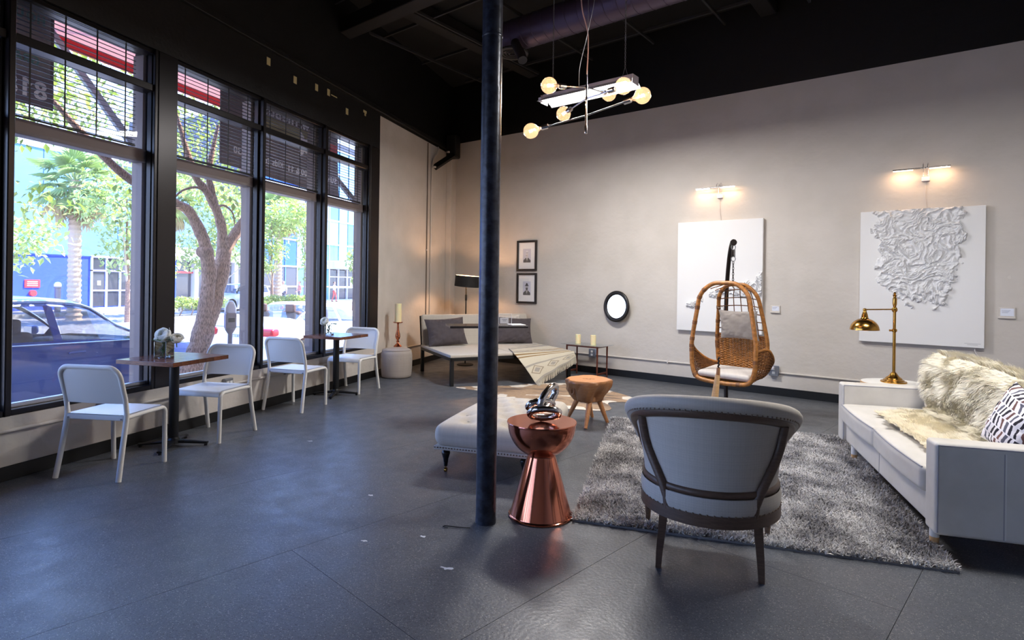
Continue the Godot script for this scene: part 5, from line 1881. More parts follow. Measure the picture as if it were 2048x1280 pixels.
	for k in 4:
		obj("slat", G.new().box(Vector3(0, 0.055 + k * 0.112, 0.17), Vector3(0.5, 0.1, 0.014), 0.003), M.teak_edge, c)
		obj("slat", G.new().box(Vector3(-0.245, 0.055 + k * 0.112, 0), Vector3(0.014, 0.1, 0.33), 0.003), M.teak_edge, c)
		obj("slat", G.new().box(Vector3(0.245, 0.055 + k * 0.112, 0), Vector3(0.014, 0.1, 0.33), 0.003), M.teak_edge, c)
		obj("slat", G.new().box(Vector3(0, 0.055 + k * 0.112, -0.17), Vector3(0.5, 0.1, 0.014), 0.003), M.teak_edge, c)
	obj("lid", G.new().box(Vector3(0, 0.452, 0), Vector3(0.52, 0.02, 0.37), 0.004), M.teak_edge, c)
	obj("clasp", G.new().box(Vector3(-0.08, 0.468, 0.02), Vector3(0.09, 0.012, 0.03), 0.003), M.dark_iron, c)
	obj("clasp", G.new().box(Vector3(-0.1, 0.42, 0.18), Vector3(0.06, 0.05, 0.012), 0.003), M.dark_iron, c)

func fur_throw() -> void:
	var t := thing("fur_throw", "cream long-haired fur throw over the back and seat of the white sofa", "throw")
	t.position = Vector3(1.24, 0, -4.6)
	var n := FastNoiseLite.new()
	n.seed = 19
	n.frequency = 1.4
	# profile over the sofa, from the front of the seat up the back and down behind: (x, y)
	var prof := [Vector2(0.10, 0.476), Vector2(0.28, 0.484), Vector2(0.38, 0.484), Vector2(0.46, 0.490), Vector2(0.52, 0.515), Vector2(0.535, 0.59), Vector2(0.555, 0.69), Vector2(0.585, 0.79), Vector2(0.665, 0.845), Vector2(0.77, 0.835), Vector2(0.85, 0.78), Vector2(0.91, 0.71), Vector2(0.915, 0.60)]
	var rows := []
	for i in prof.size() * 3 - 2:
		var k := i / 3
		var q: Vector2 = prof[k].lerp(prof[mini(k + 1, prof.size() - 1)], (i % 3) / 3.0)
		var f := i / float(prof.size() * 3 - 3)
		var row := PackedVector3Array()
		for j in 37:
			var u := j / 36.0
			# the seat part is a narrower pelt than the back part
			var lo := lerpf(-0.50, -0.86, smoothstep(0.25, 0.55, f))
			var hi := lerpf(0.74, 0.86, smoothstep(0.3, 0.6, f))
			if f < 0.1:
				lo += 0.10 * (1 - f / 0.1)
				hi -= 0.06 * (1 - f / 0.1)
			var z := lerpf(lo, hi, u) + n.get_noise_2d(f * 4.0, u * 3.0) * 0.03 * (1.0 if u < 0.1 or u > 0.9 else 0.3)
			var hump := 0.05 * (1.0 - pow(absf(u - 0.25) / 0.75, 1.5)) * smoothstep(0.5, 0.7, f) * (1.0 - smoothstep(0.85, 1.0, f))
			var p := Vector3(q.x + n.get_noise_2d(u * 5.0, f * 5.0) * 0.012, q.y + absf(n.get_noise_2d(u * 4.0 + 9.0, f * 6.0)) * 0.016 + hump, z)
			if f < 0.12: p.x += n.get_noise_2d(u * 9.0, 40.0) * 0.05
			row.append(p)
		rows.append(row)
	var g := G.new()
	g.grid(rows)
	var low := []
	for r in rows:
		var r2 := PackedVector3Array()
		for p in r: r2.append(p + Vector3(0.004, -0.006, 0))
		low.append(r2)
	g.grid(low, false, true)
	obj("pelt", g, mat("pelt", rgb(236, 225, 200), 0.95, 0.0, {"cull_mode": BaseMaterial3D.CULL_DISABLED}), t, 80)
	var b := G.new()
	var pts := [Vector3.ZERO, Vector3(0.004, 0.011, 0), Vector3(0.014, 0.021, 0), Vector3(0.028, 0.026, 0.003)]
	for k in 3:
		var w0 := 0.0022 * (1.0 - k / 3.2)
		var w1 := 0.0022 * (1.0 - (k + 1) / 3.2)
		b.quad(pts[k] + Vector3(0, 0, -w0), pts[k] + Vector3(0, 0, w0), pts[k + 1] + Vector3(0, 0, w1), pts[k + 1] + Vector3(0, 0, -w1))
	var bm := b.mesh(80)
	var rng := RandomNumberGenerator.new()
	rng.seed = 90
	var where := []
	var cols := []
	for i in 60000:
		var fi := rng.randf() * (rows.size() - 1.001)
		var fj := rng.randf() * 35.999
		var i0 := int(fi)
		var j0 := int(fj)
		var p00: Vector3 = rows[i0][j0]
		var p01: Vector3 = rows[i0][j0 + 1]
		var p10: Vector3 = rows[i0 + 1][j0]
		var du := p01 - p00
		var dv := p10 - p00
		var p := p00 + du * (fj - j0) + dv * (fi - i0)
		var nrm := du.cross(dv).normalized()
		# hair falls down the slope in swirling locks
		var swirl := n.get_noise_2d(p.z * 2.2, (p.x + p.y) * 2.2) * 2.6
		var fall := (-dv.normalized()).rotated(nrm, swirl + rng.randf_range(-0.5, 0.5))
		var sc := rng.randf_range(0.8, 1.5) * (0.55 if i0 < 9 else 1.15)
		where.append(Transform3D(Basis(fall, nrm, fall.cross(nrm)).orthonormalized().scaled_local(Vector3.ONE * sc), p))
		var w := clampf(0.5 + n.get_noise_2d(p.z * 6.0, p.x * 6.0 + p.y * 5.0) + rng.randf_range(-0.3, 0.3), 0, 1)
		cols.append(Color(0.80, 0.74, 0.59).lerp(Color(0.90, 0.85, 0.71), w))
	scatter("hair", bm, mat("fur_hair", Color.WHITE, 0.7, 0.0, {"vertex_color_use_as_albedo": true, "backlight_enabled": true, "backlight": Color(.2, .2, .16)}), where, cols, t)

# ---------------------------------------------------------------- pictures and lights on the long wall
func build_art() -> void:
	mat("canvas_white", rgb(233, 232, 231), 0.8)
	tri_tex(mat("plaster_white", rgb(226, 226, 227), 0.85), 6.0, null, T.fine_n, 0.3)
	mat("frame_black", rgb(24, 19, 18), 0.4)
	painting("tall white canvas with a thin diagonal streak of plaster relief behind the hanging chair", 0.133, 1.172, 1)
	painting("tall white canvas with a large shield of swirled plaster relief above the sofa", 2.415, 1.168, 2)
	picture_light("chrome picture light over the canvas with the diagonal streak", 0.096)
	picture_light("chrome picture light over the canvas with the swirled relief", 2.422)
	# mirror
	var m := thing("round_mirror", "small round mirror in a thick black frame on the long wall", "mirror")
	m.transform = wall_frame(-1.427, 1.088, 0.04) * Transform3D(Basis(Vector3.UP, deg_to_rad(-6)) * Basis(Vector3.RIGHT, deg_to_rad(-3.0)), Vector3.ZERO)
	var ring := []
	for k in 48: ring.append(Vector3(cos(TAU * k / 48) * 0.205, sin(TAU * k / 48) * 0.213, 0.022))
	obj("frame", G.new().tube(ring, 0.031, 14, true, false, Vector2(0.75, 1.0), Vector3(0, 0, 1)), M.frame_black, m, 60)
	var disc := PackedVector2Array()
	for k in 48: disc.append(Vector2(cos(TAU * k / 48) * 0.19, sin(TAU * k / 48) * 0.198))
	obj("mirror_glass", G.new().slab(disc, 0.006, 0.02), M.mirror, m, 30)
	portrait("black-framed print of a man in a pale bowler hat, the upper of two", -3.216, 1.918, 1)
	portrait("black-framed print of a man in a black hat, the lower of two", -3.212, 1.346, 2)
	# caption plates
	for c in [["small white caption card holder beside the hanging chair's canvas", 0.872, 1.13, 0.12, 0.10], ["white caption card in a grey holder right of the swirled relief canvas", 3.18, 1.175, 0.145, 0.12]]:
		var t := thing("caption_plate", c[0], "caption plate")
		t.transform = wall_frame(c[1], c[2], 0.0)
		obj("holder", G.new().box(Vector3(0, 0, 0.006), Vector3(c[3], c[4], 0.012), 0.003), M.conduit, t)
		obj("ledge", G.new().box(Vector3(0, -c[4] / 2 + 0.008, 0.014), Vector3(c[3], 0.016, 0.02), 0.003), M.conduit, t)
		obj("card", G.new().box(Vector3(0.004, 0.008, 0.0135), Vector3(c[3] - 0.035, c[4] - 0.04, 0.002), 0.0), M.get("card_blue", mat("card_blue", rgb(226, 230, 242), 0.5)), t)
		for k in 3: obj("printed_line", G.new().box(Vector3(-0.006 - 0.004 * k, 0.026 - k * 0.012, 0.0148), Vector3(c[3] * 0.5 - k * 0.012, 0.0022, 0.0006), 0.0), M.print_ink, t)
	# cord from the canvas down to the crate
	var cd := thing("lamp_cord", "thin pale cord hanging from the relief canvas down behind the sofa", "cord")
	cd.transform = wall_frame(2.92, 0.775, 0.03)
	obj("cord", G.new().tube(smooth_path([Vector3(0, 0, 0), Vector3(0.01, -0.05, 0.01), Vector3(0.10, -0.17, 0.03), Vector3(0.2, -0.29, 0.1), Vector3(0.30, -0.335, 0.22), Vector3(0.36, -0.33, 0.35)], 5), 0.005, 6), M.cord_white, cd)
	var ns := thing("filler_spot", "small grey dot of filler on the wall right of the relief canvas", "filler spot")
	ns.transform = wall_frame(3.2, 1.555, 0.0)
	obj("spot", G.new().lathe([Vector2(0, 0), Vector2(0.018, 0.0), Vector2(0.016, 0.0015), Vector2(0, 0.002)], 14), M.conduit, ns).rotation_degrees.x = 90

func painting(label: String, s: float, w: float, kind: int) -> void:
	var h := 1.55
	var p := thing("relief_painting", label, "painting", Vector3.ZERO, 0, "white relief paintings")
	p.transform = wall_frame(s, 1.56, 0.012)
	obj("canvas", G.new().box(Vector3(0, 0, 0.022), Vector3(w, h, 0.044), 0.003), M.canvas_white, p)
	var n := FastNoiseLite.new()
	n.seed = 7 + kind
	n.frequency = 3.2
	n.fractal_octaves = 3
	var warp := FastNoiseLite.new()
	warp.seed = 70 + kind
	warp.frequency = 1.5
	warp.fractal_octaves = 3
	var rows := []
	var nu := 150
	var nv := 150
	for i in nv + 1:
		var row := PackedVector3Array()
		for j in nu + 1:
			var u: float
			var v: float
			if kind == 2:
				u = lerpf(0.09, 0.89, j / float(nu)); v = lerpf(0.0, 0.74, i / float(nv))
			else:
				u = lerpf(0.08, 0.995, j / float(nu)); v = lerpf(0.45, 0.82, i / float(nv))
			var x := (u - 0.5) * w
			var y := (0.5 - v) * h
			# folds: ridges across a warped field
			var wx := warp.get_noise_2d(x * 1.2, y * 1.2) * 0.5
			var wy := warp.get_noise_2d(x * 1.2 + 31.0, y * 1.2 + 17.0) * 0.5
			var a := n.get_noise_2d((x + wx) * 0.75, (y + wy) * 1.5)
			var fold := 1.0 - absf(a) * 3.2
			var b := n.get_noise_2d((x - wy) * 2.2 + 60.0, (y + wx) * 4.2)
			var fine := 1.0 - absf(b) * 3.0
			var tex := clampf(0.55 * fold + 0.24 * fine + 0.28, 0.0, 1.0)
			var mask := 0.0
			var rag := warp.get_noise_2d(x * 4.0 + 5.0, y * 4.0) * 0.09 + n.get_noise_2d(x * 5.0, y * 5.0) * 0.03
			if kind == 2:
				var left := lerpf(0.125, 0.15, v / 0.5) if v < 0.5 else lerpf(0.15, 0.42, pow((v - 0.5) / 0.22, 1.6))
				var right := lerpf(0.86, 0.78, v / 0.5) if v < 0.5 else lerpf(0.78, 0.68, pow((v - 0.5) / 0.22, 1.2))
				mask = minf(minf(u - left, right - u), (0.705 - v)) + rag
				mask = smoothstep(0.0, 0.028, mask)
			else:
				var mid := lerpf(0.745, 0.55, (u - 0.13) / 0.85) + 0.03 * sin(u * 9.0)
				var half := lerpf(0.016, 0.085, pow(clampf((u - 0.2) / 0.75, 0, 1), 1.5))
				mask = half - absf(v - mid) + rag * 0.5 - (0.03 if u > 0.33 and u < 0.4 else 0.0)
				if u < 0.12: mask = -1.0
				mask = smoothstep(0.0, 0.02, mask)
			var z := 0.0432 + mask * (0.008 + 0.036 * tex) - (1.0 - mask) * 0.003
			row.append(Vector3(x, y, z))
		rows.append(row)
	obj("plaster_relief", G.new().grid(rows, false, true), M.plaster_white, p, 60)
	if kind == 2:
		for k in 2: obj("signature_line", G.new().box(Vector3(w / 2 - 0.1, -h / 2 + 0.045 - k * 0.014, 0.0445), Vector3(0.14 - k * 0.05, 0.004, 0.001), 0.0), M.get("pencil", mat("pencil", rgb(178, 178, 182), 0.8)), p)

func picture_light(label: String, s: float) -> void:
	var l := thing("picture_light", label, "picture light", Vector3.ZERO, 0, "picture lights")
	l.transform = wall_frame(s, 2.68, 0.0)
	obj("block", G.new().box(Vector3(0.04, -0.005, 0.02), Vector3(0.078, 0.05, 0.04), 0.004), M.white_enamel, l)
	var goose := G.new()
	for k in [0.018, 0.062]:
		goose.tube(smooth_path([Vector3(k, 0.015, 0.02), Vector3(k, 0.10, 0.02), Vector3(k, 0.155, 0.035), Vector3(k, 0.172, 0.065), Vector3(k, 0.15, 0.1), Vector3(k, 0.11, 0.12)], 5), 0.0035, 6)
	obj("gooseneck", goose, M.chrome, l, 60)
	obj("bar", G.new().tube([Vector3(-0.268, 0.107, 0.12), Vector3(0.268, 0.107, 0.12)], 0.0085, 10), M.chrome, l)
	for e in [-1.0, 1.0]:
		obj("led_strip", G.new().box(Vector3(e * 0.17, 0.0965, 0.117), Vector3(0.19, 0.012, 0.016), 0.003), M.led_glow, l)
		area("picture_lamp", l, about(Vector3(e * 0.17, 0.088, 0.114), 0, -68, 0), Vector2(0.19, 0.015), 0.05, rgb(255, 206, 160))
	obj("cord", G.new().tube([Vector3(0.04, -0.03, 0.012), Vector3(0.035, -0.2, 0.008), Vector3(0.055, -0.35, 0.008)], 0.0028, 5), M.cord_white, l)

func portrait(label: String, s: float, y: float, kind: int) -> void:
	var p := thing("framed_print", label, "picture", Vector3.ZERO, 0, "black-framed prints")
	p.transform = wall_frame(s, y, 0.0)
	var w := 0.43
	var h := 0.535
	var f := 0.036
	for e in [-1.0, 1.0]:
		obj("frame_side", G.new().box(Vector3(e * (w / 2 - f / 2), 0, 0.016), Vector3(f, h, 0.032), 0.003), M.frame_black, p)
		obj("frame_side", G.new().box(Vector3(0, e * (h / 2 - f / 2), 0.016), Vector3(w - 2 * f, f, 0.032), 0.003), M.frame_black, p)
	obj("mount", G.new().box(Vector3(0, 0, 0.009), Vector3(w - 2 * f, h - 2 * f, 0.006), 0.0), M.white_card, p)
	# the print: a plain bust drawn in black and white
	var im := Image.create(128, 176, false, Image.FORMAT_RGB8)
	var dark := rgb(34, 30, 34)
	var rng := RandomNumberGenerator.new()
	rng.seed = kind
	for yy in 176:
		for xx in 128:
			var u := (xx - 64.0) / 64.0
			var v := yy / 176.0
			var c := rgb(206, 206, 222) if kind == 1 else rgb(212, 212, 228)
			var skin := rgb(214, 208, 208) if kind == 1 else rgb(190, 184, 186)
			var hat := rgb(228, 228, 234) if kind == 1 else rgb(28, 26, 32)
			if v > 0.66:
				var sh := 0.42 + 0.5 * smoothstep(0.66, 0.86, v)
				if absf(u) < sh: c = dark
				if absf(u) < 0.20 * (1.0 - (v - 0.66) / 0.34): c = rgb(236, 236, 238)
				if absf(u) < 0.05 and v > 0.7 and v < 0.95: c = rgb(60, 54, 60)
			if v > 0.58 and v <= 0.70 and absf(u) < 0.16: c = skin
			if Vector2(u / 0.30, (v - 0.45) / 0.20).length() < 1.0: c = skin
			if kind == 2 and v > 0.46 and Vector2(u / 0.28, (v - 0.53) / 0.13).length() < 1.0: c = rgb(44, 40, 44)
			if kind == 1 and absf(v - 0.505) < 0.012 and absf(u + 0.12) < 0.2: c = rgb(110, 104, 108)
			if absf(v - 0.315) < 0.022 and absf(u) < 0.50: c = hat
			if v > 0.12 and v < 0.32 and Vector2(u / 0.33, (v - 0.32) / 0.2).length() < 1.0: c = hat
			if absf(v - 0.285) < 0.02 and absf(u) < 0.32: c = rgb(140, 138, 146) if kind == 1 else rgb(70, 66, 74)
			im.set_pixel(xx, yy, c * rng.randf_range(0.93, 1.0))
	var m := mat("print_%d" % kind, Color.WHITE, 0.6)
	m.albedo_texture = ImageTexture.create_from_image(im)
	var g := G.new()
	g.quad(Vector3(-0.085, -0.12, 0.0125), Vector3(0.085, -0.12, 0.0125), Vector3(0.085, 0.12, 0.0125), Vector3(-0.085, 0.12, 0.0125))
	obj("print", g, m, p)
	obj("glazing", G.new().box(Vector3(0, 0, 0.02), Vector3(w - 2 * f, h - 2 * f, 0.002), 0.0), M.clear_glass, p)

# ---------------------------------------------------------------- crumbs on the floor
func build_small_things() -> void:
	var tw := thing("broken_twig", "dark forked twig lying on the floor beside the steel column", "twig", Vector3(-1.31, 0.004, -3.06))
	obj("twig", G.new().tube([Vector3(0.12, 0.001, -0.02), Vector3(0.05, 0.002, -0.005), Vector3(-0.03, 0.001, 0.0), Vector3(-0.035, 0.001, 0.012), Vector3(0.0, 0.001, 0.024)], [0.002, 0.003, 0.003, 0.003, 0.002], 6), M.cord_black, tw)
	var rng := RandomNumberGenerator.new()
	rng.seed = 66
	var fl := get_node("floor")
	mat("paint_drip", rgb(196, 198, 202), 0.7)
	for s in [Vector2(-1.126, -2.614), Vector2(-1.671, -2.747), Vector2(-3.189, -4.316), Vector2(-2.0, -3.35), Vector2(-1.4, -2.9)]:
		var pts := PackedVector2Array()
		var big := 0.028 if s.x > -1.3 or s.x < -3.0 else 0.018
		for k in 14:
			var a := TAU * k / 14
			var r := big * rng.randf_range(0.25, 1.0)
			pts.append(s + Vector2(cos(a) * r * 1.5, sin(a) * r * 0.8))
		obj("paint_drip", flat_slab(pts, 0.0002, 0.0008), M.paint_drip, fl)

# ---------------------------------------------------------------- the street
func build_street() -> void:
	tri_tex(mat("pavement", rgb(190, 184, 174), 0.85), 0.6, T.patchy, T.fine_n, 0.3)
	tri_tex(mat("asphalt", rgb(168, 168, 170), 0.9), 0.4, T.patchy, T.fine_n, 0.4)
	mat("car_blue", rgb(38, 62, 128), 0.28, 0.35, {"clearcoat_enabled": true, "clearcoat": 1.0, "clearcoat_roughness": 0.03})
	mat("car_white", rgb(240, 240, 240), 0.3, 0.0, {"clearcoat_enabled": true, "clearcoat": 1.0, "clearcoat_roughness": 0.03})
	mat("car_silver", rgb(176, 182, 196), 0.3, 0.5, {"clearcoat_enabled": true, "clearcoat": 1.0, "clearcoat_roughness": 0.05})
	mat("car_glass", Color(.28, .32, .36, 0.35), 0.0, 0.0, {"transparency": BaseMaterial3D.TRANSPARENCY_ALPHA})
	mat("tyre", rgb(30, 30, 32), 0.8)
	mat("rim", rgb(190, 192, 196), 0.3, 0.8)
	mat("car_trim", rgb(214, 216, 220), 0.2, 0.9)
	mat("car_black", rgb(26, 26, 28), 0.6)
	mat("car_seat", rgb(92, 66, 58), 0.7)
	mat("tail_red", rgb(190, 26, 44), 0.2)
	mat("plate", rgb(228, 232, 238), 0.5)
	mat("plate_ink", rgb(60, 84, 140), 0.5)
	# ground
	struct(obj("ground_pavement", G.new().span(Vector3(-6.7, -0.7, -70), Vector3(-4.78, PAVEMENT, 30), 0.0), M.pavement))
	struct(obj("ground_road", G.new().span(Vector3(-30.0, -0.8, -110), Vector3(-6.72, STREET, 40), 0.0), M.asphalt))
	struct(obj("ground_far_pavement", G.new().span(Vector3(-46.0, -0.7, -110), Vector3(-30.0, PAVEMENT, 40), 0.0), M.pavement))
	struct(obj("ground_kerb", G.new().span(Vector3(-6.84, -0.7, -70), Vector3(-6.7, PAVEMENT - 0.005, 30), 0.02), M.pavement))
	# cars
	car("blue_car", "dark blue crossover car parked nearest, seen through the first window", M.car_blue, Vector3(-8.08, STREET, -4.95), 0.0, {"w": 0.93, "ws": [-1.2, -0.5], "sil": [[-2.3, 0.55], [-2.26, 0.85], [-2.0, 0.98], [-1.22, 1.10], [-0.5, 1.60], [0.0, 1.685], [0.9, 1.68], [1.7, 1.58], [2.1, 1.15], [2.26, 1.05], [2.3, 0.6]], "belt": [1.08, 1.17], "glass": [[-1.02, -0.06], [0.04, 0.95], [1.02, 1.62]], "wheels": [-1.42, 1.38], "r": 0.36, "rails": true, "tail": false})
	car("white_sedan", "white sedan parked beyond the tree, its red tail lights facing us", M.car_white, Vector3(-8.8, STREET, -11.8), 0.0, {"w": 0.91, "ws": [-1.13, -0.42], "sil": [[-2.3, 0.5], [-2.26, 0.72], [-2.0, 0.84], [-1.15, 0.96], [-0.4, 1.34], [0.15, 1.445], [0.7, 1.42], [1.5, 1.12], [2.15, 1.06], [2.27, 0.92], [2.3, 0.5]], "belt": [0.92, 1.0], "glass": [[-1.0, -0.1], [0.0, 0.85], [0.9, 1.2]], "wheels": [-1.4, 1.36], "r": 0.33, "rails": false, "tail": true})
	car("silver_suv", "silver sport utility car parked across the street behind the hedge gap", M.car_silver, Vector3(-28.3, STREET, -30.5), 180.0, {"w": 0.95, "ws": [-1.08, -0.52], "sil": [[-2.3, 0.55], [-2.26, 0.9], [-2.0, 1.02], [-1.1, 1.15], [-0.5, 1.66], [0.1, 1.78], [1.2, 1.76], [2.05, 1.68], [2.22, 1.2], [2.28, 1.0], [2.3, 0.55]], "belt": [1.1, 1.15], "glass": [[-1.0, -0.08], [0.04, 0.95], [1.05, 1.9]], "wheels": [-1.42, 1.38], "r": 0.37, "rails": true, "tail": false})
	# parking meter
	var pm := thing("parking_meter", "grey domed parking meter on its post at the kerb by the white sedan", "parking meter", Vector3(-6.45, PAVEMENT, -6.83), 60)
	mat("meter_grey", rgb(126, 116, 120), 0.5, 0.3)
	mat("meter_dome", rgb(200, 196, 200), 0.3, 0.3)
	obj("post", G.new().tube([Vector3(0, 0, 0), Vector3(0, 0.98, 0)], 0.032, 14), M.meter_grey, pm)
	obj("body", G.new().soft(Vector3(0, 1.12, 0), Vector3(0.15, 0.24, 0.12), 0.025, 3, 2), M.meter_grey, pm, 50)
	obj("collar", G.new().lathe([Vector2(0.035, 0.93), Vector2(0.07, 0.99), Vector2(0.07, 1.01)], 18), M.meter_grey, pm)
	var dome := G.new()
	dome.soft(Vector3(0, 1.31, 0), Vector3(0.16, 0.21, 0.11), 0.05, 4, 2)
	for k in dome.v.size():
		var p := dome.v[k]
		p.x *= lerpf(1.0, 0.55, smoothstep(1.3, 1.415, p.y))
		dome.v[k] = p
	obj("dome", dome, M.meter_dome, pm, 50)
	obj("screen", G.new().box(Vector3(0, 1.13, 0.063), Vector3(0.09, 0.06, 0.006), 0.002), M.car_black, pm)
	awning()
	# far pavement furniture
	var bo := thing("bollard", "short white-capped bollard before the blue wall", "bollard", Vector3(-30.6, PAVEMENT, -20.95))
	obj("shaft", G.new().lathe([Vector2(0.13, 0), Vector2(0.13, 1.2), Vector2(0.15, 1.22), Vector2(0.15, 1.3)], 18), M.meter_grey, bo)
	obj("cap", G.new().lathe([Vector2(0.16, 1.3), Vector2(0.16, 1.42), Vector2(0.1, 1.52), Vector2(0, 1.55)], 18), M.car_white, bo)
	for c in [[-24.9, -30.05, "red and white traffic cone left of its pair behind the hedge"], [-24.8, -32.0, "red and white traffic cone right of its pair behind the hedge"]]:
		var t := thing("traffic_cone", c[2], "traffic cone", Vector3(c[0] - 1.2, STREET, c[1]), 0, "traffic cones")
		obj("base", G.new().box(Vector3(0, 0.02, 0), Vector3(0.36, 0.04, 0.36), 0.01), M.tail_red, t)
		obj("cone", G.new().lathe([Vector2(0.14, 0.04), Vector2(0.095, 0.3)], 20), M.tail_red, t)
		obj("band", G.new().lathe([Vector2(0.095, 0.3), Vector2(0.065, 0.5)], 20), M.car_white, t)
		obj("tip", G.new().lathe([Vector2(0.065, 0.5), Vector2(0.03, 0.72), Vector2(0.0, 0.73)], 20), M.tail_red, t)
	var ss := thing("street_sign", "green and white street signs on a pole, seen at the last window's edge", "street sign", Vector3(-14.0, STREET, -22.6), 20)
	obj("pole", G.new().tube([Vector3(0, 0, 0), Vector3(0, 4.7, 0)], 0.035, 10), M.meter_grey, ss)
	obj("green_sign", G.new().box(Vector3(0, 4.35, 0.05), Vector3(0.34, 0.36, 0.02), 0.004), mat("sign_green", rgb(60, 150, 110), 0.5), ss)
	obj("numeral", G.new().tube([Vector3(0.05, 4.44, 0.065), Vector3(-0.05, 4.44, 0.065), Vector3(-0.05, 4.35, 0.065), Vector3(0.05, 4.35, 0.065), Vector3(0.05, 4.26, 0.065), Vector3(-0.05, 4.26, 0.065)], 0.012, 5), M.car_white, ss)
	obj("white_sign", G.new().box(Vector3(0, 3.8, 0.05), Vector3(0.4, 0.62, 0.02), 0.004), M.plate, ss)
	obj("sign_band", G.new().box(Vector3(0, 3.66, 0.063), Vector3(0.32, 0.06, 0.006), 0.0), M.sign_green, ss)
	var pb := thing("pole_banner", "white vertical banner with a blue disc on a lamp post by the glass building", "banner", Vector3(-26.2, STREET, -35.4), 25)
	obj("pole", G.new().tube([Vector3(-0.5, 0, 0), Vector3(-0.5, 8.5, 0)], 0.06, 10), M.meter_grey, pb)
	obj("cloth", G.new().box(Vector3(0, 5.2, 0), Vector3(0.8, 2.1, 0.02), 0.0), M.plate, pb)
	obj("disc", G.new().lathe([Vector2(0, 0), Vector2(0.3, 0), Vector2(0.3, 0.02), Vector2(0, 0.02)], 24), mat("disc_blue", rgb(60, 120, 190), 0.5), pb).transform = about(Vector3(0, 5.85, 0.012), 0, 90, 0)
	obj("panel_print", G.new().box(Vector3(0, 4.55, 0.012), Vector3(0.5, 0.5, 0.02), 0.0), M.meter_grey, pb)
	person("person in a white top and red skirt walking before the glass entrance", Vector3(-30.2, PAVEMENT, -44.0), 100.0, rgb(236, 230, 228), rgb(196, 96, 90), 3)
	person("person in a white shirt seen from the chest up behind the hedge", Vector3(-29.6, PAVEMENT, -36.6), 10.0, rgb(238, 238, 240), rgb(96, 96, 110), 4)
	person("person in a reddish checked shirt right of the one in white behind the hedge", Vector3(-29.4, PAVEMENT, -38.2), -30.0, rgb(196, 140, 132), rgb(120, 112, 118), 5)

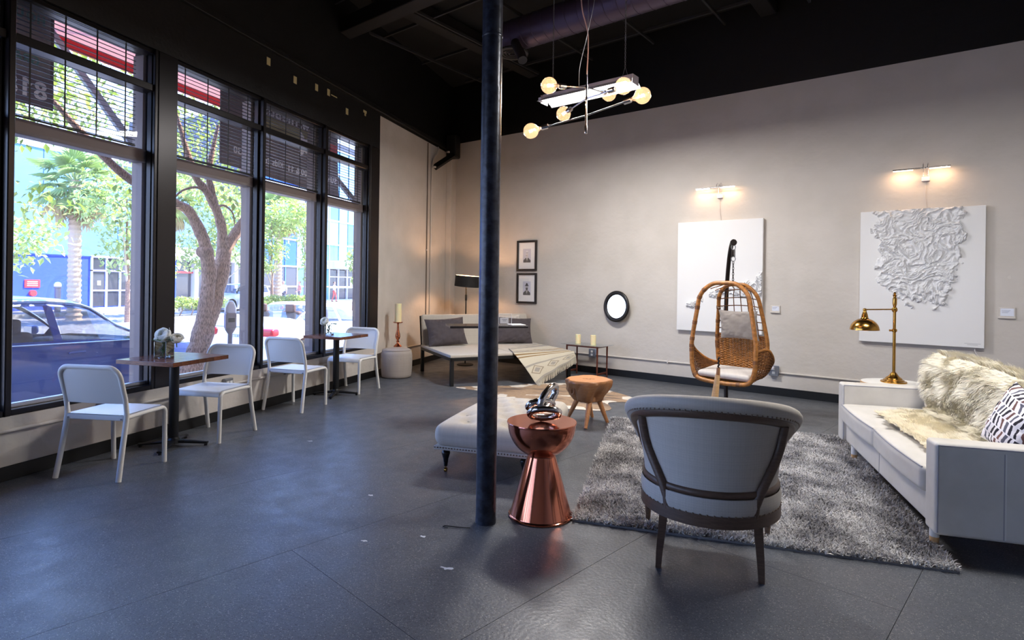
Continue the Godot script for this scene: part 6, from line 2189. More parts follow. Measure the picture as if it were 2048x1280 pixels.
# ---------------------------------------------------------------- cars: local -z is forward, origin on the road
func car(called: String, label: String, paint: Material, at: Vector3, turn: float, d: Dictionary) -> void:
	var c := thing(called, label, "car", at, turn)
	var W: float = d.w
	var sil: Array = d.sil
	var zs := []
	for i in 93: zs.append(-2.3 + 4.6 * i / 92.0)
	var secs := []
	for z in zs: secs.append(car_section(d, z))
	# columns of the section: 0..5 lower body, 5..6 sill of glass, 6..7 glass, 7..8 rail, 8..10 roof
	var g := G.new()
	for s in [1.0, -1.0]:
		for i in zs.size() - 1:
			var zm: float = (zs[i] + zs[i + 1]) / 2
			var open := false
			for w in d.glass:
				if zm > w[0] and zm < w[1]: open = true
			for j in 10:
				if j == 6 and open: continue
				var a: Vector2 = secs[i][j]
				var b: Vector2 = secs[i][j + 1]
				var e: Vector2 = secs[i + 1][j]
				var f: Vector2 = secs[i + 1][j + 1]
				# leave the screens open too
				if j >= 8 and screen_at(d, zm): continue
				var pa := Vector3(a.x * s, a.y, zs[i])
				var pb := Vector3(b.x * s, b.y, zs[i])
				var pe := Vector3(e.x * s, e.y, zs[i + 1])
				var pf := Vector3(f.x * s, f.y, zs[i + 1])
				if s > 0: g.quad(pe, pa, pb, pf)
				else: g.quad(pa, pe, pf, pb)
	for e in [0, zs.size() - 1]:
		var ring := PackedVector3Array()
		for j in 11: ring.append(Vector3(secs[e][j].x, secs[e][j].y, zs[e]))
		for j in range(10, -1, -1): ring.append(Vector3(-secs[e][j].x, secs[e][j].y, zs[e]))
		g.fan(ring, e == 0)
	obj("body", g, paint, c, 50)
	obj("floor_pan", G.new().span(Vector3(-W * 0.86, 0.22, -2.15), Vector3(W * 0.86, 0.34, 2.15), 0.02), M.car_black, c)
	# side glass
	for s in [1.0, -1.0]:
		for w in d.glass:
			var rows := []
			for k in 13:
				var z := lerpf(w[0], w[1], k / 12.0)
				var q := car_section(d, z)
				rows.append(PackedVector3Array([Vector3((q[6].x + 0.002) * s, q[6].y - 0.005, z), Vector3((q[7].x + 0.002) * s, q[7].y + 0.005, z)]))
			obj("side_window", G.new().grid(rows, false, s > 0), M.car_glass, c)
		var belt := []
		var top := []
		for k in 25:
			var z := lerpf(d.glass[0][0] - 0.08, d.glass[d.glass.size() - 1][1] + 0.05, k / 24.0)
			var q := car_section(d, z)
			belt.append(Vector3(q[5].x * s + 0.004 * s, q[5].y + 0.004, z))
			top.append(Vector3((q[8].x + 0.01) * s, q[8].y + 0.012, z))
		obj("belt_trim", G.new().tube(belt, 0.008, 6), M.car_trim, c)
		if d.rails: obj("roof_rail", G.new().tube(top, 0.014, 6), M.car_trim, c)
		# doors: dark shut lines and handles
		for z in [d.glass[0][1] + 0.05, d.glass[0][0] + 0.02, d.glass[1][1] + 0.12]:
			var q := car_section(d, z)
			obj("shut_line", G.new().tube([Vector3((q[2].x + 0.001) * s, 0.42, z), Vector3((q[3].x + 0.001) * s, q[3].y, z), Vector3((q[5].x + 0.001) * s, q[5].y, z)], 0.004, 4), M.car_black, c)
		for z in [d.glass[0][1] - 0.12, d.glass[1][1] - 0.1]:
			var q := car_section(d, z)
			obj("door_handle", G.new().soft(Vector3((q[4].x + 0.018) * s, q[4].y - 0.02, z), Vector3(0.03, 0.03, 0.2), 0.012, 2, 2), paint, c)
		var mz: float = d.glass[0][0] + 0.1
		var mq := car_section(d, mz)
		var mir := obj("side_mirror", G.new().soft(Vector3((mq[5].x + 0.12) * s, mq[5].y + 0.07, mz), Vector3(0.2, 0.13, 0.1), 0.045, 3, 2), paint, c)
		obj("mirror_face", G.new().box(Vector3((mq[5].x + 0.12) * s, mq[5].y + 0.07, mz + 0.051), Vector3(0.16, 0.1, 0.004), 0.0), M.rim, mir)
		for z in d.wheels:
			wheel(c, Vector3(s * (W - 0.105), d.r, z), d.r, s)
		var hq := car_section(d, -2.12)
		obj("head_lamp", G.new().soft(Vector3((hq[3].x - 0.16) * s, hq[9].y - 0.13, -2.20), Vector3(0.32, 0.13, 0.2), 0.05, 3, 2), M.plate, c)
		var tq := car_section(d, 2.2)
		obj("tail_lamp", G.new().soft(Vector3((tq[4].x - 0.13) * s, tq[9].y - 0.12, 2.19), Vector3(0.34, 0.16, 0.24), 0.06, 3, 3), M.tail_red, c)
	# screens, front and back
	for rng_z in [d.ws, [screen_span(d)[0], screen_span(d)[1]]]:
		var rows := []
		for k in 11:
			var z := lerpf(rng_z[0], rng_z[1], k / 10.0)
			var q := car_section(d, z)
			rows.append(PackedVector3Array([Vector3(-q[8].x, q[8].y, z), Vector3(-q[9].x, q[9].y, z), Vector3(0, q[10].y, z), Vector3(q[9].x, q[9].y, z), Vector3(q[8].x, q[8].y, z)]))
		obj("screen_glass", G.new().grid(rows, false, true), M.car_glass, c)
	# cabin
	for z in [-0.1, 0.85]:
		for s in [-0.38, 0.38]:
			obj("car_seat", G.new().soft(Vector3(s, 0.62, z), Vector3(0.5, 0.2, 0.5), 0.06, 3, 2).soft(Vector3(s, 0.95, z + 0.26), Vector3(0.48, 0.62, 0.14), 0.06, 3, 2).soft(Vector3(s, 1.32, z + 0.3), Vector3(0.24, 0.18, 0.1), 0.04, 3, 2), M.car_seat, c)
	obj("dashboard", G.new().soft(Vector3(0, d.belt[0] - 0.1, -0.95), Vector3(W * 1.6, 0.2, 0.45), 0.06, 3, 2), M.car_black, c)
	# number plate with raised characters
	var plate := obj("number_plate", G.new().box(Vector3(0, 0.80 if d.tail else 0.7, 2.315), Vector3(0.32, 0.16, 0.012), 0.004), M.plate, c)
	if d.tail:
		var tm := TextMesh.new()
		tm.text = "6ZTE857"
		tm.font_size = 24
		tm.pixel_size = 0.0033
		tm.depth = 0.004
		var o := put("plate_text", tm, M.plate_ink, plate, Transform3D(Basis(), Vector3(0, 0.795, 2.3225)))
		o.name = "plate_text"
		obj("trunk_line", G.new().tube([Vector3(-0.6, 0.97, 2.262), Vector3(0.6, 0.97, 2.262)], 0.005, 4), M.car_black, c)
	obj("bumper", G.new().soft(Vector3(0, 0.45, 2.26), Vector3(W * 1.9, 0.3, 0.18), 0.08, 3, 4), paint, c, 60)
	obj("grille", G.new().box(Vector3(0, 0.62, -2.305), Vector3(0.9, 0.16, 0.02), 0.006), M.car_black, c)

func screen_span(d: Dictionary) -> Array:
	var s: Array = d.sil
	return [s[6][0] + 0.1, s[7][0] - 0.03] if d.tail else [s[7][0] + 0.04, s[8][0] - 0.03]

func screen_at(d: Dictionary, z: float) -> bool:
	var b := screen_span(d)
	return (z > d.ws[0] and z < d.ws[1]) or (z > b[0] and z < b[1])

func car_section(d: Dictionary, z: float) -> Array:
	var W: float = d.w
	var sil: Array = d.sil
	var top := 0.5
	for k in sil.size() - 1:
		if z >= sil[k][0] and z <= sil[k + 1][0]:
			var t: float = (z - sil[k][0]) / (sil[k + 1][0] - sil[k][0])
			var y0: float = sil[maxi(k - 1, 0)][1] if k > 1 else sil[k][1]
			var y3: float = sil[mini(k + 2, sil.size() - 1)][1] if k < sil.size() - 3 else sil[k + 1][1]
			top = lerpf(lerpf(sil[k][1], sil[k + 1][1], t), cubic_interpolate(sil[k][1], sil[k + 1][1], y0, y3, t), 0.5)
	var ends := 1.0 - 0.10 * pow(maxf(0.0, absf(z) - 1.5) / 0.8, 2.2)
	var w := W * ends
	var belt: float = minf(lerpf(d.belt[0], d.belt[1], (z + 1.2) / 2.8), top - 0.035)
	var low := 0.2
	for wz in d.wheels:
		var q: float = absf(z - wz)
		var R: float = d.r + 0.055
		if q < R: low = maxf(low, d.r + sqrt(R * R - q * q))
	var cabin := smoothstep(0.04, 0.3, top - belt)
	var wr := lerpf(w * 0.90, W * 0.70, cabin)
	var rail := top - lerpf(0.03, 0.07, cabin)
	var out := []
	for q in [[0.95, 0.2], [0.99, 0.34], [1.0, 0.5], [1.0, 0.68]]:
		out.append(Vector2(w * q[0], maxf(minf(q[1], belt - 0.02), minf(low, belt - 0.02))))
	out.append(Vector2(w * 0.985, maxf(belt - 0.09, minf(low, belt - 0.015))))
	out.append(Vector2(w * 0.955, belt))
	var p5: Vector2 = out[5]
	var p8 := Vector2(wr, maxf(rail, belt + 0.004))
	out.append(p5.lerp(p8, 0.08))
	out.append(p5.lerp(p8, 0.90))
	out.append(p8)
	out.append(Vector2(wr * 0.78, top - 0.012))
	out.append(Vector2(0, top))
	return out

func wheel(c: Node3D, at: Vector3, r: float, s: float) -> void:
	var w := Node3D.new()
	w.name = "wheel"
	c.add_child(w, true)
	w.transform = Transform3D(Basis(Vector3(0, 0, 1), -PI / 2 * s), at)
	obj("tyre", G.new().lathe([Vector2(r * 0.66, -0.1), Vector2(r * 0.95, -0.1), Vector2(r, -0.07), Vector2(r, 0.07), Vector2(r * 0.95, 0.1), Vector2(r * 0.66, 0.1)], 28), M.tyre, w, 35)
	obj("wheel_disc", G.new().lathe([Vector2(0, 0.05), Vector2(r * 0.6, 0.05), Vector2(r * 0.66, 0.095), Vector2(r * 0.68, 0.1)], 28), M.car_black, w, 35)
	var sp := G.new()
	for k in 5:
		var a := TAU * k / 5
		sp.tube([Vector3(cos(a) * r * 0.1, 0.075, sin(a) * r * 0.1), Vector3(cos(a) * r * 0.66, 0.085, sin(a) * r * 0.66)], [r * 0.13, r * 0.09], 6, false, true, Vector2(0.5, 1.0))
	sp.lathe([Vector2(r * 0.62, 0.085), Vector2(r * 0.67, 0.1), Vector2(r * 0.69, 0.1)], 28)
	obj("spokes", sp, M.rim, w, 40)

# ---------------------------------------------------------------- canvas awning, braces and banners outside the glass
func awning() -> void:
	var a := thing("canvas_awning", "pale canvas awning with a red edge projecting over the storefront outside", "awning", Vector3(-4.78, 0, -3.0))
	var cm := mat("awning_canvas", rgb(240, 216, 212), 0.9, 0.0, {"backlight_enabled": true, "backlight": Color(.9, .75, .72)})
	var edge_z0 := -5.1
	var edge_z1 := 8.0
	for k in 9:
		var z0 := lerpf(edge_z0, edge_z1, k / 9.0)
		var z1 := lerpf(edge_z0, edge_z1, (k + 1) / 9.0)
		var g := G.new()
		g.x = about(Vector3(-0.65, 4.085, (z0 + z1) / 2), 0, 0, 21)
		g.box(Vector3.ZERO, Vector3(1.42, 0.012, z1 - z0 - 0.012), 0.002)
		obj("canvas_panel", g, cm, a)
	obj("red_valance", G.new().span(Vector3(-1.31, 3.735, edge_z0), Vector3(-1.285, 3.835, edge_z1), 0.003), mat("awning_red", rgb(206, 58, 66), 0.8, 0.0, {"backlight_enabled": true, "backlight": Color(.8, .2, .2)}), a)
	for k in 10:
		var z := lerpf(edge_z0, edge_z1, k / 9.0)
		obj("rafter", G.new().tube([Vector3(0, 4.36, z), Vector3(-1.28, 3.84, z)], 0.018, 6), M.brown_frame, a)
	for z in [-1.02, 2.6, -4.7]:
		var b := G.new()
		b.tube([Vector3(0.02, 2.45, z), Vector3(-1.22, 3.80, z)], 0.045, 4, false, true, Vector2(1.0, 0.6))
		obj("brace", b, M.get("brace_grey", mat("brace_grey", rgb(120, 122, 126), 0.5, 0.3)), a, 20)
	mat("banner_dark", rgb(86, 73, 76), 0.9, 0.0, {"backlight_enabled": true, "backlight": Color(.5, .45, .45)})
	mat("banner_tan", rgb(170, 158, 118), 0.9, 0.0, {"backlight_enabled": true, "backlight": Color(.5, .45, .35)})
	mat("letter_white", rgb(252, 244, 242), 0.8, 0.0, {"backlight_enabled": true, "backlight": Color(.3, .28, .28)})
	mat("letter_teal", rgb(110, 150, 146), 0.8, 0.0, {"backlight_enabled": true, "backlight": Color(.3, .4, .4)})
	# both banners read from the street, so from here the words run backwards
	var b1 := thing("phone_banner", "dark vinyl banner ending in the backwards numerals 818, hung at the far left", "banner", Vector3(-5.2, 2.823, -2.571), -90)
	obj("vinyl", G.new().span(Vector3(-0.93, 0.0, -0.006), Vector3(1.7, 1.08, 0.006), 0.002), M.banner_dark, b1)
	obj("pale_field", G.new().span(Vector3(-0.90, 0.25, -0.008), Vector3(1.7, 1.06, 0.008), 0.0), mat("banner_pale", rgb(150, 140, 138), 0.9, 0.0, {"backlight_enabled": true, "backlight": Color(.6, .56, .54)}), b1)
	words(b1, "818", Vector3(-0.71, 0.135, -0.014), 0.0085, M.letter_white)
	words(b1, "GRAND OPEN", Vector3(-0.5, 0.37, -0.014), 0.004, M.letter_teal)
	words(b1, "HOUSE", Vector3(-0.68, 0.72, -0.014), 0.0045, M.letter_teal)
	var b2 := thing("church_banner", "large dark banner with backwards white lettering hung outside the third window", "banner", Vector3(-5.2, 2.711, -5.311), -90)
	obj("vinyl", G.new().slab(PackedVector2Array([Vector2(0.0, 0.055), Vector2(0.0, 1.35), Vector2(-2.28, 1.35), Vector2(-2.3, 0.55), Vector2(-2.34, 0.0), Vector2(-1.2, 0.02)]), -0.006, 0.006), M.banner_dark, b2)
	obj("tan_field", G.new().span(Vector3(-2.05, 0.60, -0.008), Vector3(-0.48, 0.80, 0.008), 0.0), M.banner_tan, b2)
	obj("red_block", G.new().span(Vector3(-2.27, 0.53, -0.009), Vector3(-2.1, 0.77, 0.009), 0.0), M.awning_red, b2)
	words(b2, "www.TheBus", Vector3(-1.30, 0.885, -0.014), 0.0085, M.letter_white)
	words(b2, "at 9:30", Vector3(-0.38, 0.25, -0.014), 0.0048, M.letter_white)
	words(b2, "Kids Ed", Vector3(-0.88, 0.23, -0.014), 0.0044, M.letter_white)
	words(b2, "at 9:00 & 11", Vector3(-1.48, 0.22, -0.014), 0.005, M.letter_white)
	words(b2, "SUN", Vector3(-2.14, 0.23, -0.014), 0.005, M.letter_white)
	var leaf := PackedVector2Array()
	for k in 20:
		var t := TAU * k / 20
		leaf.append(Vector2(-1.47 + cos(t) * (0.13 + 0.045 * cos(t * 5)), 0.60 + sin(t) * (0.13 + 0.045 * cos(t * 5))))
	obj("emblem", G.new().slab(leaf, -0.014, -0.008), M.letter_white, b2)

func words(parent: Node, text: String, at: Vector3, px: float, m: Material) -> void:
	var tm := TextMesh.new()
	tm.text = text
	var sf := SystemFont.new()
	sf.font_names = PackedStringArray(["Droid Sans"])
	sf.font_weight = 700
	tm.font = sf
	tm.font_size = 24
	tm.pixel_size = px
	tm.depth = 0.004
	put("lettering", tm, m, parent, Transform3D(Basis(), at))

# ---------------------------------------------------------------- people, from a field of tapered limbs
func person(label: String, at: Vector3, turn: float, top: Color, low: Color, seed_: int) -> void:
	var skin := rgb(206, 160, 138).srgb_to_linear()
	var hair := rgb(70, 52, 42).srgb_to_linear()
	var shoe := rgb(60, 58, 62).srgb_to_linear()
	top = top.srgb_to_linear()
	low = low.srgb_to_linear()
	var sw := 0.12 if seed_ % 2 == 1 else 0.06
	# each limb: from, to, radii, colour
	var bones := [
		[Vector3(0, 0.95, 0), Vector3(0, 1.2, 0.01), 0.135, 0.125, top], [Vector3(0, 1.2, 0.01), Vector3(0, 1.38, 0), 0.13, 0.11, top],
		[Vector3(-0.13, 1.4, 0), Vector3(0.13, 1.4, 0), 0.075, 0.075, top], [Vector3(0, 1.42, 0), Vector3(0, 1.52, 0.01), 0.055, 0.05, skin],
		[Vector3(0, 1.6, 0.015), Vector3(0, 1.66, 0.01), 0.082, 0.09, skin], [Vector3(0, 1.68, -0.02), Vector3(0, 1.69, -0.03), 0.092, 0.09, hair], [Vector3(0, 1.6, 0.1), Vector3(0, 1.585, 0.105), 0.016, 0.014, skin],
		[Vector3(-0.09, 0.92, 0), Vector3(0.09, 0.92, 0), 0.12, 0.12, low],
		[Vector3(0.09, 0.9, 0), Vector3(0.095, 0.5, sw), 0.085, 0.06, low], [Vector3(0.095, 0.5, sw), Vector3(0.095, 0.1, sw * 1.2), 0.058, 0.042, low], [Vector3(0.095, 0.05, sw * 1.2 - 0.03), Vector3(0.1, 0.035, sw * 1.2 + 0.13), 0.045, 0.035, shoe],
		[Vector3(-0.09, 0.9, 0), Vector3(-0.095, 0.5, -sw * 0.3), 0.085, 0.06, low], [Vector3(-0.095, 0.5, -sw * 0.3), Vector3(-0.095, 0.1, -sw * 1.4), 0.058, 0.042, low], [Vector3(-0.095, 0.05, -sw * 1.4 - 0.03), Vector3(-0.1, 0.035, -sw * 1.4 + 0.13), 0.045, 0.035, shoe],
		[Vector3(0.19, 1.39, 0), Vector3(0.24, 1.12, -sw * 0.4), 0.052, 0.042, top], [Vector3(0.24, 1.12, -sw * 0.4), Vector3(0.25, 0.9, 0.03), 0.04, 0.03, skin], [Vector3(0.25, 0.88, 0.03), Vector3(0.25, 0.79, 0.05), 0.032, 0.022, skin],
		[Vector3(-0.19, 1.39, 0), Vector3(-0.24, 1.12, sw * 0.3), 0.052, 0.042, top], [Vector3(-0.24, 1.12, sw * 0.3), Vector3(-0.23, 0.92, sw + 0.08), 0.04, 0.03, skin], [Vector3(-0.23, 0.9, sw + 0.09), Vector3(-0.22, 0.84, sw + 0.15), 0.032, 0.022, skin]]
	var cell := 0.028
	var lo := Vector3(-0.33, -0.02, -0.34)
	var nx := 24
	var ny := 66
	var nz := 25
	var f := PackedFloat32Array()
	f.resize(nx * ny * nz)
	f.fill(1.0)
	for b in bones:
		var a: Vector3 = b[0]
		var e: Vector3 = b[1]
		var d := e - a
		var l2 := maxf(d.length_squared(), 1e-6)
		var r := maxf(b[2], b[3]) + 0.1
		var mn := Vector3i(((a.min(e) - Vector3(r, r, r) - lo) / cell).floor()).clamp(Vector3i.ZERO, Vector3i(nx - 1, ny - 1, nz - 1))
		var mx := Vector3i(((a.max(e) + Vector3(r, r, r) - lo) / cell).ceil()).clamp(Vector3i.ZERO, Vector3i(nx - 1, ny - 1, nz - 1))
		for i in range(mn.x, mx.x + 1):
			for j in range(mn.y, mx.y + 1):
				for k in range(mn.z, mx.z + 1):
					var p := lo + Vector3(i, j, k) * cell
					var t := clampf((p - a).dot(d) / l2, 0, 1)
					var v: float = p.distance_to(a + d * t) - lerpf(b[2], b[3], t)
					var id := (i * ny + j) * nz + k
					var h := clampf(0.5 + 0.5 * (f[id] - v) / 0.03, 0, 1)
					f[id] = lerpf(f[id], v, h) - 0.03 * h * (1 - h)
	# surface nets
	var verts := {}
	var corner := []
	for q in 8: corner.append(Vector3i(q & 1, (q >> 1) & 1, (q >> 2) & 1))
	for i in nx - 1:
		for j in ny - 1:
			for k in nz - 1:
				var vals := []
				var inside := 0
				for q in corner:
					var v := f[((i + q.x) * ny + j + q.y) * nz + k + q.z]
					vals.append(v)
					if v < 0: inside += 1
				if inside == 0 or inside == 8: continue
				var s := Vector3.ZERO
				var cnt := 0
				for a in 8:
					for bit in [1, 2, 4]:
						if a & bit: continue
						var b2: int = a | bit
						if (vals[a] < 0) != (vals[b2] < 0):
							s += Vector3(corner[a]).lerp(Vector3(corner[b2]), vals[a] / (vals[a] - vals[b2]))
							cnt += 1
				verts[Vector3i(i, j, k)] = lo + (Vector3(i, j, k) + s / cnt) * cell
	var g := G.new()
	g.colored = true
	var ax := [Vector3i(1, 0, 0), Vector3i(0, 1, 0), Vector3i(0, 0, 1)]
	for key in verts:
		for n in 3:
			var u: Vector3i = ax[(n + 1) % 3]
			var w: Vector3i = ax[(n + 2) % 3]
			var c0: Vector3i = key
			if not (verts.has(c0 - u) and verts.has(c0 - w) and verts.has(c0 - u - w)): continue
			var o: Vector3i = c0 + ax[n]
			if o.x >= nx or o.y >= ny or o.z >= nz: continue
			var v0 := f[(c0.x * ny + c0.y) * nz + c0.z]
			var v1 := f[(o.x * ny + o.y) * nz + o.z]
			if (v0 < 0) == (v1 < 0): continue
			var mid: Vector3 = verts[c0]
			var best := 9.0
			for b in bones:
				var d: Vector3 = b[1] - b[0]
				var t := clampf((mid - b[0]).dot(d) / maxf(d.length_squared(), 1e-6), 0, 1)
				var e: float = mid.distance_to(b[0] + d * t) - lerpf(b[2], b[3], t)
				if e < best:
					best = e
					g.cc = b[4]
			if v0 < 0: g.quad(verts[c0 - u - w], verts[c0 - w], verts[c0], verts[c0 - u])
			else: g.quad(verts[c0 - u - w], verts[c0 - u], verts[c0], verts[c0 - w])
	var o := obj("person", g, M.get("person_cloth", mat("person_cloth", Color.WHITE, 0.8, 0.0, {"vertex_color_use_as_albedo": true})), self, 80)
	tag(o, label, "person", "passers-by")
	o.position = at
	o.rotation_degrees.y = turn

# ---------------------------------------------------------------- greenery
func leaf_mesh(l: float, w: float) -> ArrayMesh:
	var g := G.new()
	g.quad(Vector3(0, 0, 0), Vector3(w, 0.1 * l, 0.45 * l), Vector3(0, 0, l), Vector3(0, 0.04 * l, 0.45 * l))
	g.quad(Vector3(0, 0, 0), Vector3(0, 0.04 * l, 0.45 * l), Vector3(0, 0, l), Vector3(-w, 0.1 * l, 0.45 * l))
	return g.mesh(80)

# leaves thrown into blobs: [centre, radii]
func foliage(called: String, parent: Node, blobs: Array, count: int, leaf: ArrayMesh, lo: Color, hi: Color, seed_: int, limit := 1e9) -> void:
	var rng := RandomNumberGenerator.new()
	rng.seed = seed_
	var total := 0.0
	for b in blobs: total += b[1].x * b[1].y * b[1].z
	var where := []
	var cols := []
	for b in blobs:
		var n := int(count * b[1].x * b[1].y * b[1].z / total)
		for k in n:
			var d := Vector3(rng.randfn(), rng.randfn(), rng.randfn()).normalized() * pow(rng.randf(), 0.45)
			var p: Vector3 = b[0] + d * b[1]
			if p.x > limit: continue
			var t := Basis.from_euler(Vector3(rng.randf_range(-0.2, 1.3), rng.randf() * TAU, rng.randf_range(-0.6, 0.6)))
			where.append(Transform3D(t.scaled(Vector3.ONE * rng.randf_range(0.7, 1.3)), p))
			cols.append(lo.lerp(hi, rng.randf()))
	scatter(called, leaf, M.tree_leaf, where, cols, parent)

func build_outside_trees() -> void:
	mat("tree_leaf", Color.WHITE, 0.6, 0.0, {"vertex_color_use_as_albedo": true, "backlight_enabled": true, "backlight": Color(.8, .9, .5)})
	tri_tex(mat("bark", rgb(176, 142, 124), 0.9), 5.0, noise_tex("bark_c", 0.02, [[0.3, Color(.5, .46, .44)], [0.5, Color(.86, .84, .82)], [0.75, Color(1, 1, 1)]], 512, false, 5, 72), noise_tex("bark_n", 0.02, [], 512, true, 5, 71, FastNoiseLite.TYPE_SIMPLEX_SMOOTH, 6.0), 0.8)
	M.bark.uv1_scale = Vector3(5.0, 1.4, 5.0)
	mat("branch_pale", rgb(190, 170, 150), 0.9)
	# the street tree outside the second window
	var t := thing("street_tree", "forked grey-barked street tree growing at the kerb outside the second window", "tree", Vector3(-6.5, PAVEMENT, -6.02))
	var o := t.position
	var limbs := [
		[[Vector3(-6.5, -0.32, -6.02), Vector3(-6.5, 0.15, -6.18), Vector3(-6.5, 0.51, -6.33), Vector3(-6.5, 0.92, -6.50), Vector3(-6.5, 1.41, -6.66), Vector3(-6.52, 1.85, -6.77)], [0.19, 0.145, 0.13, 0.12, 0.11, 0.10], "trunk"],
		[[Vector3(-6.5, 0.55, -6.30), Vector3(-6.48, 1.0, -6.40), Vector3(-6.46, 1.45, -6.44), Vector3(-6.45, 1.82, -6.37)], [0.10, 0.095, 0.09, 0.095], "trunk"],
		[[Vector3(-6.45, 1.8, -6.38), Vector3(-6.45, 2.0, -6.31), Vector3(-6.46, 2.32, -6.1), Vector3(-6.5, 2.42, -5.9), Vector3(-6.5, 2.60, -5.3), Vector3(-6.5, 2.85, -4.9), Vector3(-6.55, 3.4, -4.3)], [0.085, 0.075, 0.065, 0.06, 0.05, 0.042, 0.02], "branch"],
		[[Vector3(-6.52, 1.82, -6.76), Vector3(-6.52, 2.18, -6.71), Vector3(-6.52, 2.42, -6.61), Vector3(-6.5, 2.68, -6.39), Vector3(-6.5, 2.86, -6.2), Vector3(-6.5, 3.6, -5.9)], [0.08, 0.066, 0.06, 0.05, 0.045, 0.02], "branch"],
		[[Vector3(-6.52, 1.84, -6.77), Vector3(-6.5, 2.09, -6.95), Vector3(-6.48, 2.44, -7.22), Vector3(-6.48, 2.50, -7.22), Vector3(-6.48, 2.66, -7.15), Vector3(-6.5, 2.9, -7.12), Vector3(-6.55, 3.8, -7.1)], [0.085, 0.078, 0.072, 0.07, 0.065, 0.06, 0.03], "branch"],
		[[Vector3(-6.52, 2.45, -6.6), Vector3(-6.5, 2.7, -6.5), Vector3(-6.5, 2.95, -6.45), Vector3(-6.4, 3.6, -6.5)], [0.05, 0.045, 0.04, 0.02], "branch"],
		[[Vector3(-6.5, 2.62, -6.45), Vector3(-6.5, 2.68, -6.25), Vector3(-6.55, 2.6, -6.05), Vector3(-6.6, 2.45, -5.95)], [0.025, 0.018, 0.014, 0.008], "branch"],
		[[Vector3(-6.52, 2.44, -6.6), Vector3(-6.52, 2.5, -6.75), Vector3(-6.55, 2.42, -6.95), Vector3(-6.6, 2.25, -7.05)], [0.022, 0.016, 0.012, 0.007], "branch"]]
	var bark := FastNoiseLite.new()
	bark.seed = 88
	bark.frequency = 4.0
	for l in limbs:
		var pts := []
		for p in l[0]: pts.append(p - o)
		var sm := smooth_path(pts, 9)
		var rad := []
		for k in sm.size():
			var q := k / 9.0
			var i := mini(int(q), l[1].size() - 2)
			rad.append(lerpf(l[1][i], l[1][i + 1], q - i) * (1.0 + 0.05 * sin(k * 0.7)))
		var lg := G.new().tube(sm, rad, 22)
		# fissured bark
		for k in lg.v.size():
			var p := lg.v[k]
			var e := bark.get_noise_3d(p.x * 3.0, p.y * 0.8, p.z * 3.0)
			var f := bark.get_noise_3d(p.x * 3.0 + 40.0, p.y * 0.8, p.z * 3.0 + 9.0)
			lg.v[k] = p + Vector3(e, 0.3 * f, f) * 0.022 * minf(1.0, l[1][0] * 8.0)
		obj(l[2], lg, M.bark, t, 60)
	obj("cut_knob", G.new().soft(Vector3(-6.45, 1.80, -6.35) - o, Vector3(0.2, 0.16, 0.2), 0.075, 4, 2), M.bark, t, 70)
	var blobs := []
	var rng := RandomNumberGenerator.new()
	rng.seed = 40
	for k in 34:
		blobs.append([Vector3(rng.randf_range(-8.6, -6.4), rng.randf_range(2.75, 5.0), rng.randf_range(-9.0, -3.6)) - o, Vector3(0.55, 0.42, 0.6)])
	for k in 9:
		blobs.append([Vector3(rng.randf_range(-7.6, -6.4), rng.randf_range(2.3, 2.8), rng.randf_range(-7.4, -4.2)) - o, Vector3(0.4, 0.26, 0.4)])
	foliage("foliage", t, blobs, 5200, leaf_mesh(0.11, 0.026), Color(0.28, 0.33, 0.12), Color(0.58, 0.60, 0.32), 41, -6.15 - o.x)
	# trees across the road
	var far := [
		["yellow-green young tree by the blue wall at the far left", Vector3(-22.0, STREET, -13.1), 4.6, [[Vector3(0, 3.0, 0), Vector3(1.3, 1.2, 1.3)], [Vector3(0.3, 3.4, -1.0), Vector3(1.0, 0.8, 1.0)], [Vector3(-0.4, 2.4, 0.8), Vector3(0.8, 0.6, 0.8)]], 800, 1],
		["pale leafy tree before the white double doors", Vector3(-24.0, STREET, -19.4), 6.5, [[Vector3(0, 3.4, -0.6), Vector3(1.4, 1.6, 1.9)], [Vector3(0.5, 5.2, 0.8), Vector3(1.5, 1.4, 1.8)], [Vector3(-0.3, 2.6, -1.9), Vector3(1.0, 0.8, 1.0)], [Vector3(0.2, 6.8, -1.5), Vector3(1.6, 1.0, 2.0)]], 2600, 2],
		["broad pale tree behind the street tree's fork", Vector3(-25.9, STREET, -26.5), 7.0, [[Vector3(0, 3.6, 1.0), Vector3(1.5, 1.4, 1.8)], [Vector3(0, 4.6, -1.2), Vector3(1.5, 1.6, 1.9)], [Vector3(0.4, 6.4, 0), Vector3(1.6, 1.4, 2.4)], [Vector3(0, 3.0, -2.6), Vector3(1.0, 0.8, 1.0)]], 3200, 3],
		["slender pale tree beyond the second window's right edge", Vector3(-25.9, STREET, -30.9), 7.0, [[Vector3(0, 4.2, 0.4), Vector3(1.3, 1.6, 1.4)], [Vector3(0.2, 6.2, -0.6), Vector3(1.5, 1.2, 1.6)], [Vector3(0, 2.8, 0.8), Vector3(0.8, 0.6, 0.8)]], 1900, 4],
		["loose pale tree in front of the glass building's blue panes", Vector3(-23.2, STREET, -31.4), 6.0, [[Vector3(0, 3.2, 0.0), Vector3(0.8, 1.5, 0.9)], [Vector3(0.2, 4.8, 0.7), Vector3(1.0, 0.8, 1.0)], [Vector3(0.1, 6.2, 1.6), Vector3(1.3, 1.0, 1.6)]], 1500, 5],
		["small yellow-green tree at the last window's right edge", Vector3(-22.0, STREET, -34.3), 4.4, [[Vector3(0, 3.5, 0), Vector3(0.5, 0.8, 0.6)], [Vector3(0.1, 2.2, -0.3), Vector3(0.45, 0.4, 0.5)]], 420, 6]]
	var lm := leaf_mesh(0.26, 0.075)
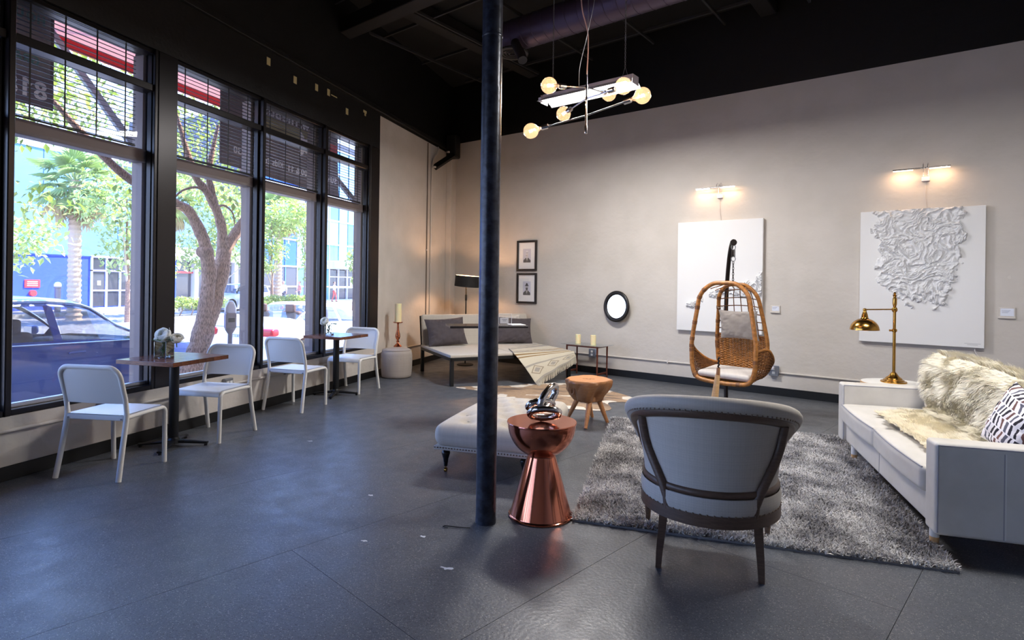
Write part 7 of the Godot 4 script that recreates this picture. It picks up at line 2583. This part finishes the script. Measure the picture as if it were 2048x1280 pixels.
	for d in far:
		var tr := thing("roadside_tree", d[0], "tree", d[1], 0, "trees across the road")
		obj("trunk", G.new().tube([Vector3(0, 0, 0), Vector3(0.05, 1.4, 0.04), Vector3(-0.04, 2.6, 0.0), Vector3(0, d[2] - 1.0, 0.1)], [0.12, 0.09, 0.07, 0.03], 8), M.bark, tr)
		for b in d[3]:
			obj("branch", G.new().tube([Vector3(0, 1.6, 0.02), Vector3(0, 1.6, 0).lerp(b[0], 0.6) + Vector3(0, 0.2, 0), b[0]], [0.05, 0.035, 0.015], 6), M.branch_pale, tr)
		foliage("foliage", tr, d[3], d[4], lm, Color(0.34, 0.42, 0.18), Color(0.66, 0.70, 0.40), 50 + d[5])
	# clipped hedges on the median
	for h in [["clipped green hedge left of the tree trunk across the road", -21.0, -25.4, 7], ["clipped green hedge right of the silver car across the road", -27.2, -33.4, 8]]:
		var z0: float = h[2]
		var z1: float = h[1]
		var hd := thing("clipped_hedge", h[0], "hedge", Vector3(-24.4, STREET, (z0 + z1) / 2), 0, "hedges across the road")
		obj("planting_bed", G.new().box(Vector3(0, 0.06, 0), Vector3(2.0, 0.12, z1 - z0), 0.02), M.pavement, hd)
		var n := int((z1 - z0) / 0.55)
		var bl := []
		for k in n:
			var z := -(z1 - z0) / 2 + (k + 0.5) * (z1 - z0) / n
			bl.append([Vector3(0, 0.78 + 0.05 * sin(k * 2.1), z), Vector3(0.5, 0.32, 0.42)])
			obj("stem", G.new().tube([Vector3(0.1 * sin(k), 0.1, z), Vector3(0.05, 0.4, z + 0.1 * cos(k)), Vector3(0, 0.8, z)], [0.03, 0.025, 0.01], 5), M.bark, hd)
		foliage("foliage", hd, bl, 3200 if h[3] == 7 else 4200, leaf_mesh(0.12, 0.04), Color(0.22, 0.30, 0.10), Color(0.58, 0.62, 0.30), 60 + h[3])
	# fan palms
	palm("tall fan palm with a scaly trunk before the blue wall", Vector3(-27.0, STREET, -19.2), 6.4, 1)
	palm("tall fan palm with a scaly trunk before the glass building", Vector3(-27.4, STREET, -33.3), 6.9, 2)
	palm("fan palm trunk with old leaf stubs seen left of the street tree", Vector3(-27.5, STREET, -24.3), 6.5, 3)

func palm(label: String, at: Vector3, h: float, seed_: int) -> void:
	var p := thing("fan_palm", label, "palm tree", at, 37.0 * seed_, "fan palms across the road")
	mat("palm_trunk", rgb(196, 172, 150), 0.9)
	var prof := []
	for k in 57:
		var t := k / 56.0
		prof.append(Vector2((0.30 if t < 0.05 else 0.25 - 0.04 * t) + (0.045 if k % 2 == 0 else 0.0), h * t))
	obj("trunk", G.new().lathe(prof, 14), M.palm_trunk, p, 20)
	# one fan: a stalk and a spread of narrow folded blades
	var g := G.new()
	g.tube([Vector3.ZERO, Vector3(0, 0.12, 0.5), Vector3(0, 0.1, 0.95)], [0.03, 0.022, 0.015], 5)
	for k in 17:
		var a := deg_to_rad(-100.0 + 200.0 * k / 16.0)
		var d := Vector3(sin(a), 0, cos(a))
		var s := Vector3(cos(a), 0, -sin(a)) * 0.045
		var b := Vector3(0, 0.1, 0.95)
		var l := 0.85 - 0.25 * absf(a) / 1.75
		g.quad(b, b + d * l * 0.5 + s + Vector3(0, 0.02, 0), b + d * l + Vector3(0, -0.22, 0), b + d * l * 0.5 - s + Vector3(0, 0.02, 0))
	var fm := g.mesh(80)
	var gm := mat("palm_green", rgb(150, 168, 118), 0.6, 0.0, {"backlight_enabled": true, "backlight": Color(.5, .6, .35)})
	var dm := mat("palm_dry", rgb(196, 178, 138), 0.8)
	var rng := RandomNumberGenerator.new()
	rng.seed = 300 + seed_
	for k in 46:
		var pitch := lerpf(-1.1, 1.25, pow(k / 45.0, 0.9))
		var bs := Basis(Vector3.UP, k * 2.4 + rng.randf() * 0.5) * Basis(Vector3.RIGHT, pitch)
		put("frond", fm, dm if k > 34 else gm, p, Transform3D(bs.scaled(Vector3.ONE * rng.randf_range(0.95, 1.2)), Vector3(0, h - 0.05 - 0.35 * k / 45.0, 0)))

# ---------------------------------------------------------------- buildings across the road
func build_buildings() -> void:
	tri_tex(mat("wall_blue", rgb(44, 82, 212), 0.8), 0.2, T.mottle)
	tri_tex(mat("wall_sky", rgb(104, 154, 230), 0.8), 0.2, T.mottle)
	mat("pane_blue", rgb(92, 150, 214), 0.08, 0.2)
	mat("pane_pale", rgb(150, 196, 226), 0.08, 0.2)
	mat("pane_deep", rgb(40, 96, 200), 0.08, 0.2)
	mat("pane_dark", rgb(72, 76, 88), 0.06, 0.1)
	mat("mullion_white", rgb(222, 226, 234), 0.5)
	mat("red_sign", rgb(206, 52, 66), 0.6)
	# the painted blue block with white doors
	var b := thing("blue_building", "bright blue painted block with white glazed double doors across the road", "building", Vector3(-33.0, PAVEMENT, -18.0))
	obj("lower_wall", G.new().span(Vector3(-8, 0, -9.9), Vector3(0, 2.98, 16), 0.0), M.wall_blue, b)
	obj("upper_wall", G.new().span(Vector3(-8, 3.02, -9.9), Vector3(0.02, 8.6, 16), 0.0), M.wall_sky, b)
	obj("string_course", G.new().span(Vector3(-7.9, 2.97, -9.9), Vector3(0.06, 3.03, 16), 0.0), M.wall_blue, b)
	obj("parapet", G.new().span(Vector3(-8.1, 8.6, -10.0), Vector3(0.08, 8.8, 16.1), 0.0), M.mullion_white, b)
	for k in 5: obj("panel_joint", G.new().span(Vector3(0.0, 3.1, -8.0 + k * 4.2), Vector3(0.03, 8.6, -7.96 + k * 4.2), 0.0), M.wall_blue, b)
	var d := Node3D.new()
	d.name = "entrance"
	b.add_child(d)
	d.position = Vector3(0, 0, -7.7)
	for q in [[-1.35, 1.35, 2.95, 3.05], [-1.35, 1.35, 2.15, 2.25], [-1.35, 1.35, 0.0, 0.05]]:
		obj("frame_bar", G.new().span(Vector3(-0.05, q[2], q[0]), Vector3(0.10, q[3], q[1]), 0.01), M.mullion_white, d)
	for z in [-1.3, -0.42, 0.42, 1.3]:
		obj("frame_bar", G.new().span(Vector3(-0.05, 0, z - 0.05), Vector3(0.10, 3.0, z + 0.05), 0.01), M.mullion_white, d)
	for z in [-0.86, 0.0, 0.86]:
		for y in [[0.12, 0.98], [1.1, 2.12], [2.28, 2.92]]:
			obj("pane", G.new().span(Vector3(0.0, y[0], z - 0.34), Vector3(0.03, y[1], z + 0.34), 0.0), M.pane_dark, d)
		obj("push_bar", G.new().span(Vector3(0.0, 1.0, z - 0.36), Vector3(0.09, 1.08, z + 0.36), 0.01), M.mullion_white, d)
	obj("notice", G.new().span(Vector3(0.03, 1.35, 0.75), Vector3(0.045, 1.62, 0.95), 0.0), M.plate, d)
	var rs := Node3D.new()
	rs.name = "red_sign"
	b.add_child(rs)
	rs.position = Vector3(0.03, 1.42, -3.3)
	obj("board", G.new().box(Vector3.ZERO, Vector3(0.03, 0.42, 0.75), 0.005), M.red_sign, rs)
	for k in 3: obj("sign_line", G.new().box(Vector3(0.018, 0.1 - k * 0.1, 0), Vector3(0.006, 0.04, 0.5), 0.0), M.mullion_white, rs)
	obj("hose_dial", G.new().tube([Vector3(0, 0.92, -3.3), Vector3(0.15, 0.92, -3.3)], 0.16, 16), M.red_sign, b)
	# shops between the two
	var s := thing("corner_shops", "low dark-windowed shops with blue piers between the blue block and the glass building", "building", Vector3(-33.4, PAVEMENT, -32.8))
	obj("shop_wall", G.new().span(Vector3(-8, 0, -5.0), Vector3(-0.2, 7.0, 4.8), 0.0), M.pane_dark, s)
	obj("fascia", G.new().span(Vector3(-8, 3.1, -5.0), Vector3(0.3, 3.9, 4.8), 0.02), M.mullion_white, s)
	obj("upper_wall", G.new().span(Vector3(-7.9, 3.9, -5.0), Vector3(0.1, 8.4, 4.8), 0.0), M.wall_sky, s)
	for k in 6:
		obj("pier", G.new().span(Vector3(-0.3, 0, -5.0 + k * 1.85), Vector3(0.15, 3.1, -4.65 + k * 1.85), 0.02), M.wall_blue if k % 2 == 0 else M.mullion_white, s)
		if k < 5: obj("shop_pane", G.new().span(Vector3(-0.2, 0.5, -4.5 + k * 1.9), Vector3(-0.12, 2.7, -3.2 + k * 1.9), 0.0), M.pane_dark, s)
	obj("red_stripe", G.new().span(Vector3(-0.1, 2.2, 0.6), Vector3(0.0, 2.32, 4.6), 0.0), M.red_sign, s)
	# the glass building
	var g := thing("glass_building", "blue glass office building with a canopy over its entrance across the road", "building", Vector3(-33.0, PAVEMENT, -37.9))
	obj("core", G.new().span(Vector3(-14, 0, -32), Vector3(-0.3, 15.4, 0), 0.0), M.pane_dark, g)
	var rng := RandomNumberGenerator.new()
	rng.seed = 12
	var ys := [0.0, 1.3, 3.05, 5.35, 7.65, 9.95, 12.25, 14.55]
	var cols := 15
	var step := 1.55
	for j in ys.size() - 1:
		for k in cols:
			var z := -k * step
			if j < 2 and k >= 6 and k <= 11: continue
			var m: Material = M.pane_pale
			if j < 2: m = M.pane_dark if k < 3 else M.pane_blue
			elif k < 3: m = M.pane_deep
			elif rng.randf() < 0.3: m = M.pane_blue
			var o := G.new().span(Vector3(-0.12, ys[j] + 0.05, z - step + 0.05), Vector3(-0.04, ys[j + 1] - 0.05, z - 0.05), 0.0)
			obj("pane", o, m, g)
	for k in cols + 1:
		obj("mullion", G.new().span(Vector3(-0.14, 0.0, -k * step - 0.035), Vector3(0.02, 14.6, -k * step + 0.035), 0.0), M.pane_blue if k % 3 else M.mullion_white, g)
	for y in ys: obj("spandrel", G.new().span(Vector3(-0.14, y - 0.06, -cols * step), Vector3(0.04, y + 0.06, 0), 0.0), M.mullion_white, g)
	var en := Node3D.new()
	en.name = "entrance"
	g.add_child(en)
	en.position = Vector3(0, 0, -9.3)
	obj("canopy", G.new().span(Vector3(-0.2, 3.0, -9.0), Vector3(2.2, 3.75, 0.4), 0.03), M.mullion_white, en)
	for k in 7:
		obj("door_frame", G.new().span(Vector3(-0.2, 0, -k * 1.5 - 0.06), Vector3(0.06, 3.0, -k * 1.5 + 0.06), 0.0), M.mullion_white, en)
		if k < 6: obj("door_pane", G.new().span(Vector3(-0.14, 0.1, -k * 1.5 - 1.42), Vector3(-0.08, 2.9, -k * 1.5 - 0.08), 0.0), M.pane_dark, en)
	for y in [1.2, 2.25]: obj("door_frame", G.new().span(Vector3(-0.18, y - 0.05, -9.0), Vector3(0.05, y + 0.05, 0), 0.0), M.mullion_white, en)
	obj("notice", G.new().span(Vector3(-0.07, 1.3, -4.2), Vector3(-0.03, 2.1, -3.6), 0.0), M.plate, en)
